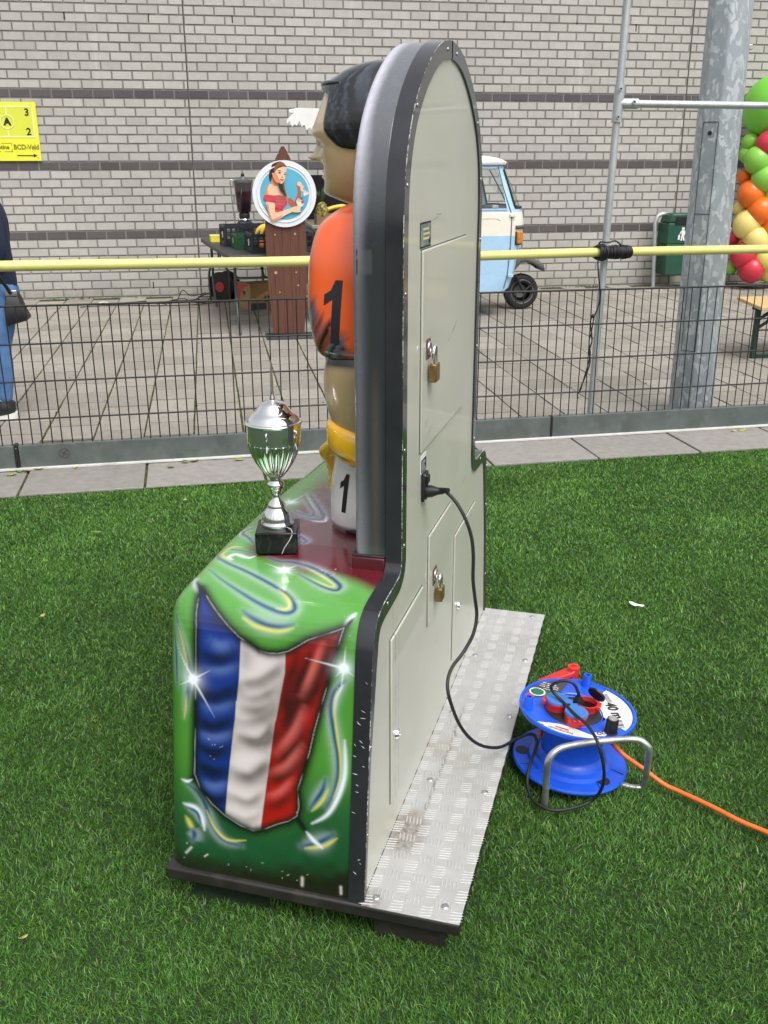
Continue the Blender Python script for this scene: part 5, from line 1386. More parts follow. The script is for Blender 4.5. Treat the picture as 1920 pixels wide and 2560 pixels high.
def paint_shell(s, v, u, z, near):
    P = np.stack([s, v], 1); n = len(s)
    n1 = vnoise(s * 40, v * 40); n2 = vnoise(s * 9 + 4, v * 9); n3 = vnoise(s * 160, v * 160)
    # green graded from dark foot to light shoulder
    c = np.zeros((n, 3))
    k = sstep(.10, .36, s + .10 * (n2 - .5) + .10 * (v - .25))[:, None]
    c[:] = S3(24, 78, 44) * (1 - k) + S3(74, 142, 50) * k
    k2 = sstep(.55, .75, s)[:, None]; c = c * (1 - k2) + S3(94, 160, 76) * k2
    k3 = (sstep(.0, .45, v) * (1 - sstep(.5, .62, s)))[:, None]; c = c * (1 - .0 * k3)
    # maroon deck
    mar = (sstep(.765, .822, s + .03 * (n2 - .5) - (v - .2) * .26) * (1 - sstep(.335, .415, v + .03 * (n2 - .5))))[:, None]
    c = c * (1 - mar) + (S3(92, 20, 32) * (.85 + .3 * n2[:, None])) * mar
    streak = (np.exp(-((v - .3 + .04 * np.sin(s * 30)) / .02) ** 2) * .25 * mar[:, 0])[:, None]
    c = c * (1 - streak) + S3(150, 90, 100) * streak
    # overspray at the foot
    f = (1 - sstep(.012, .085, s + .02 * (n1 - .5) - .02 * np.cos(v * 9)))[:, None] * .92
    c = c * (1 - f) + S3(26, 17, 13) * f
    if near:
        # white, blue, yellow swirls
        cols = {'b': S3(8, 72, 112), 'y': S3(206, 202, 88), 'w': S3(228, 240, 246), 'k': S3(14, 14, 15)}
        for kind, w, poly in PAINT['strokes']:
            poly = [q for q in poly if q]
            if len(poly) < 2: continue
            sp = np.array(spline(poly, 5))
            lo = sp.min(0) - .05; hi = sp.max(0) + .05
            m = np.where((s > lo[0]) & (s < hi[0]) & (v > lo[1]) & (v < hi[1]))[0]
            if not len(m): continue
            d, tt = seg_dist(P[m], sp)
            env = np.sin(np.pi * np.clip(tt, .02, .98)) ** .45
            sig = .0060 * w * (.40 + .80 * env) * (.62 if kind == 'y' else 1)
            if kind == 'b':
                h = (np.exp(-(d / (sig * 2.1)) ** 2) * .42 * env)[:, None]; c[m] = c[m] * (1 - h) + cols['w'] * h
            a = (np.exp(-(d / sig) ** 2) * (1.0 if kind != 'y' else .9) * (.35 + .65 * env))[:, None]
            c[m] = c[m] * (1 - a) + cols[kind] * a
        # flag
        F = np.array(PAINT['flag']); d, tt = seg_dist(P, F, True); ins = in_poly(P, F)
        def edge_at(line, ss):
            L = np.array(sorted(line, key=lambda q: q[0])); return np.interp(ss, L[:, 0], L[:, 1])
        vb = edge_at(PAINT['bw'], s); vr = edge_at(PAINT['wr'], s)
        # fold relief, airbrushed by hand on the cloth
        dark = np.zeros(n); lite = np.zeros(n)
        for kind, w, al, poly in PAINT['folds']:
            sp = np.array(spline(poly, 6)); sig = .0120 * w
            lo = sp.min(0) - .04; hi = sp.max(0) + .04
            m = np.where((s > lo[0]) & (s < hi[0]) & (v > lo[1]) & (v < hi[1]))[0]
            d_, tt = seg_dist(P[m], sp)
            up_ = np.interp(v[m], *[np.array(q)[np.argsort(sp[:, 1])] for q in (sp[:, 1], sp[:, 0])])
            hard = np.where(s[m] > up_, .85, 1.35)          # crisp towards the top, soft below
            g_ = np.exp(-(d_ / (sig * hard)) ** 2) * min(1, al * 1.4) * np.sin(np.pi * np.clip(tt, .04, .96)) ** .5
            if kind == 'd': dark[m] = 1 - (1 - dark[m]) * (1 - g_)
            else: lite[m] = np.maximum(lite[m], g_)
        dark = np.clip(dark * (.85 + .3 * n1), 0, .95)[:, None]; lite = lite[:, None]
        cb = S3(19, 50, 132) * (1 - dark) + S3(8, 16, 46) * dark; cb = cb * (1 - lite) + S3(110, 140, 200) * lite
        cw = S3(218, 210, 208) * (1 - dark * .85) + S3(70, 58, 54) * dark * .85
        cr = S3(168, 17, 21) * (1 - dark) + S3(52, 8, 10) * dark; cr = cr * (1 - lite) + S3(236, 120, 112) * lite
        e1 = sstep(-.0018, .0018, vb - v)[:, None]; e2 = sstep(-.0018, .0018, vr - v)[:, None]
        fc = cb * (1 - e1) + cw * e1; fc = fc * (1 - e2) + cr * e2
        k = ins[:, None].astype(float); c = c * (1 - k) + fc * k
        gl = np.where(ins, np.exp(-(d / .0115) ** 2) * .95, np.exp(-(d / .0135) ** 2) * .98)[:, None]
        c = c * (1 - gl) + S3(10, 10, 11) * gl
        ln = (np.exp(-((d - .0005) / .0008) ** 2) * .34 * sstep(.25, .5, vnoise(s * 30 + 11, v * 30)))[:, None]; c = c * (1 - ln) + S3(210, 215, 215) * ln
        # stars
        for ctr, rays in PAINT['stars']:
            dd = np.hypot(s - ctr[0], v - ctr[1])
            a = np.clip(np.exp(-(dd / .010) ** 2) * 1.1 + np.exp(-(dd / .024) ** 2) * .5, 0, 1)[:, None]; c = c * (1 - a) + S3(235, 246, 252) * a
            for r in rays:
                m = np.where(dd < np.hypot(r[0] - ctr[0], r[1] - ctr[1]) + .01)[0]
                d, tt = seg_dist(P[m], [ctr, r]); wd = .0024 * (1 - tt) + .0006
                a = (np.exp(-(d / wd) ** 2) * (1 - .75 * tt))[:, None]; c[m] = c[m] * (1 - a) + S3(232, 244, 250) * a
    # chips and scratches
    rs = np.random.RandomState(8)
    for i in range(60 if near else 0):
        if i < 12: p0 = np.array([.02 + rs.rand() * .05, rs.rand() * .43])
        elif i < 44: p0 = np.array([.775 + rs.rand() * .05, .13 + rs.rand() * .06])
        elif i < 52: p0 = np.array([.26 + rs.rand() * .07, .30 + rs.rand() * .07])
        else: p0 = np.array([rs.rand() * .95, rs.rand() * .44])
        ln_ = rs.uniform(.0005, .005); a_ = rs.uniform(0, 6.28)
        p1 = p0 + ln_ * np.array([math.cos(a_), math.sin(a_)])
        m = np.where((np.abs(s - p0[0]) < .03) & (np.abs(v - p0[1]) < .03))[0]
        if not len(m): continue
        d, tt = seg_dist(P[m], [p0, p1]); a = (np.exp(-(d / rs.uniform(.0005, .0011)) ** 2) * .6)[:, None]
        c[m] = c[m] * (1 - a) + S3(200, 200, 190) * a
    for p0, p1, wd in (((.052, .405), (.036, .418), .0028), ((.042, .365), (.036, .372), .002), ((.012, .138), (.030, .138), .0035), ((.010, .048), (.026, .049), .003)):
        d, tt = seg_dist(P, [p0, p1]); a = (np.exp(-(d / wd) ** 2))[:, None] * .9; c = c * (1 - a) + S3(196, 192, 184) * a
    return np.clip(c, 0, 1)
SHELLM = paint_mat('airbrushed shell paint', .22, .7)
def shell(near):
    st = .0019 if near else .012
    Pp, s = resample(prof, st); ns = len(Pp)
    nn = np.array(normals2([tuple(q) for q in Pp]))
    Vf, r = .470, .058
    vs_ = list(np.linspace(.0, Vf - r, int((Vf - r) / (.0019 if near else .012)) + 1)); cv = [(q, 0.0) for q in vs_]
    na = 24 if near else 8
    for k in range(1, na + 1):
        a = math.pi / 2 * k / na; cv.append((Vf - r + r * math.sin(a), r * (1 - math.cos(a))))
    cv = np.array(cv); nv = len(cv)
    # widen softly at the bottom front edge
    U_ = Pp[:, 0][:, None] - nn[:, 0][:, None] * cv[:, 1][None, :] 
    Z_ = Pp[:, 1][:, None] - nn[:, 1][:, None] * cv[:, 1][None, :]
    V_ = np.repeat(cv[:, 0][None, :], ns, 0)
    Z_[0, :] = .0955
    fr = np.repeat(s[:, None], nv, 1)
    U_ = np.minimum(U_, MC)
    if not near: U_ = 2 * MC - U_
    verts = np.stack([U_, V_, Z_], 2).reshape(-1, 3)
    i, j = np.meshgrid(np.arange(ns - 1), np.arange(nv - 1), indexing='ij'); a = (i * nv + j).ravel()
    q = np.stack([a, a + 1, a + nv + 1, a + nv], 1)
    if near: q = q[:, ::-1]
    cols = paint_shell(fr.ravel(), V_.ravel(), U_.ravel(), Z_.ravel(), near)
    return verts, q, cols, ns, nv
def build_shell():
    A = shell(True); B = shell(False)
    V = np.vstack([A[0], B[0]]); F = [tuple(x) for x in A[1]] + [tuple(x + len(A[0])) for x in B[1]]
    Cc = np.vstack([A[2], B[2]])
    fa = [k * A[4] + A[4] - 1 for k in range(A[3])]; fb = [len(A[0]) + k * B[4] + B[4] - 1 for k in range(B[3])]
    F.append(tuple(fa + fb[::-1]))
    me = bpy.data.meshes.new('painted_shell'); me.from_pydata(V.tolist(), [], F)
    set_cols(me, Cc); me.materials.append(SHELLM)
    me.polygons.foreach_set('use_smooth', [True] * len(me.polygons)); me.set_sharp_from_angle(angle=R(60))
    me.update()
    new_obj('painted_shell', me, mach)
build_shell()

# ---- upper housing: arched box with an airbrushed silver and black side
def build_housing():
    st = .006
    arch = [(.314, .7735)] + [q for q in half if q[1] > .80]
    full = arch + [(2 * MC - u, z) for u, z in arch[:-1][::-1]]
    P, s = resample(full, st); ns = len(P); nn = np.array(normals2([tuple(q) for q in P]))
    r = .014; Vf = .104
    cv = [(.028, 0.004)] + [(q, .0) for q in np.linspace(.031, Vf - r, 14)]
    for k in range(1, 9):
        a = math.pi / 2 * k / 8; cv.append((Vf - r + r * math.sin(a), r * (1 - math.cos(a))))
    cv = np.array(cv); nv = len(cv)
    U_ = P[:, 0][:, None] - nn[:, 0][:, None] * cv[:, 1][None, :]; Z_ = P[:, 1][:, None] - nn[:, 1][:, None] * cv[:, 1][None, :]
    Z_[0, :] = .7735; Z_[-1, :] = .7735
    V_ = np.repeat(cv[:, 0][None, :], ns, 0)
    zz = Z_.ravel(); vv = V_.ravel()
    n1 = vnoise(zz * 7, vv * 30); n2 = vnoise(zz * 170, vv * 170)
    # silver spray: broad in the arch, thin stripe lower down
    light = np.clip(sstep(.064, .101, vv + .010 * (n1 - .5)), 0, 1)
    up = sstep(1.30, 1.70, zz)
    amt = np.clip(light * (.24 + .76 * up) + .20 * sstep(1.40, 1.78, zz), 0, 1) * (.90 + .2 * n2)
    amt = amt * (1 - .55 * (1 - sstep(1.30, 1.44, zz)) * sstep(1.1, 1.3, zz) * (1 - sstep(.05, .1, vv)))
    low = (1 - sstep(.76, 1.05, zz)); amt = np.clip(amt + .16 * low * light, 0, 1)
    c = S3(42, 47, 51) * (1 - amt[:, None]) + S3(192, 193, 205) * amt[:, None]
    warm = (np.exp(-((vv - .055) / .012) ** 2) * (1 - sstep(1.1, 1.25, zz)) * .25)[:, None]; c = c * (1 - warm) + S3(120, 108, 100) * warm
    # glue ghost of a removed label on the near side
    near = U_.ravel() < MC
    a0, a1, b0, b1 = .058, .094, 1.388, 1.437
    ex = np.minimum(np.abs(vv - a0), np.abs(vv - a1)); ez = np.minimum(np.abs(zz - b0), np.abs(zz - b1))
    inside = (vv > a0 - .001) & (vv < a1 + .001) & (zz > b0 - .001) & (zz < b1 + .001) & near
    ed = np.minimum(ex, ez) < .0022
    m = inside & ed & (vnoise(zz * 300, vv * 300) > .25) & ~((np.abs(vv - a0) < .003) & (np.abs(zz - b0) > .004) & (np.abs(zz - b1) > .004))
    c[m] = S3(22, 18, 16)
    c[inside & ~ed] = c[inside & ~ed] * .8 + S3(120, 124, 128) * .2
    V = np.stack([U_, V_, Z_], 2).reshape(-1, 3)
    i, j = np.meshgrid(np.arange(ns - 1), np.arange(nv - 1), indexing='ij'); a = (i * nv + j).ravel()
    F = [tuple(x) for x in np.stack([a + nv, a + nv + 1, a + 1, a], 1)]
    F.append(tuple(k * nv + nv - 1 for k in range(ns)))
    me = bpy.data.meshes.new('upper_housing'); me.from_pydata(V.tolist(), [], F)
    set_cols(me, c); me.materials.append(paint_mat('airbrushed housing paint', .26, .6))
    fix_normals(me)
    me.polygons.foreach_set('use_smooth', [True] * len(me.polygons)); me.set_sharp_from_angle(angle=R(60)); me.update()
    h = new_obj('upper_housing', me, mach)
    # rubber seal where it meets the deck
    MB().b2(.308, 1.20, .034, .110, .7715, .7765).build('seal', RUBBER, h, bevel=.002)
    MB().b2(.306, 2 * MC - .306, .033, .110, .735, .7715).build('plinth', M('maroon paint', tuple(S3(80, 17, 28)), .4, coat=.1), mach, bevel=.003, segs=2)
build_housing()

# ---- black edge trim, in two halves, worn white along its rim
TRIM = NT('black edge trim')
f = TRIM.noise(9, 6, .6)
TRIM.set(Base_Color=TRIM.ramp(f, [(.3, (.016, .017, .021)), (.7, (.028, .030, .037))]), Roughness=.17, Coat_Weight=.35, Coat_Roughness=.06); TRIM.bump(TRIM.noise(12, 3), .05, .004)
TRIM = TRIM.m
t = NT('chipped rim'); f = t.math('ADD', t.math('MULTIPLY', t.noise(70, 6, .8), .55), t.math('MULTIPLY', t.noise(7, 4, .6), .45))
t.set(Base_Color=t.ramp(f, [(.50, (.03, .031, .034)), (.56, (.50, .49, .47))]), Roughness=.5)
CHIP = t.m
def trim_half(idx, name):
    b = MB(); n = len(idx); V = []
    for i in idx:
        u, z = outline[i]; nx, nz = nrm[i]; w = inset_w(z)
        o = .0035
        if z < .1: nz = 0; nx = -1 if u < MC else 1
        ring_ = [(o - .004, .033), (o, .031), (o, -.0052), (o - .0013, -.0065), (-w, -.0065), (-w, .004)]
        for (q, v) in ring_: V.append((u + nx * q, v, max(z + nz * q, .0955)))
    m = 6; b.v = V
    for i in range(n - 1):
        for k in range(m - 1):
            b.f.append((i * m + k, i * m + k + 1, (i + 1) * m + k + 1, (i + 1) * m + k)); b.m.append(1 if k == 2 else 0)
    b.f.append(tuple(range(m))); b.m.append(0); b.f.append(tuple((n - 1) * m + k for k in range(m))[::-1]); b.m.append(0)
    return b.build(name, [TRIM, CHIP], mach, smooth=35)
nh = len(half)
mid = nh - 1
fine_idx = list(range(0, mid - 1)); 
tr1 = trim_half(list(range(0, mid)), 'edge_trim')
tr2 = trim_half(list(range(mid, len(outline))), 'edge_trim')
for par, pts in ((tr1, [(.0, .25), (.02, .45), (.19, .722), (.33, .80), (.33, 1.02), (.332, 1.35), (.342, 1.56), (.42, 1.71), (.70, 1.838)]), (tr2, [(1.48, .25), (1.455, .52), (1.30, .722), (1.178, .82), (1.178, 1.10), (1.176, 1.40), (1.16, 1.56), (1.09, 1.70), (.80, 1.838), (1.43, .66)])):
    for u, z in pts:
        if z < .6: u = (.153 * (z - .095) * .93 + .006) if u < MC else 2 * MC - (.153 * (z - .095) * .93 + .006)
        MB().ball((u, -.0065, z), (.0048, .0022, .0048), 10, 6).build('screw', STEEL, par, smooth=80)

# white scuffs on the outer face of the trim
sm = MB(); rs = random.Random(21)
for i in range(26):
    z = rs.choice([rs.gauss(.50, .03), rs.gauss(.43, .03), rs.gauss(.40, .05), rs.uniform(.15, .70)]); v = rs.uniform(.001, .028)
    if z < .12 or z > .60: continue
    u = float(np.interp(z, [q[1] for q in side_[:4]], [q[0] for q in side_[:4]])) - .0041
    L = rs.uniform(.004, .013); a = R(rs.gauss(25, 22)); w = rs.uniform(.0003, .0009)
    dv, dz = math.cos(a) * L, math.sin(a) * L
    k = .143
    P_ = [(v, z), (v + dv * .5, z + dz * .5 - w), (v + dv, z + dz), (v + dv * .5, z + dz * .5 + w)]
    if v + dv > .030: continue
    sm.add([(u + k * (pz - z), pv, pz) for pv, pz in P_] + [(u + .0006 + k * (pz - z), pv, pz) for pv, pz in P_], [(0, 1, 2, 3), (7, 6, 5, 4), (0, 4, 5, 1), (1, 5, 6, 2), (2, 6, 7, 3), (3, 7, 4, 0)])
sm.build('scuff_marks', M('scuffed white', (.55, .55, .52), .6), tr1)

# ---- cream back panel with doors
t = NT('cream panel paint'); f = t.noise(3.5, 6, .6); co = t.coord(); sx = t.n('ShaderNodeSeparateXYZ'); t.l(co, sx.inputs[0])
c = t.ramp(f, [(.3, (.475, .475, .405)), (.7, (.525, .525, .455))])
c = t.mix(t.ramp(t.noise(9, 8, .7), [(.60, 0.0), (.72, .35)]), c, (.42, .41, .34))
def runline(x0, amp, z0, z1, w, a):
    wob = t.math('MULTIPLY', t.math('SUBTRACT', t.noise(9, 5, .7), .5), amp)
    d = t.math('ABSOLUTE', t.math('ADD', t.math('SUBTRACT', sx.outputs['X'], x0), wob))
    gz = t.math('MULTIPLY', t.ramp(sx.outputs['Z'], [(z0, 0.0), (min(.99, z0 + .05), 1.0)]), t.ramp(sx.outputs['Z'], [(z1 - .06, 1.0), (z1, 0.0)]))
    k = t.math('MULTIPLY', t.ramp(d, [(0, a), (w * .5, a), (w, 0.0)]), gz)
    return t.math('MULTIPLY', k, t.ramp(t.noise(60, 4, .7), [(.42, .1), (.55, 1.0)]))
c = t.mix(runline(.255, .012, .12, .72, .0028, .85), c, (.16, .12, .075))
c = t.mix(runline(.285, .005, .10, .69, .0018, .7), c, (.20, .16, .10))
# scuffs
sc1 = t.ramp(t.noise(3.1, 7, .72, None, 0, (1, 1, 5)), [(.685, 0.0), (.70, .5)]); c = t.mix(sc1, c, (.22, .21, .19))
t.set(Base_Color=c, Roughness=t.ramp(f, [(.3, .30), (.7, .42)]), Coat_Weight=.25); t.bump(t.noise(5, 3), .05, .01)
CREAMP = t.m
P = []
for i in range(len(outline)):
    u, z = outline[i]; nx, nz = nrm[i]; w = inset_w(z) - .004
    if z < .1: nz = 0; nx = -1 if u < MC else 1
    P.append((u - nx * w, max(z - nz * w, .0985)))
panel = MB().prism(P, lambda a, b: (a, -.001, b), lambda a, b: (a, .012, b)).build('back_panel', CREAMP, mach)
GAPM = M('door gap shadow line', (.06, .058, .05), .7)
def door(u0, u1, z0, z1, h=.0055):
    # a pressed door: gap line, then a slab with a rounded edge
    b = MB(); g_ = .0022
    for a in ((u0 - g_, u0, z0 - g_, z1 + g_), (u1, u1 + g_, z0 - g_, z1 + g_), (u0, u1, z1, z1 + g_), (u0, u1, z0 - g_, z0)):
        b.b2(a[0], a[1], -.0016, -.0008, a[2], a[3])
    b.build('door_gap', GAPM, panel)
    return MB().b2(u0, u1, -.001 - h, -.0005, z0, z1).build('service_door', CREAMP, panel, bevel=.0045, segs=3)
door(.487, .985, .968, 1.424); door(.59, .858, .474, .724, .005); door(.925, 1.242, .20, .599, .0045); door(.226, .528, .187, .6155, .0055)
# hasps, locks
RUST = M('rusty hasp', (.13, .048, .028), .65, var=.3, scale=60, bump=.2)
for u, z in ((.540, 1.203), (.648, .594)):
    b = MB(); b.b2(u - .019, u + .019, -.009, -.0066, z - .023, z + .023); b.build('hasp', RUST, panel, bevel=.002)
    MB().tube([(u + .013 * math.cos(a), -.010, z + .002 + .013 * math.sin(a)) for a in np.linspace(0, 6.283, 19)[:-1]], .0035, 8, closed=True).build('hasp_eye', STEEL, panel, smooth=60)
for u, z in ((.981, .356), (.262, .357)):
    MB().lathe([(.0135, 0), (.0135, .004), (.010, .0085), (.004, .009), (.003, .007), (0, .007)], 18, (0, 0, 0)).build('cam_lock', CHROME, panel, (u, -.0065, z), (R(90), 0, 0), smooth=40)
# scuffs on the doors and panel
sf = MB()
for u0, z0, u1, z1, w in ((.80, 1.195, .872, 1.218, .0016), (.74, 1.180, .80, 1.194, .0008), (.845, 1.213, .875, 1.224, .0009), (.505, 1.022, .56, 1.040, .0010), (.53, .990, .60, 1.015, .0009), (.585, 1.480, .66, 1.487, .0010), (.62, 1.492, .70, 1.491, .0008), (.40, 1.10, .405, 1.125, .0010), (.41, .93, .412, .96, .0012), (.57, .60, .61, .602, .0010), (1.02, .72, 1.10, .735, .0008), (.70, .36, .74, .39, .0008)):
    yy = -.0068 if (.49 < u0 < .98 and .97 < z0 < 1.42) else -.0014
    n_ = 7; P_ = []
    for k in range(n_):
        t_ = k / (n_ - 1); ww = w * math.sin(math.pi * min(.97, max(.03, t_))) * rs.uniform(.5, 1.2)
        u_, z_ = u0 + (u1 - u0) * t_ + rs.gauss(0, .0008), z0 + (z1 - z0) * t_ + rs.gauss(0, .0008)
        P_ += [(u_, yy, z_ - ww), (u_, yy, z_ + ww)]
    sf.add(P_, [(2 * k, 2 * k + 2, 2 * k + 3, 2 * k + 1) for k in range(n_ - 1)])
sf.build('scuff_marks', M('dark scuff', (.17, .16, .14), .7, var=.3), panel)
# holographic sticker, rating plate, mains inlet
t = NT('foil sticker'); t.set(Base_Color=t.ramp(t.noise(16, 4), [(.3, (.06, .10, .17)), (.5, (.25, .36, .42)), (.7, (.62, .68, .66))]), Metallic=.6, Roughness=.25)
st_ = MB().b2(.478, .572, -.0022, -.001, 1.432, 1.478).build('foil_sticker', t.m, panel)
YI = M('pale sticker print', (.62, .58, .22), .5)
for z, a, b_ in ((1.467, .50, .55), (1.457, .505, .56), (1.447, .50, .555)):
    MB().b2(a, b_, -.0028, -.0021, z - .0022, z + .0022).build('sticker_print', YI, st_)
MB().cyl((.56, -.0032, 1.441), (.56, -.002, 1.441), .007, n=12).build('sticker_dot', BLK_INK, st_)
MB().b2(.474, .576, -.0018, -.0008, 1.428, 1.482).build('sticker_border', BLK_INK, panel)
rp = MB().b2(.502, .556, -.0022, -.001, .912, .956).build('rating_plate', WHITE, panel)
MB().b2(.504, .554, -.0028, -.0021, .914, .945).build('plate_print', BLK_INK, rp)
for k in range(5): MB().b2(.508, .508 + .038 - .006 * (k % 3), -.0032, -.0027, .918 + k * .0052, .9198 + k * .0052).build('plate_text', M('grey print', (.45, .45, .44), .5) if k == 0 else bpy.data.materials['grey print'], rp)
inl = MB().b2(.507, .547, -.011, -.001, .842, .912).build('mains_inlet', BLACKP, panel, bevel=.003)
MB().b2(.515, .538, -.017, -.010, .886, .906).build('rocker_switch', BLACKP, inl, (0, 0, 0), bevel=.002)
for z in (.846, .908):
    MB().cyl((.511, -.0125, z), (.511, -.0105, z), .003, n=8).build('screw', STEEL, inl)
# ---- goalkeeper figure on the front of the housing
FIGP = paint_mat('glossy figure paint', .2, .8)
def loft(secs, n=40, sub=5, p=2.3, a0=0.0, a1=2 * math.pi):
    """secs: (z, cu, cv, ru, rv) -> verts (m, n, 3)"""
    S = np.array(spline(secs, sub)); out = []
    a = np.linspace(a0, a1, n, endpoint=False)
    ca, sa = np.cos(a), np.sin(a)
    for z, cu, cv, ru, rv in S:
        out.append(np.stack([cu + ru * np.sign(ca) * np.abs(ca) ** (2 / p), cv + rv * np.sign(sa) * np.abs(sa) ** (2 / p), np.full(n, z)], 1))
    return np.array(out), S
def loft_obj(name, secs, colfn, parent, n=40, sub=5, p=2.3, capb=True, capt=True, mat=FIGP, deform=None, nameonly=None):
    V, S = loft(secs, n, sub, p); m = len(V)
    if deform: V = deform(V)
    i, j = np.meshgrid(np.arange(m - 1), np.arange(n), indexing='ij')
    a = (i * n + j).ravel(); b = (i * n + (j + 1) % n).ravel()
    F = [tuple(x) for x in np.stack([a, b, b + n, a + n], 1)]
    if capb: F.append(tuple(range(n - 1, -1, -1)))
    if capt: F.append(tuple((m - 1) * n + k for k in range(n)))
    V = V.reshape(-1, 3)
    me = bpy.data.meshes.new(name); me.from_pydata(V.tolist(), [], F)
    if colfn is not None: set_cols(me, np.clip(colfn(V[:, 0], V[:, 1], V[:, 2]), 0, 1))
    me.materials.append(mat); fix_normals(me)
    me.polygons.foreach_set('use_smooth', [True] * len(me.polygons)); me.set_sharp_from_angle(angle=R(60)); me.update()
    return new_obj(name, me, parent)
def flat(c): return lambda u, v, z: np.repeat(np.array(c)[None, :], len(u), 0)
ORANGE = S3(250, 104, 46); SKT = S3(184, 160, 120); SKG = S3(136, 122, 92); YG = S3(242, 184, 34); BLKC = S3(12, 12, 13); WHC = S3(238, 236, 238)
FU = .745
# shirt body
def shirt_col(u, v, z):
    c = np.repeat(ORANGE[None, :], len(u), 0); k = (sstep(1.02, 1.0, z))[:, None]
    return c * (.94 + .1 * vnoise(z * 9, u * 9)[:, None])
loft_obj('shirt', [(.97, FU, .13, .225, .085), (1.05, FU, .135, .235, .10), (1.2, FU, .14, .255, .115), (1.33, FU, .145, .28, .125), (1.43, FU, .14, .30, .115), (1.49, FU, .13, .26, .085), (1.525, FU, .125, .13, .06), (1.535, FU, .125, .08, .05)], shirt_col, mach, 48)
NUM = [(-.30, .60), (-.30, .775), (-.10, .84), (.03, 1.0), (.26, 1.0), (.26, .0), (-.03, .0), (-.03, .70)]
def numeral(name, parent, secs, vc, z0, h, wid, sgn, p=2.3, slant=0.0, step=.0012):
    """a flat '1' laid on the outer face of a loft"""
    S = np.array(spline(secs, 8)); S = S[np.argsort(S[:, 0])]
    g = np.arange(-.5, .5, step / h * 1.0); P = []
    hs = np.arange(0, 1.0, step / h)
    b = MB(); cells = {}
    xs = np.arange(-.34, .34, step / wid)
    poly = NUM
    grid = [(x, y) for y in hs for x in xs]
    G = np.array(grid) + np.array([[step / wid / 2, step / h / 2]])
    ins = in_poly(G, poly)
    def surf(x, y):
        z = z0 + y * h; v = vc + (-x) * wid * 1.0 + slant * y
        cu, cv, ru, rv = [np.interp(z, S[:, 0], S[:, k]) for k in (1, 2, 3, 4)]
        q = min(.999, abs((v - cv) / rv))
        return (cu - sgn * (ru * (1 - q ** p) ** (1 / p) + .0009), v, z)
    for (x, y), ok in zip(grid, ins):
        if ok:
            dx, dy = step / wid, step / h
            b.add([surf(x, y), surf(x + dx, y), surf(x + dx, y + dy), surf(x, y + dy)], [(0, 1, 2, 3)])
    return b.build(name, BLK_INK if name == 'number' else BLK_INK, parent, smooth=60)
NUMM = M('navy black print', (.022, .024, .032), .3, coat=.4)
BLK_NUM = NUMM
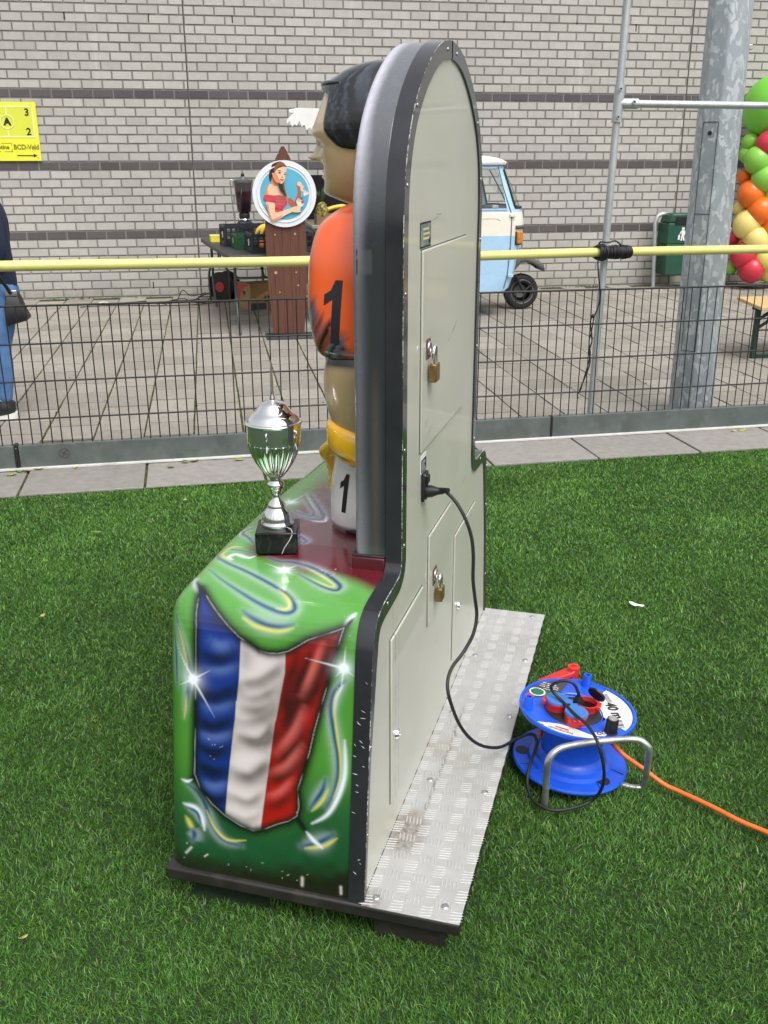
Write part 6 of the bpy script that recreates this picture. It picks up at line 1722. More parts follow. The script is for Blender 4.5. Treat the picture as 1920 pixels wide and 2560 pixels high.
for sgn, cx in ((1, 0), (-1, 2 * FU)):
    mx = (lambda u: u) if sgn > 0 else (lambda u: 2 * FU - u)
    sec = [(1.185, .485, .140, .060, .060), (1.20, .482, .145, .078, .078), (1.225, .478, .150, .085, .084), (1.29, .475, .155, .087, .089), (1.37, .48, .158, .090, .086), (1.43, .49, .155, .092, .082), (1.475, .51, .150, .094, .074), (1.50, .54, .142, .090, .060), (1.518, .58, .135, .07, .045), (1.525, .60, .13, .03, .03)]
    sec = [(z, mx(u), v, a, b_) for z, u, v, a, b_ in sec]
    def sleeve_col(u, v, z):
        c = np.repeat(ORANGE[None, :], len(u), 0)
        shd = sstep(.02, .0, np.abs(v - .243) - .012)[:, None] * .12  # shade of the narrow front face, put into the orange
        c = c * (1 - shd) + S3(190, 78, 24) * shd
        # black and grey flames licking up from the hem
        ed = 1.222 + .100 * sstep(.12, .225, v)
        fl = vnoise(v * 110 + z * 60, z * 16 + v * 50); f2 = vnoise(v * 190 + z * 120 + 7, z * 9)
        k = sstep(.02, -.02, z - ed - .05 * (fl - .5))[:, None]
        g = np.clip(sstep(.35, .75, f2), 0, 1)[:, None]
        cc = S3(18, 20, 28) * (1 - g) + S3(120, 126, 145) * g * .55 + S3(30, 20, 20) * g * .45
        k *= (.75 + .25 * sstep(.3, .55, fl))[:, None]
        c = c * (1 - k) + cc * k
        h = (sstep(1.205, 1.190, z))[:, None]; c = c * (1 - h) + S3(60, 18, 10) * h
        return c
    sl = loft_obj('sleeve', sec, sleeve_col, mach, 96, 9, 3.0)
    if sgn > 0:
        q = numeral('number', sl, sec, .176, 1.232, .136, .070, 1, slant=-.012, p=3.0); q.data.materials[0] = NUMM
    fsec = [(.985, .480, .128, .050, .052), (1.02, .478, .130, .058, .066), (1.07, .476, .132, .066, .080), (1.12, .475, .133, .070, .086), (1.165, .476, .134, .071, .083), (1.205, .48, .136, .066, .070)]
    fsec = [(z, mx(u), v, a, b_) for z, u, v, a, b_ in fsec]
    def fore_col(u, v, z):
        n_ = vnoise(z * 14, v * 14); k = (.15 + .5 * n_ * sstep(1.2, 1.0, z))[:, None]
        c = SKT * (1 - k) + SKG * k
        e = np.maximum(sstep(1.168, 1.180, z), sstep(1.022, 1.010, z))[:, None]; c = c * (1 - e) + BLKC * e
        hl = (np.exp(-((v - .195) / .012) ** 2 - ((z - 1.10) / .02) ** 2) * .45)[:, None]; c = c * (1 - hl) + S3(225, 215, 200) * hl  # last step paints a highlight into the forearm's skin colour
        return c
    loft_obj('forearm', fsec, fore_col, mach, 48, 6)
    gsec = [(.935, .49, .132, .066, .070), (.945, .487, .132, .074, .078), (.965, .483, .132, .080, .084), (.990, .480, .132, .080, .085), (1.010, .478, .132, .074, .082), (1.020, .477, .132, .064, .072)]
    tl_ = lambda V: V + np.concatenate([np.zeros(V.shape[:2] + (2,)), (.30 * (V[:, :, 1:2] - .132))], 2) + np.array([0, 0, .006])
    gsec = [(z, mx(u), v, a, b_) for z, u, v, a, b_ in gsec]
    def cuff_col(u, v, z):
        c = np.repeat(YG[None, :], len(u), 0)
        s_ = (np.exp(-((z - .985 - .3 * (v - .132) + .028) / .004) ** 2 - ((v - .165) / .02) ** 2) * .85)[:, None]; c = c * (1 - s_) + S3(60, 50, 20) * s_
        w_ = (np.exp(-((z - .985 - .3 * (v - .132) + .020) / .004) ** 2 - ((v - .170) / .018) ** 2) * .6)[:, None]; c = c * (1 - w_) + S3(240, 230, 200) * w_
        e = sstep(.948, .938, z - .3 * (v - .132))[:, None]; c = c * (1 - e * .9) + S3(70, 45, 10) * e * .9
        return c
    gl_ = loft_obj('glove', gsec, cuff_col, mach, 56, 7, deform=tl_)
    hsec = [(.785, .60, .214, .010, .008), (.81, .60, .220, .022, .014), (.85, .595, .228, .034, .020), (.90, .585, .230, .042, .026), (.94, .565, .228, .05, .04), (.97, .54, .19, .055, .05)]
    hsec = [(z, mx(u), v, a, b_) for z, u, v, a, b_ in hsec]
    loft_obj('glove_hand', hsec, lambda u, v, z: YG * (1 - .8 * sstep(.212, .192, v)[:, None]) + S3(20, 16, 8) * (.8 * sstep(.212, .192, v)[:, None]), gl_, 28, 5)
    for k in range(4):
        hu = mx(.572 + .017 * k); 
        MB().tube(spline([(hu, .232, .89), (hu + .002 * sgn, .240 - .002 * k, .86), (hu + .004 * sgn, .236, .82 + .004 * abs(k - 1.5)), (hu + .005 * sgn, .222, .792 + .006 * abs(k - 1.5))], 4), [.011] * 9 + [.010, .009, .007, .004], 10).build('glove_finger', M('yellow glove paint', tuple(YG), .22, coat=.7) if 'yellow glove paint' not in bpy.data.materials else bpy.data.materials['yellow glove paint'], gl_, smooth=80)
    ssec = [(.742, .595, .145, .105, .092), (.76, .592, .147, .108, .095), (.80, .588, .148, .108, .095), (.86, .585, .148, .104, .091), (.91, .585, .146, .102, .088), (.945, .587, .144, .100, .084), (.985, .60, .138, .085, .066)]
    ssec = [(z, mx(u), v, a, b_) for z, u, v, a, b_ in ssec]
    def short_col(u, v, z):
        c = np.repeat(WHC[None, :], len(u), 0) * (1 - .12 * vnoise(z * 12, v * 12)[:, None])
        e = np.maximum(sstep(.772, .762, z) * .8, sstep(.945, .955, z))[:, None]; c = c * (1 - e) + BLKC * e
        s_ = (np.exp(-((v - .226) / .006) ** 2) * sstep(.83, .93, z) * .8)[:, None]; c = c * (1 - s_) + BLKC * s_
        return c
    so = loft_obj('shorts_leg', ssec, short_col, mach, 56, 6)
    if sgn > 0:
        numeral('number', so, ssec, .190, .806, .098, .040, 1, slant=-.012)
loft_obj('shorts', [(.86, FU, .12, .15, .06), (.93, FU, .13, .20, .085), (1.0, FU, .13, .225, .09)], flat(WHC), mach, 40)
# rubber foot seal round the shorts on the deck
MB().tube([(.595 + .112 * math.cos(a), .137 + .092 * math.sin(a), .757) for a in np.linspace(0, 6.283, 41)[:-1]], .007, 8, closed=True).build('seal', RUBBER, mach, smooth=60)

# head
HZ = [1.505, 1.515, 1.53, 1.545, 1.56, 1.575, 1.59, 1.605, 1.62, 1.64, 1.655, 1.67, 1.69, 1.71, 1.73, 1.75, 1.765, 1.78, 1.80, 1.812, 1.82, 1.825]
HF = [.215, .255, .290, .298, .297, .297, .296, .298, .301, .302, .312, .321, .317, .308, .300, .292, .286, .274, .245, .218, .190, .15]   # face without nose
HWd = [.055, .065, .076, .084, .092, .098, .103, .107, .110, .113, .114, .115, .115, .114, .111, .106, .100, .091, .075, .06, .045, .02]
zz_ = np.linspace(1.505, 1.825, 130)
hf = np.interp(zz_, HZ, HF); hw_ = np.interp(zz_, HZ, HWd)
hf = np.convolve(np.pad(hf, 2, 'edge'), [.1, .2, .4, .2, .1], 'valid'); hw_ = np.convolve(np.pad(hw_, 2, 'edge'), [.1, .2, .4, .2, .1], 'valid')
HB = .085
na_ = 96
ang_ = np.linspace(-math.pi / 2 * 1.25, math.pi / 2 * 1.25, na_)
def head_surf(off=0.0, nose=True):
    V = np.zeros((len(zz_), na_, 3))
    for i, z in enumerate(zz_):
        cv = HB + (hf[i] - HB) * .42; rv = hf[i] - cv
        sa, ca = np.sin(ang_), np.cos(ang_)
        u = (hw_[i] + off) * np.sign(sa) * np.abs(sa) ** .85
        v = cv + (rv + off) * np.sign(ca) * np.abs(ca) ** .80
        if nose:
            g = lambda w: np.exp(-(u / w) ** 2)
            # nose, lips, chin, eye sockets, brow
            nz = .036 * np.exp(-((z - 1.613) / .0095) ** 2) + .024 * np.exp(-((z - 1.629) / .015) ** 2) + .010 * np.exp(-((z - 1.65) / .014) ** 2)
            v = v + nz * g(.021 + .006 * np.exp(-((z - 1.612) / .012) ** 2))
            v = v + (.012 * np.exp(-((z - 1.584) / .006) ** 2) + .012 * np.exp(-((z - 1.571) / .006) ** 2) - .004 * np.exp(-((z - 1.5775) / .002) ** 2)) * g(.026)
            v = v + .010 * np.exp(-((z - 1.536) / .012) ** 2) * g(.03)
            es = np.exp(-((np.abs(u) - .042) / .018) ** 2 - ((z - 1.645) / .011) ** 2); v = v - .016 * es
            v = v + .008 * np.exp(-((z - 1.665) / .006) ** 2) * np.exp(-((np.abs(u) - .04) / .03) ** 2)
        V[i, :, 0] = FU + u; V[i, :, 1] = v; V[i, :, 2] = z
    return V
def grid_obj(name, V, cols, parent, mask=None, mat=FIGP, caps=False):
    m, n = V.shape[:2]
    F = []
    for i in range(m - 1):
        for j in range(n - 1):
            if mask is None or (mask[i, j] and mask[i + 1, j] and mask[i, j + 1] and mask[i + 1, j + 1]): F.append((i * n + j, i * n + j + 1, (i + 1) * n + j + 1, (i + 1) * n + j))
    if caps: F.append(tuple(range(n))); F.append(tuple((m - 1) * n + k for k in range(n)))
    me = bpy.data.meshes.new(name); me.from_pydata(V.reshape(-1, 3).tolist(), [], F); set_cols(me, np.clip(cols.reshape(-1, 3), 0, 1)); me.materials.append(mat)
    if caps: fix_normals(me)
    me.polygons.foreach_set('use_smooth', [True] * len(me.polygons)); me.set_sharp_from_angle(angle=R(70)); me.update()
    return new_obj(name, me, parent)
V = head_surf()
z3, u3, v3 = V[:, :, 2], V[:, :, 0] - FU, V[:, :, 1]
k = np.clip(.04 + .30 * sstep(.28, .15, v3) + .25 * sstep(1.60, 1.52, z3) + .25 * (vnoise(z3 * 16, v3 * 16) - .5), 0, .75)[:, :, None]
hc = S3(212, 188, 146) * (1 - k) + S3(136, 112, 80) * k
lip = np.exp(-((z3 - 1.5775) / .010) ** 2 - (u3 / .028) ** 4)[:, :, None] * (v3 > .26)[:, :, None] * .7; hc = hc * (1 - lip) + S3(150, 84, 70) * lip
head = grid_obj('head', V, hc, mach, caps=True)
EYEW = M('painted eye white', (.7, .7, .66), .15, coat=.8); EYED = M('painted iris', (.05, .03, .02), .1, coat=.9)
for s_ in (-1, 1):
    e = MB(); e.ball((FU + s_ * .042, .283, 1.643), (.017, .013, .010), 16, 10); eo = e.build('eye', EYEW, head, smooth=80)
    MB().ball((FU + s_ * .042, .2925, 1.643), (.007, .005, .007), 12, 8).build('iris', EYED, head, smooth=80)
    MB().tube(spline([(FU + s_ * .018, .316, 1.662), (FU + s_ * .042, .314, 1.670), (FU + s_ * .066, .298, 1.664)], 4), .0042, 8).build('eyebrow', BLACKM, head, smooth=60)
    b = MB(); b.ball((FU + s_ * .113, .170, 1.630), (.010, .020, .030), 16, 12, Matrix.Rotation(R(-12 ), 3, 'X')); b.ball((FU + s_ * .117, .178, 1.609), (.008, .011, .012), 12, 8)
    b.build('ear', M('ear paint', tuple(S3(186, 152, 112)), .22, coat=.7, var=.1) if 'ear paint' not in bpy.data.materials else bpy.data.materials['ear paint'], head, smooth=80)
    MB().tube(spline([(FU + s_ * .120, .164, 1.650), (FU + s_ * .123, .178, 1.640), (FU + s_ * .122, .180, 1.622), (FU + s_ * .120, .172, 1.611)], 4), .005, 8).build('ear_fold', M('ear shade paint', tuple(S3(120, 66, 44)), .3, coat=.5) if 'ear shade paint' not in bpy.data.materials else bpy.data.materials['ear shade paint'], head, smooth=60)
# hair: a thick glossy cap with an overhanging fringe
H = head_surf(.006, False)
zr = H[:, :, 2]; A = np.abs(np.degrees(ang_))[None, :].repeat(len(zz_), 0)
lim_z = [1.50, 1.60, 1.622, 1.634, 1.640, 1.66, 1.70, 1.74, 1.752, 1.763, 1.83]
lim_a = [118, 116, 112, 70, 62, 54, 48, 44, 38, -1, -1]
lim = np.interp(zr, lim_z, lim_a)
hu, hv = H[:, :, 0], H[:, :, 1]
# fringe sticks out over the forehead
fr = np.exp(-((zr - 1.772) / .012) ** 2) * np.clip(np.cos(np.radians(A)), 0, 1) ** 1.2
H[:, :, 1] += .010 * fr
edge = np.clip((A - lim) / 9, 0, 1)
base = head_surf(-.004, False)
H = base * (1 - edge[:, :, None]) + H * edge[:, :, None]
sk = vnoise(A * .55 + zr * 60, zr * 5 + 3) ; sk2 = vnoise(A * 1.6 + zr * 130, zr * 7)
g = (np.clip(sstep(.55, 1.0, sk) * .25 + sstep(.7, 1, sk2) * .22, 0, .45) * sstep(1.62, 1.70, zr))[:, :, None]
hcol = S3(12, 14, 20) * (1 - g) + S3(120, 132, 155) * g
grid_obj('hair', H, hcol, head, mask=(A > lim - .5))
b = MB(); pts = []
for a in np.linspace(-62, 62, 29):
    i = int(np.argmin(np.abs(zz_ - (1.770 + .004 * math.cos(R(a)))))); j = int(np.argmin(np.abs(np.degrees(ang_) - a)))
    p = H[i, j]; pts.append((p[0], p[1] - .004, p[2]))
b.tube(pts, [.003 + .0065 * math.cos(R(a) * 1.3) for a in np.linspace(-62, 62, 29)], 10); b.build('fringe', M('hair paint', tuple(S3(14, 16, 22)), .2, coat=.8), head, smooth=80)

# ---- padlocks hanging on the hasps
BRASS = M('worn brass', (.30, .19, .075), .38, .85, var=.25, scale=40)
for u, z, lab in ((.553, 1.150, 'brass padlock on the upper service door of the machine'), (.662, .541, 'smaller brass padlock on the lower service door of the machine')):
    sc_ = 1.0 if z > 1 else .88
    pl_ = thing('padlock', lab, 'padlock', mw(u, -.020, z), MY, 'brass padlocks on the service doors')
    MB().b2(-.021 * sc_, .021 * sc_, -.0085, .0085, -.024 * sc_, .018 * sc_).build('lock_body', BRASS, pl_, bevel=.003, segs=3)
    MB().tube(spline([(-.013 * sc_, 0, .016 * sc_), (-.013 * sc_, 0, .042 * sc_), (-.008 * sc_, 0, .054 * sc_), (0, .0, .058 * sc_), (.008 * sc_, 0, .054 * sc_), (.013 * sc_, 0, .042 * sc_), (.013 * sc_, 0, .016 * sc_)], 5), .0036, 10).build('shackle', CHROME, pl_, smooth=60)

# ---- trophy on the deck
tp = mw(.371, .311, .7488)
trophy = thing('trophy_cup', 'silver trophy cup with a spired lid and black marble foot on the machine deck', 'trophy', tp, MY + R(17))
t = NT('black marble'); f = t.noise(5, 8, .75, None, 2.5)
t.set(Base_Color=t.ramp(f, [(.46, (.004, .004, .0045)), (.497, (.012, .012, .012)), (.50, (.07, .068, .065)), (.503, (.012, .012, .012)), (.55, (.004, .004, .005))]), Roughness=.16, Specular_IOR_Level=.35)
mb = MB().b2(-.049, .049, -.049, .049, 0, .052).build('marble_base', t.m, trophy, bevel=.003)
VEIN = M('marble vein', (.55, .53, .50), .3)
MB().tube([(-.0495, -.012, .002), (-.0497, -.018, .016), (-.0496, -.030, .034), (-.0496, -.036, .046), (-.044, -.037, .0523), (-.030, -.034, .0525), (-.018, -.030, .0525)], .0013, 6).build('marble_vein', VEIN, mb, smooth=60)
z0 = .052
fl = lambda z, a: 1 + .030 * abs(math.sin(a * 14)) * (1 if .018 + z0 < z < .046 + z0 else 0)
MB().lathe([(.0375, z0), (.0375, z0 + .004), (.039, z0 + .008), (.0385, z0 + .012), (.035, z0 + .016), (.0345, z0 + .020), (.033, z0 + .030), (.028, z0 + .040), (.0215, z0 + .047), (.0205, z0 + .050), (.021, z0 + .053), (.0195, z0 + .056), (.016, z0 + .061), (.011, z0 + .067), (.0085, z0 + .075), (.009, z0 + .081), (.013, z0 + .087), (.0155, z0 + .091)], 84, flute=fl).build('stem_foot', CHROME, trophy, smooth=50)
fl2 = lambda z, a: 1 + .03 * abs(math.sin(a * 12)) * (1 if z < z0 + .099 else 0)
MB().lathe([(.0155, z0 + .091), (.0165, z0 + .096), (.0195, z0 + .099), (.0205, z0 + .103), (.0195, z0 + .107), (.0145, z0 + .1105), (.0135, z0 + .115), (.0142, z0 + .119)], 72, flute=fl2).build('stem_knop', CHROME, trophy, smooth=50)
def flute_c(z, a):
    k = 1.0 if z < z0 + .206 else 0.0
    return 1 + .035 * 2.6 * k * (abs(math.sin(a * 11)) ** .7 - .6) * min(1, (z - z0 - .118) / .02)
cup = [(.0142, z0 + .119), (.018, z0 + .123), (.0265, z0 + .133), (.0355, z0 + .146), (.0435, z0 + .159), (.0505, z0 + .174), (.0560, z0 + .190), (.0592, z0 + .2045), (.0600, z0 + .2065), (.0612, z0 + .218), (.0620, z0 + .235), (.0625, z0 + .247)]
MB().lathe(cup, 132, flute=flute_c, close=False).build('cup_bowl', CHROME, trophy, smooth=30)
MB().lathe([(.0625, z0 + .247), (.0650, z0 + .249), (.0655, z0 + .2515), (.0640, z0 + .254), (.0605, z0 + .2555), (.0585, z0 + .260), (.0555, z0 + .266), (.050, z0 + .271), (.0455, z0 + .274), (.040, z0 + .278), (.034, z0 + .286), (.030, z0 + .292), (.024, z0 + .297), (.012, z0 + .3005), (.0065, z0 + .303), (.0060, z0 + .308), (.0042, z0 + .316), (.0036, z0 + .33), (.0030, z0 + .36), (.0022, z0 + .376), (.0008, z0 + .392)], 64).build('lid', CHROME, trophy, smooth=30)
def handle(a_):
    ca, sa = math.cos(a_), math.sin(a_)
    pts = [(.0605, .236), (.064, .238), (.066, .230), (.0625, .222), (.0605, .212), (.0635, .203), (.0655, .196)]
    return MB().tube([(r * ca, r * sa, z0 + z) for r, z in spline(pts, 5)], .0022, 8)
for a_ in (R(170), R(235), R(-20)): handle(a_).build('scroll', CHROME, trophy, smooth=60)

# ---- black mains lead from the machine to the reel
ML = thing('mains_lead', 'black mains lead hanging from the machine inlet and looping over to the cable reel', 'cable', mw(.52, -.02, .86), 0)
o_ = mw(.52, -.02, .86)
pu = [(.526, -.044, .868), (.52, -.056, .872), (.51, -.086, .849), (.50, -.111, .814), (.50, -.127, .769), (.50, -.133, .722), (.50, -.134, .662), (.50, -.14, .614), (.50, -.146, .565), (.48, -.142, .524), (.45, -.124, .487), (.41, -.107, .468), (.38, -.102, .446), (.36, -.11, .414), (.38, -.13, .336), (.42, -.153, .27), (.50, -.175, .20), (.60, -.203, .138)]
pts = [mw(*p) for p in pu] + [Vector(p) for p in [(.355, 2.275, .112), (.395, 2.294, .118), (.413, 2.293, .115), (.419, 2.279, .100), (.410, 2.258, .085), (.390, 2.212, .068), (.380, 2.17, .044), (.388, 2.124, .030), (.413, 2.089, .030), (.441, 2.078, .030), (.491, 2.089, .030), (.536, 2.107, .036), (.555, 2.090, .08), (.558, 2.077, .13), (.547, 2.062, .19), (.532, 2.070, .240), (.520, 2.132, .247), (.498, 2.200, .241), (.478, 2.257, .243), (.456, 2.28, .258), (.449, 2.282, .275), (.458, 2.272, .292), (.482, 2.267, .302), (.504, 2.262, .295), (.518, 2.266, .27), (.524, 2.276, .248)]]
MB().tube([Vector(p) - o_ for p in spline(pts, 6)], .0043, 12).build('flex', RUBBER, ML, smooth=60)
p0 = mw(.527, -.012, .864); p1 = mw(.526, -.046, .868); d = (p1 - p0)
b = MB(); b.tube([p0 - o_, p0 + d * .3 - o_, p0 + d * .75 - o_, p1 - o_], [.0155, .0150, .0095, .0085], 12)
b.build('appliance_plug', BLACKP, ML, smooth=60)
b = MB(); q = [mw(*p) for p in pu[:3]]
for k in range(5):
    a = q[0] + (q[1] - q[0]) * (k / 4.0 * 1.6); e = (q[1] - q[0]).normalized() * .004
    b.tube([a - o_ , a + e - o_], [.0085 - .0007 * k, .0085 - .0007 * k], 12)
b.build('strain_relief', BLACKP, ML, smooth=40)
e_ = Vector((.524, 2.276, .248)); f_ = Vector((.524, 2.286, .212))
MB().tube([e_ - o_, e_ + (f_ - e_) * .45 - o_, f_ - o_], [.007, .016, .019], 14).build('schuko_plug', BLACKP, ML, smooth=60)

# ---- blue cable reel
RB = M('blue reel plastic', (.014, .100, .68), .3, var=.06, spec=.5, dirt=(.05, .13, .55), dscale=12, damt=.62)
RR = M('red reel plastic', (.68, .030, .025), .35, var=.06); RBL = M('blue socket lid', (.045, .19, .56), .42, var=.08)
reel = thing('cable_reel', 'blue cable reel with red sockets and a bent steel frame lying on the turf', 'cable reel', (.512, 2.295, 0), 0, rot=(0, R(4.4), 0))
# lower and upper flange, drum
b = MB()
b.lathe([(.06, .033), (.150, .033), (.157, .030), (.159, .036), (.156, .042), (.148, .040), (.118, .040), (.113, .050), (.100, .054), (.095, .066), (.084, .074), (.080, .13), (.082, .172), (.09, .178)], 72, close=False)
b.lathe([(.0, .028), (.06, .028), (.06, .033)], 48, close=False)
lowf = b.build('lower_flange', RB, reel, smooth=32)
b = MB()
b.lathe([(.09, .178), (.150, .190), (.156, .190), (.159, .196), (.158, .204), (.152, .205), (.150, .2005), (.082, .2005), (.079, .198), (.077, .186), (.0, .186)], 72, (-.0, 0, 0), close=False)
upf = b.build('upper_flange', RB, reel, smooth=32)
b = MB()
for a in np.linspace(0, 6.283, 41)[:-1]:
    pass
MB().tube([(-.016 + .079 * math.cos(a), -.02 + .079 * math.sin(a), .2015) for a in np.linspace(0, 6.283, 49)[:-1]], .0022, 6, closed=True).build('dish_rim', RB, upf, smooth=60)
MB().lathe([(.076, .2012), (.074, .203), (.066, .207), (.0, .208)], 48, (-.016, -.022, 0)).build('socket_plate', M('black socket plate', (.012, .012, .013), .5, var=.3, scale=40), upf, smooth=40)
for x, y in ((-.129, .027), (.073, -.098)):
    MB().lathe([(.019, .0405), (.019, .0415), (0, .0415)], 20, (x, y, 0)).build('flange_hole', BLACKP, lowf)
# wedge marks on the lower flange
DKB = M('dark blue groove', (.006, .045, .36), .35)
for a in (-62, -20, 200):
    ca, sa = math.cos(R(a)), math.sin(R(a))
    MB().tube([(.112 * ca, .112 * sa, .0405), (.150 * ca + .012 * sa, .150 * sa - .012 * ca, .0410)], .0012, 6).build('groove', DKB, lowf)
for x, y in ((.049, .128), (-.140, -.015)):
    MB().lathe([(.0145, .2), (.0115, .232), (.0105, .236), (.0072, .236), (.0072, .222), (0, .222)], 24, (x, y, 0)).build('peg', RB, upf, smooth=40)
MB().lathe([(.0185, .2), (.0185, .203), (.0165, .204), (.016, .238), (.0145, .243), (.0, .243)], 24, (.066, -.112, 0)).build('turning_knob', BLACKP, upf, smooth=40)
MB().lathe([(.0125, .243), (.0115, .2445), (0, .2445)], 20, (.066, -.112, 0)).build('knob_cap', M('worn knob cap', (.30, .27, .25), .5, var=.35, scale=120), upf)
# sockets
def socket(x, y, lid, rz):
    c_ = (x, y, 0)
    so = MB().lathe([(.029, .203), (.030, .222), (.0315, .224), (.0315, .229), (.028, .229), (.028, .215), (0, .213)], 32, c_).build('socket', RR, upf, smooth=40)
    ca, sa = math.cos(rz), math.sin(rz)
    MB().box((x + .033 * ca, y + .033 * sa, .224), (.012, .030, .011), rz).build('hinge', RR, so, bevel=.002)
    if lid:
        MB().lathe([(.0310, .2295), (.0315, .233), (.0300, .2365), (.027, .2375), (.025, .2368), (0, .2372)], 36, c_).build('socket_lid', RBL, so, smooth=40)
        MB().box((x - .034 * ca, y - .034 * sa, .2335), (.014, .022, .006), rz).build('lid_tab', RBL, so, bevel=.0015)
    else:
        MB().lathe([(.0275, .216), (0, .216)], 24, c_).build('socket_well', BLACKP, so)
        MB().cyl((x + .028, y + .020, .240), (x + .031, y + .023, .2425), .026, n=24).build('open_lid', BLACKP, so)
socket(-.062, -.014, True, R(160)); socket(-.022, -.076, True, R(-90)); socket(.019, -.012, False, R(-20))
# printed labels
LW = M('white label', (.76, .76, .74), .4, var=.04, dirt=(.55, .50, .42), dscale=16, damt=.6); LR = M('label red', (.56, .025, .035), .4); LK = M('label black', (.02, .02, .022), .45); LG = M('label dark grey', (.05, .055, .06), .45); LGR = M('label green', (.01, .16, .08), .45); LS = M('label silver', (.30, .31, .32), .4)
def arc(r, a0, a1, n): return [(r * math.cos(R(a)), r * math.sin(R(a))) for a in np.linspace(a0, a1, n)]
lz = [.2008]
def label(n, P, m, par=None):
    lz[0] += .00012
    z = lz[0]
    return MB().prism(P, lambda a, b: (a, b, .2004), lambda a, b: (a, b, z)).build(n, m, par or upf)
lb1 = label('brand_label', arc(.147, 213, 283, 20) + [(-.003, -.122), (-.035, -.098), (-.067, -.086), (-.103, -.083)], LW)
ta = R(152.5)
def rot2(cx, cy, x, y, a): return (cx + x * math.cos(a) - y * math.sin(a), cy + x * math.sin(a) + y * math.cos(a))
for dy in (-.0135, .0135):
    label('red_bar', [rot2(-.068, -.119, x, y + dy, ta) for x, y in ((-.018, -.0032), (.018, -.0032), (.018, .0032), (-.018, .0032))], LR)
text_mesh('lettering', 'brennenstuhl', .0128, LK, upf, (-.068, -.1195, .2035), (0, 0, ta), .0001, .0001)
text_mesh('lettering', 'R', .004, LK, upf, (-.1025, -.0975, .2035), (0, 0, ta), 0, .0001)
label('red_mark', [rot2(-.118, -.090, x, y, ta) for x, y in ((-.012, -.0022), (.012, -.0022), (.010, .0022), (-.010, .0022))], LR)
lb2 = label('length_label', [(.092, .096), (.058, .014), (.058, -.031)] + arc(.147, -43, 46, 24), LW)
tb = R(-82)
text_mesh('lettering', '40 m', .042, LK, upf, (.099, -.004, .2035), (0, 0, tb), .0011, .0001, xs=.92)
label('cable_drawing', [rot2(.096, .060, x, y, tb) for x, y in ((-.026, -.008), (.020, -.008), (.020, .008), (-.026, .008))], LS)
for k in range(4):
    label('label_block', [rot2(.101, -.054 - .010 * k, x, y, tb) for x, y in ((-.0035, -.011), (.0035, -.011), (.0035, .009), (-.0035, .009))], LS if k % 2 else LK)
label('small_white_label', [(.020, -.120), (.052, -.112), (.055, -.122), (.046, -.132), (.022, -.134)], LW)
MB().tube([(.033 + .0055 * math.cos(a), -.124 + .0055 * math.sin(a), .2035) for a in np.linspace(0.4, 5.6, 14)], .0012, 6).build('recycle_mark', LK, upf, smooth=60)
MB().tube([(.045 + .0045 * math.cos(a), -.1215 + .0045 * math.sin(a), .2035) for a in np.linspace(1.6, 6.6, 14)], .0012, 6).build('recycle_mark', LK, upf, smooth=60)
lb3 = label('info_label', arc(.147, 88, 165, 20) + [(-.088, .049), (-.045, .060), (-.036, .072)], LG)
label('green_field', arc(.146, 138, 165, 8) + [(-.090, .050), (-.062, .058), (-.085, .090)], LGR)
label('red_field', arc(.146, 152, 165, 5) + [(-.112, .043), (-.118, .060)], LR)
MB().cyl((-.100, .072, .2005), (-.100, .072, lz[0] + .0003), .0225, n=32).build('round_badge', LW, upf)
MB().cyl((-.100, .072, .2005), (-.100, .072, lz[0] + .0006), .0185, n=32).build('badge_ring', LGR, upf)
label('badge_map', [rot2(-.100, .072, x, y, R(150)) for x, y in ((-.010, -.006), (-.002, -.010), (.008, -.006), (.012, .002), (.004, .009), (-.006, .008), (-.012, .002))], LW)
lz[0] += .0006
for i, (tx, ty, s_) in enumerate(((-.058, .118, 'Brand 60'), (-.060, .106, 'Achtung! Vor'), (-.064, .096, 'Gebrauch ganz'), (-.068, .086, 'abrollen'))):
    text_mesh('lettering', s_, .0105 - .0008 * i, LW, upf, (tx, ty, lz[0] + .0004), (0, 0, R(158)), .0001, .00008)
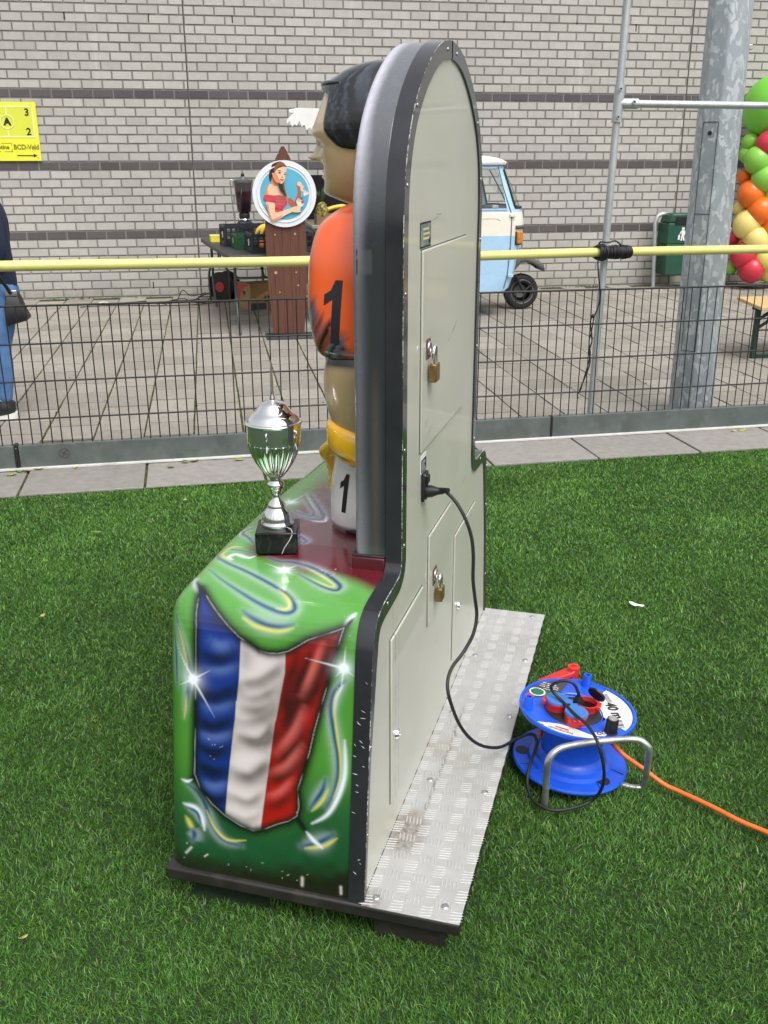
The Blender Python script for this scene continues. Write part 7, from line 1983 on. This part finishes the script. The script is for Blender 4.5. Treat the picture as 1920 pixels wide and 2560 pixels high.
# bent steel frame
b = MB().tube(spline([(-.02, -.0, .016), (-.075, -.10, .016), (-.094, -.172, .016), (-.097, -.188, .028), (-.103, -.198, .080), (-.110, -.210, .140), (-.112, -.218, .172), (-.100, -.215, .196), (-.072, -.203, .207), (.0, -.178, .209), (.08, -.157, .209), (.128, -.149, .207), (.150, -.154, .197), (.162, -.152, .178), (.174, -.128, .11), (.186, -.098, .05), (.186, -.087, .024), (.166, -.086, .017), (.13, -.072, .016), (.05, -.02, .016)], 6), .0088, 16)
b.build('steel_frame', M('scuffed steel tube', (.47, .48, .48), .36, .8, var=.25, scale=22), reel, smooth=60)
# crank behind the drum
b = MB(); b.cyl((-.064, .166, .120), (-.064, .166, .172), .020, n=24); b.build('crank_hub', BLACKP, reel, smooth=40, bevel=.002)
b = MB(); b.prism([(-.078, .160), (.012, .158), (.034, .172), (.034, .186), (.012, .200), (-.078, .190)], lambda a, c_: (a, c_ - .006, .168 + (a + .068) * .50), lambda a, c_: (a, c_ - .006, .186 + (a + .068) * .50))
b.build('crank_arm', RR, reel, bevel=.004)
b = MB(); b.cyl((-.064, .168, .150), (-.064, .168, .176), .0165, n=20); b.build('crank_boss', RR, reel, smooth=40)
b = MB(); b.lathe([(.0150, .115), (.0160, .16), (.0175, .225), (.0175, .2345), (.0115, .2345), (.0110, .215), (0, .215)], 24, (.018, .174, 0)); b.build('crank_handle', RR, reel, smooth=40)

# ---- orange cable
OC = M('orange cable', (.80, .145, .025), .4, var=.06, scale=8)
b = MB().tube(spline([(.515, 2.385, .14), (.585, 2.33, .128), (.62, 2.262, .112), (.645, 2.225, .098), (.70, 2.205, .064), (.745, 2.175, .040), (.785, 2.148, .033), (.849, 2.087, .032), (.902, 2.03, .031), (.96, 1.98, .031), (1.06, 1.87, .031), (1.2, 1.78, .031)], 6), .0062, 14)
for k in range(6):
    z = .085 + .015 * k
    b.tube([(.512 + .088 * math.cos(a), 2.295 + .088 * math.sin(a), z + .003 * math.cos(a)) for a in np.linspace(R(40), R(150), 14)], .0062, 8)
oc = b.build('orange_cable', OC, smooth=60)
tag(oc, 'orange cable running from the blue reel over the turf to the right edge', 'cable')
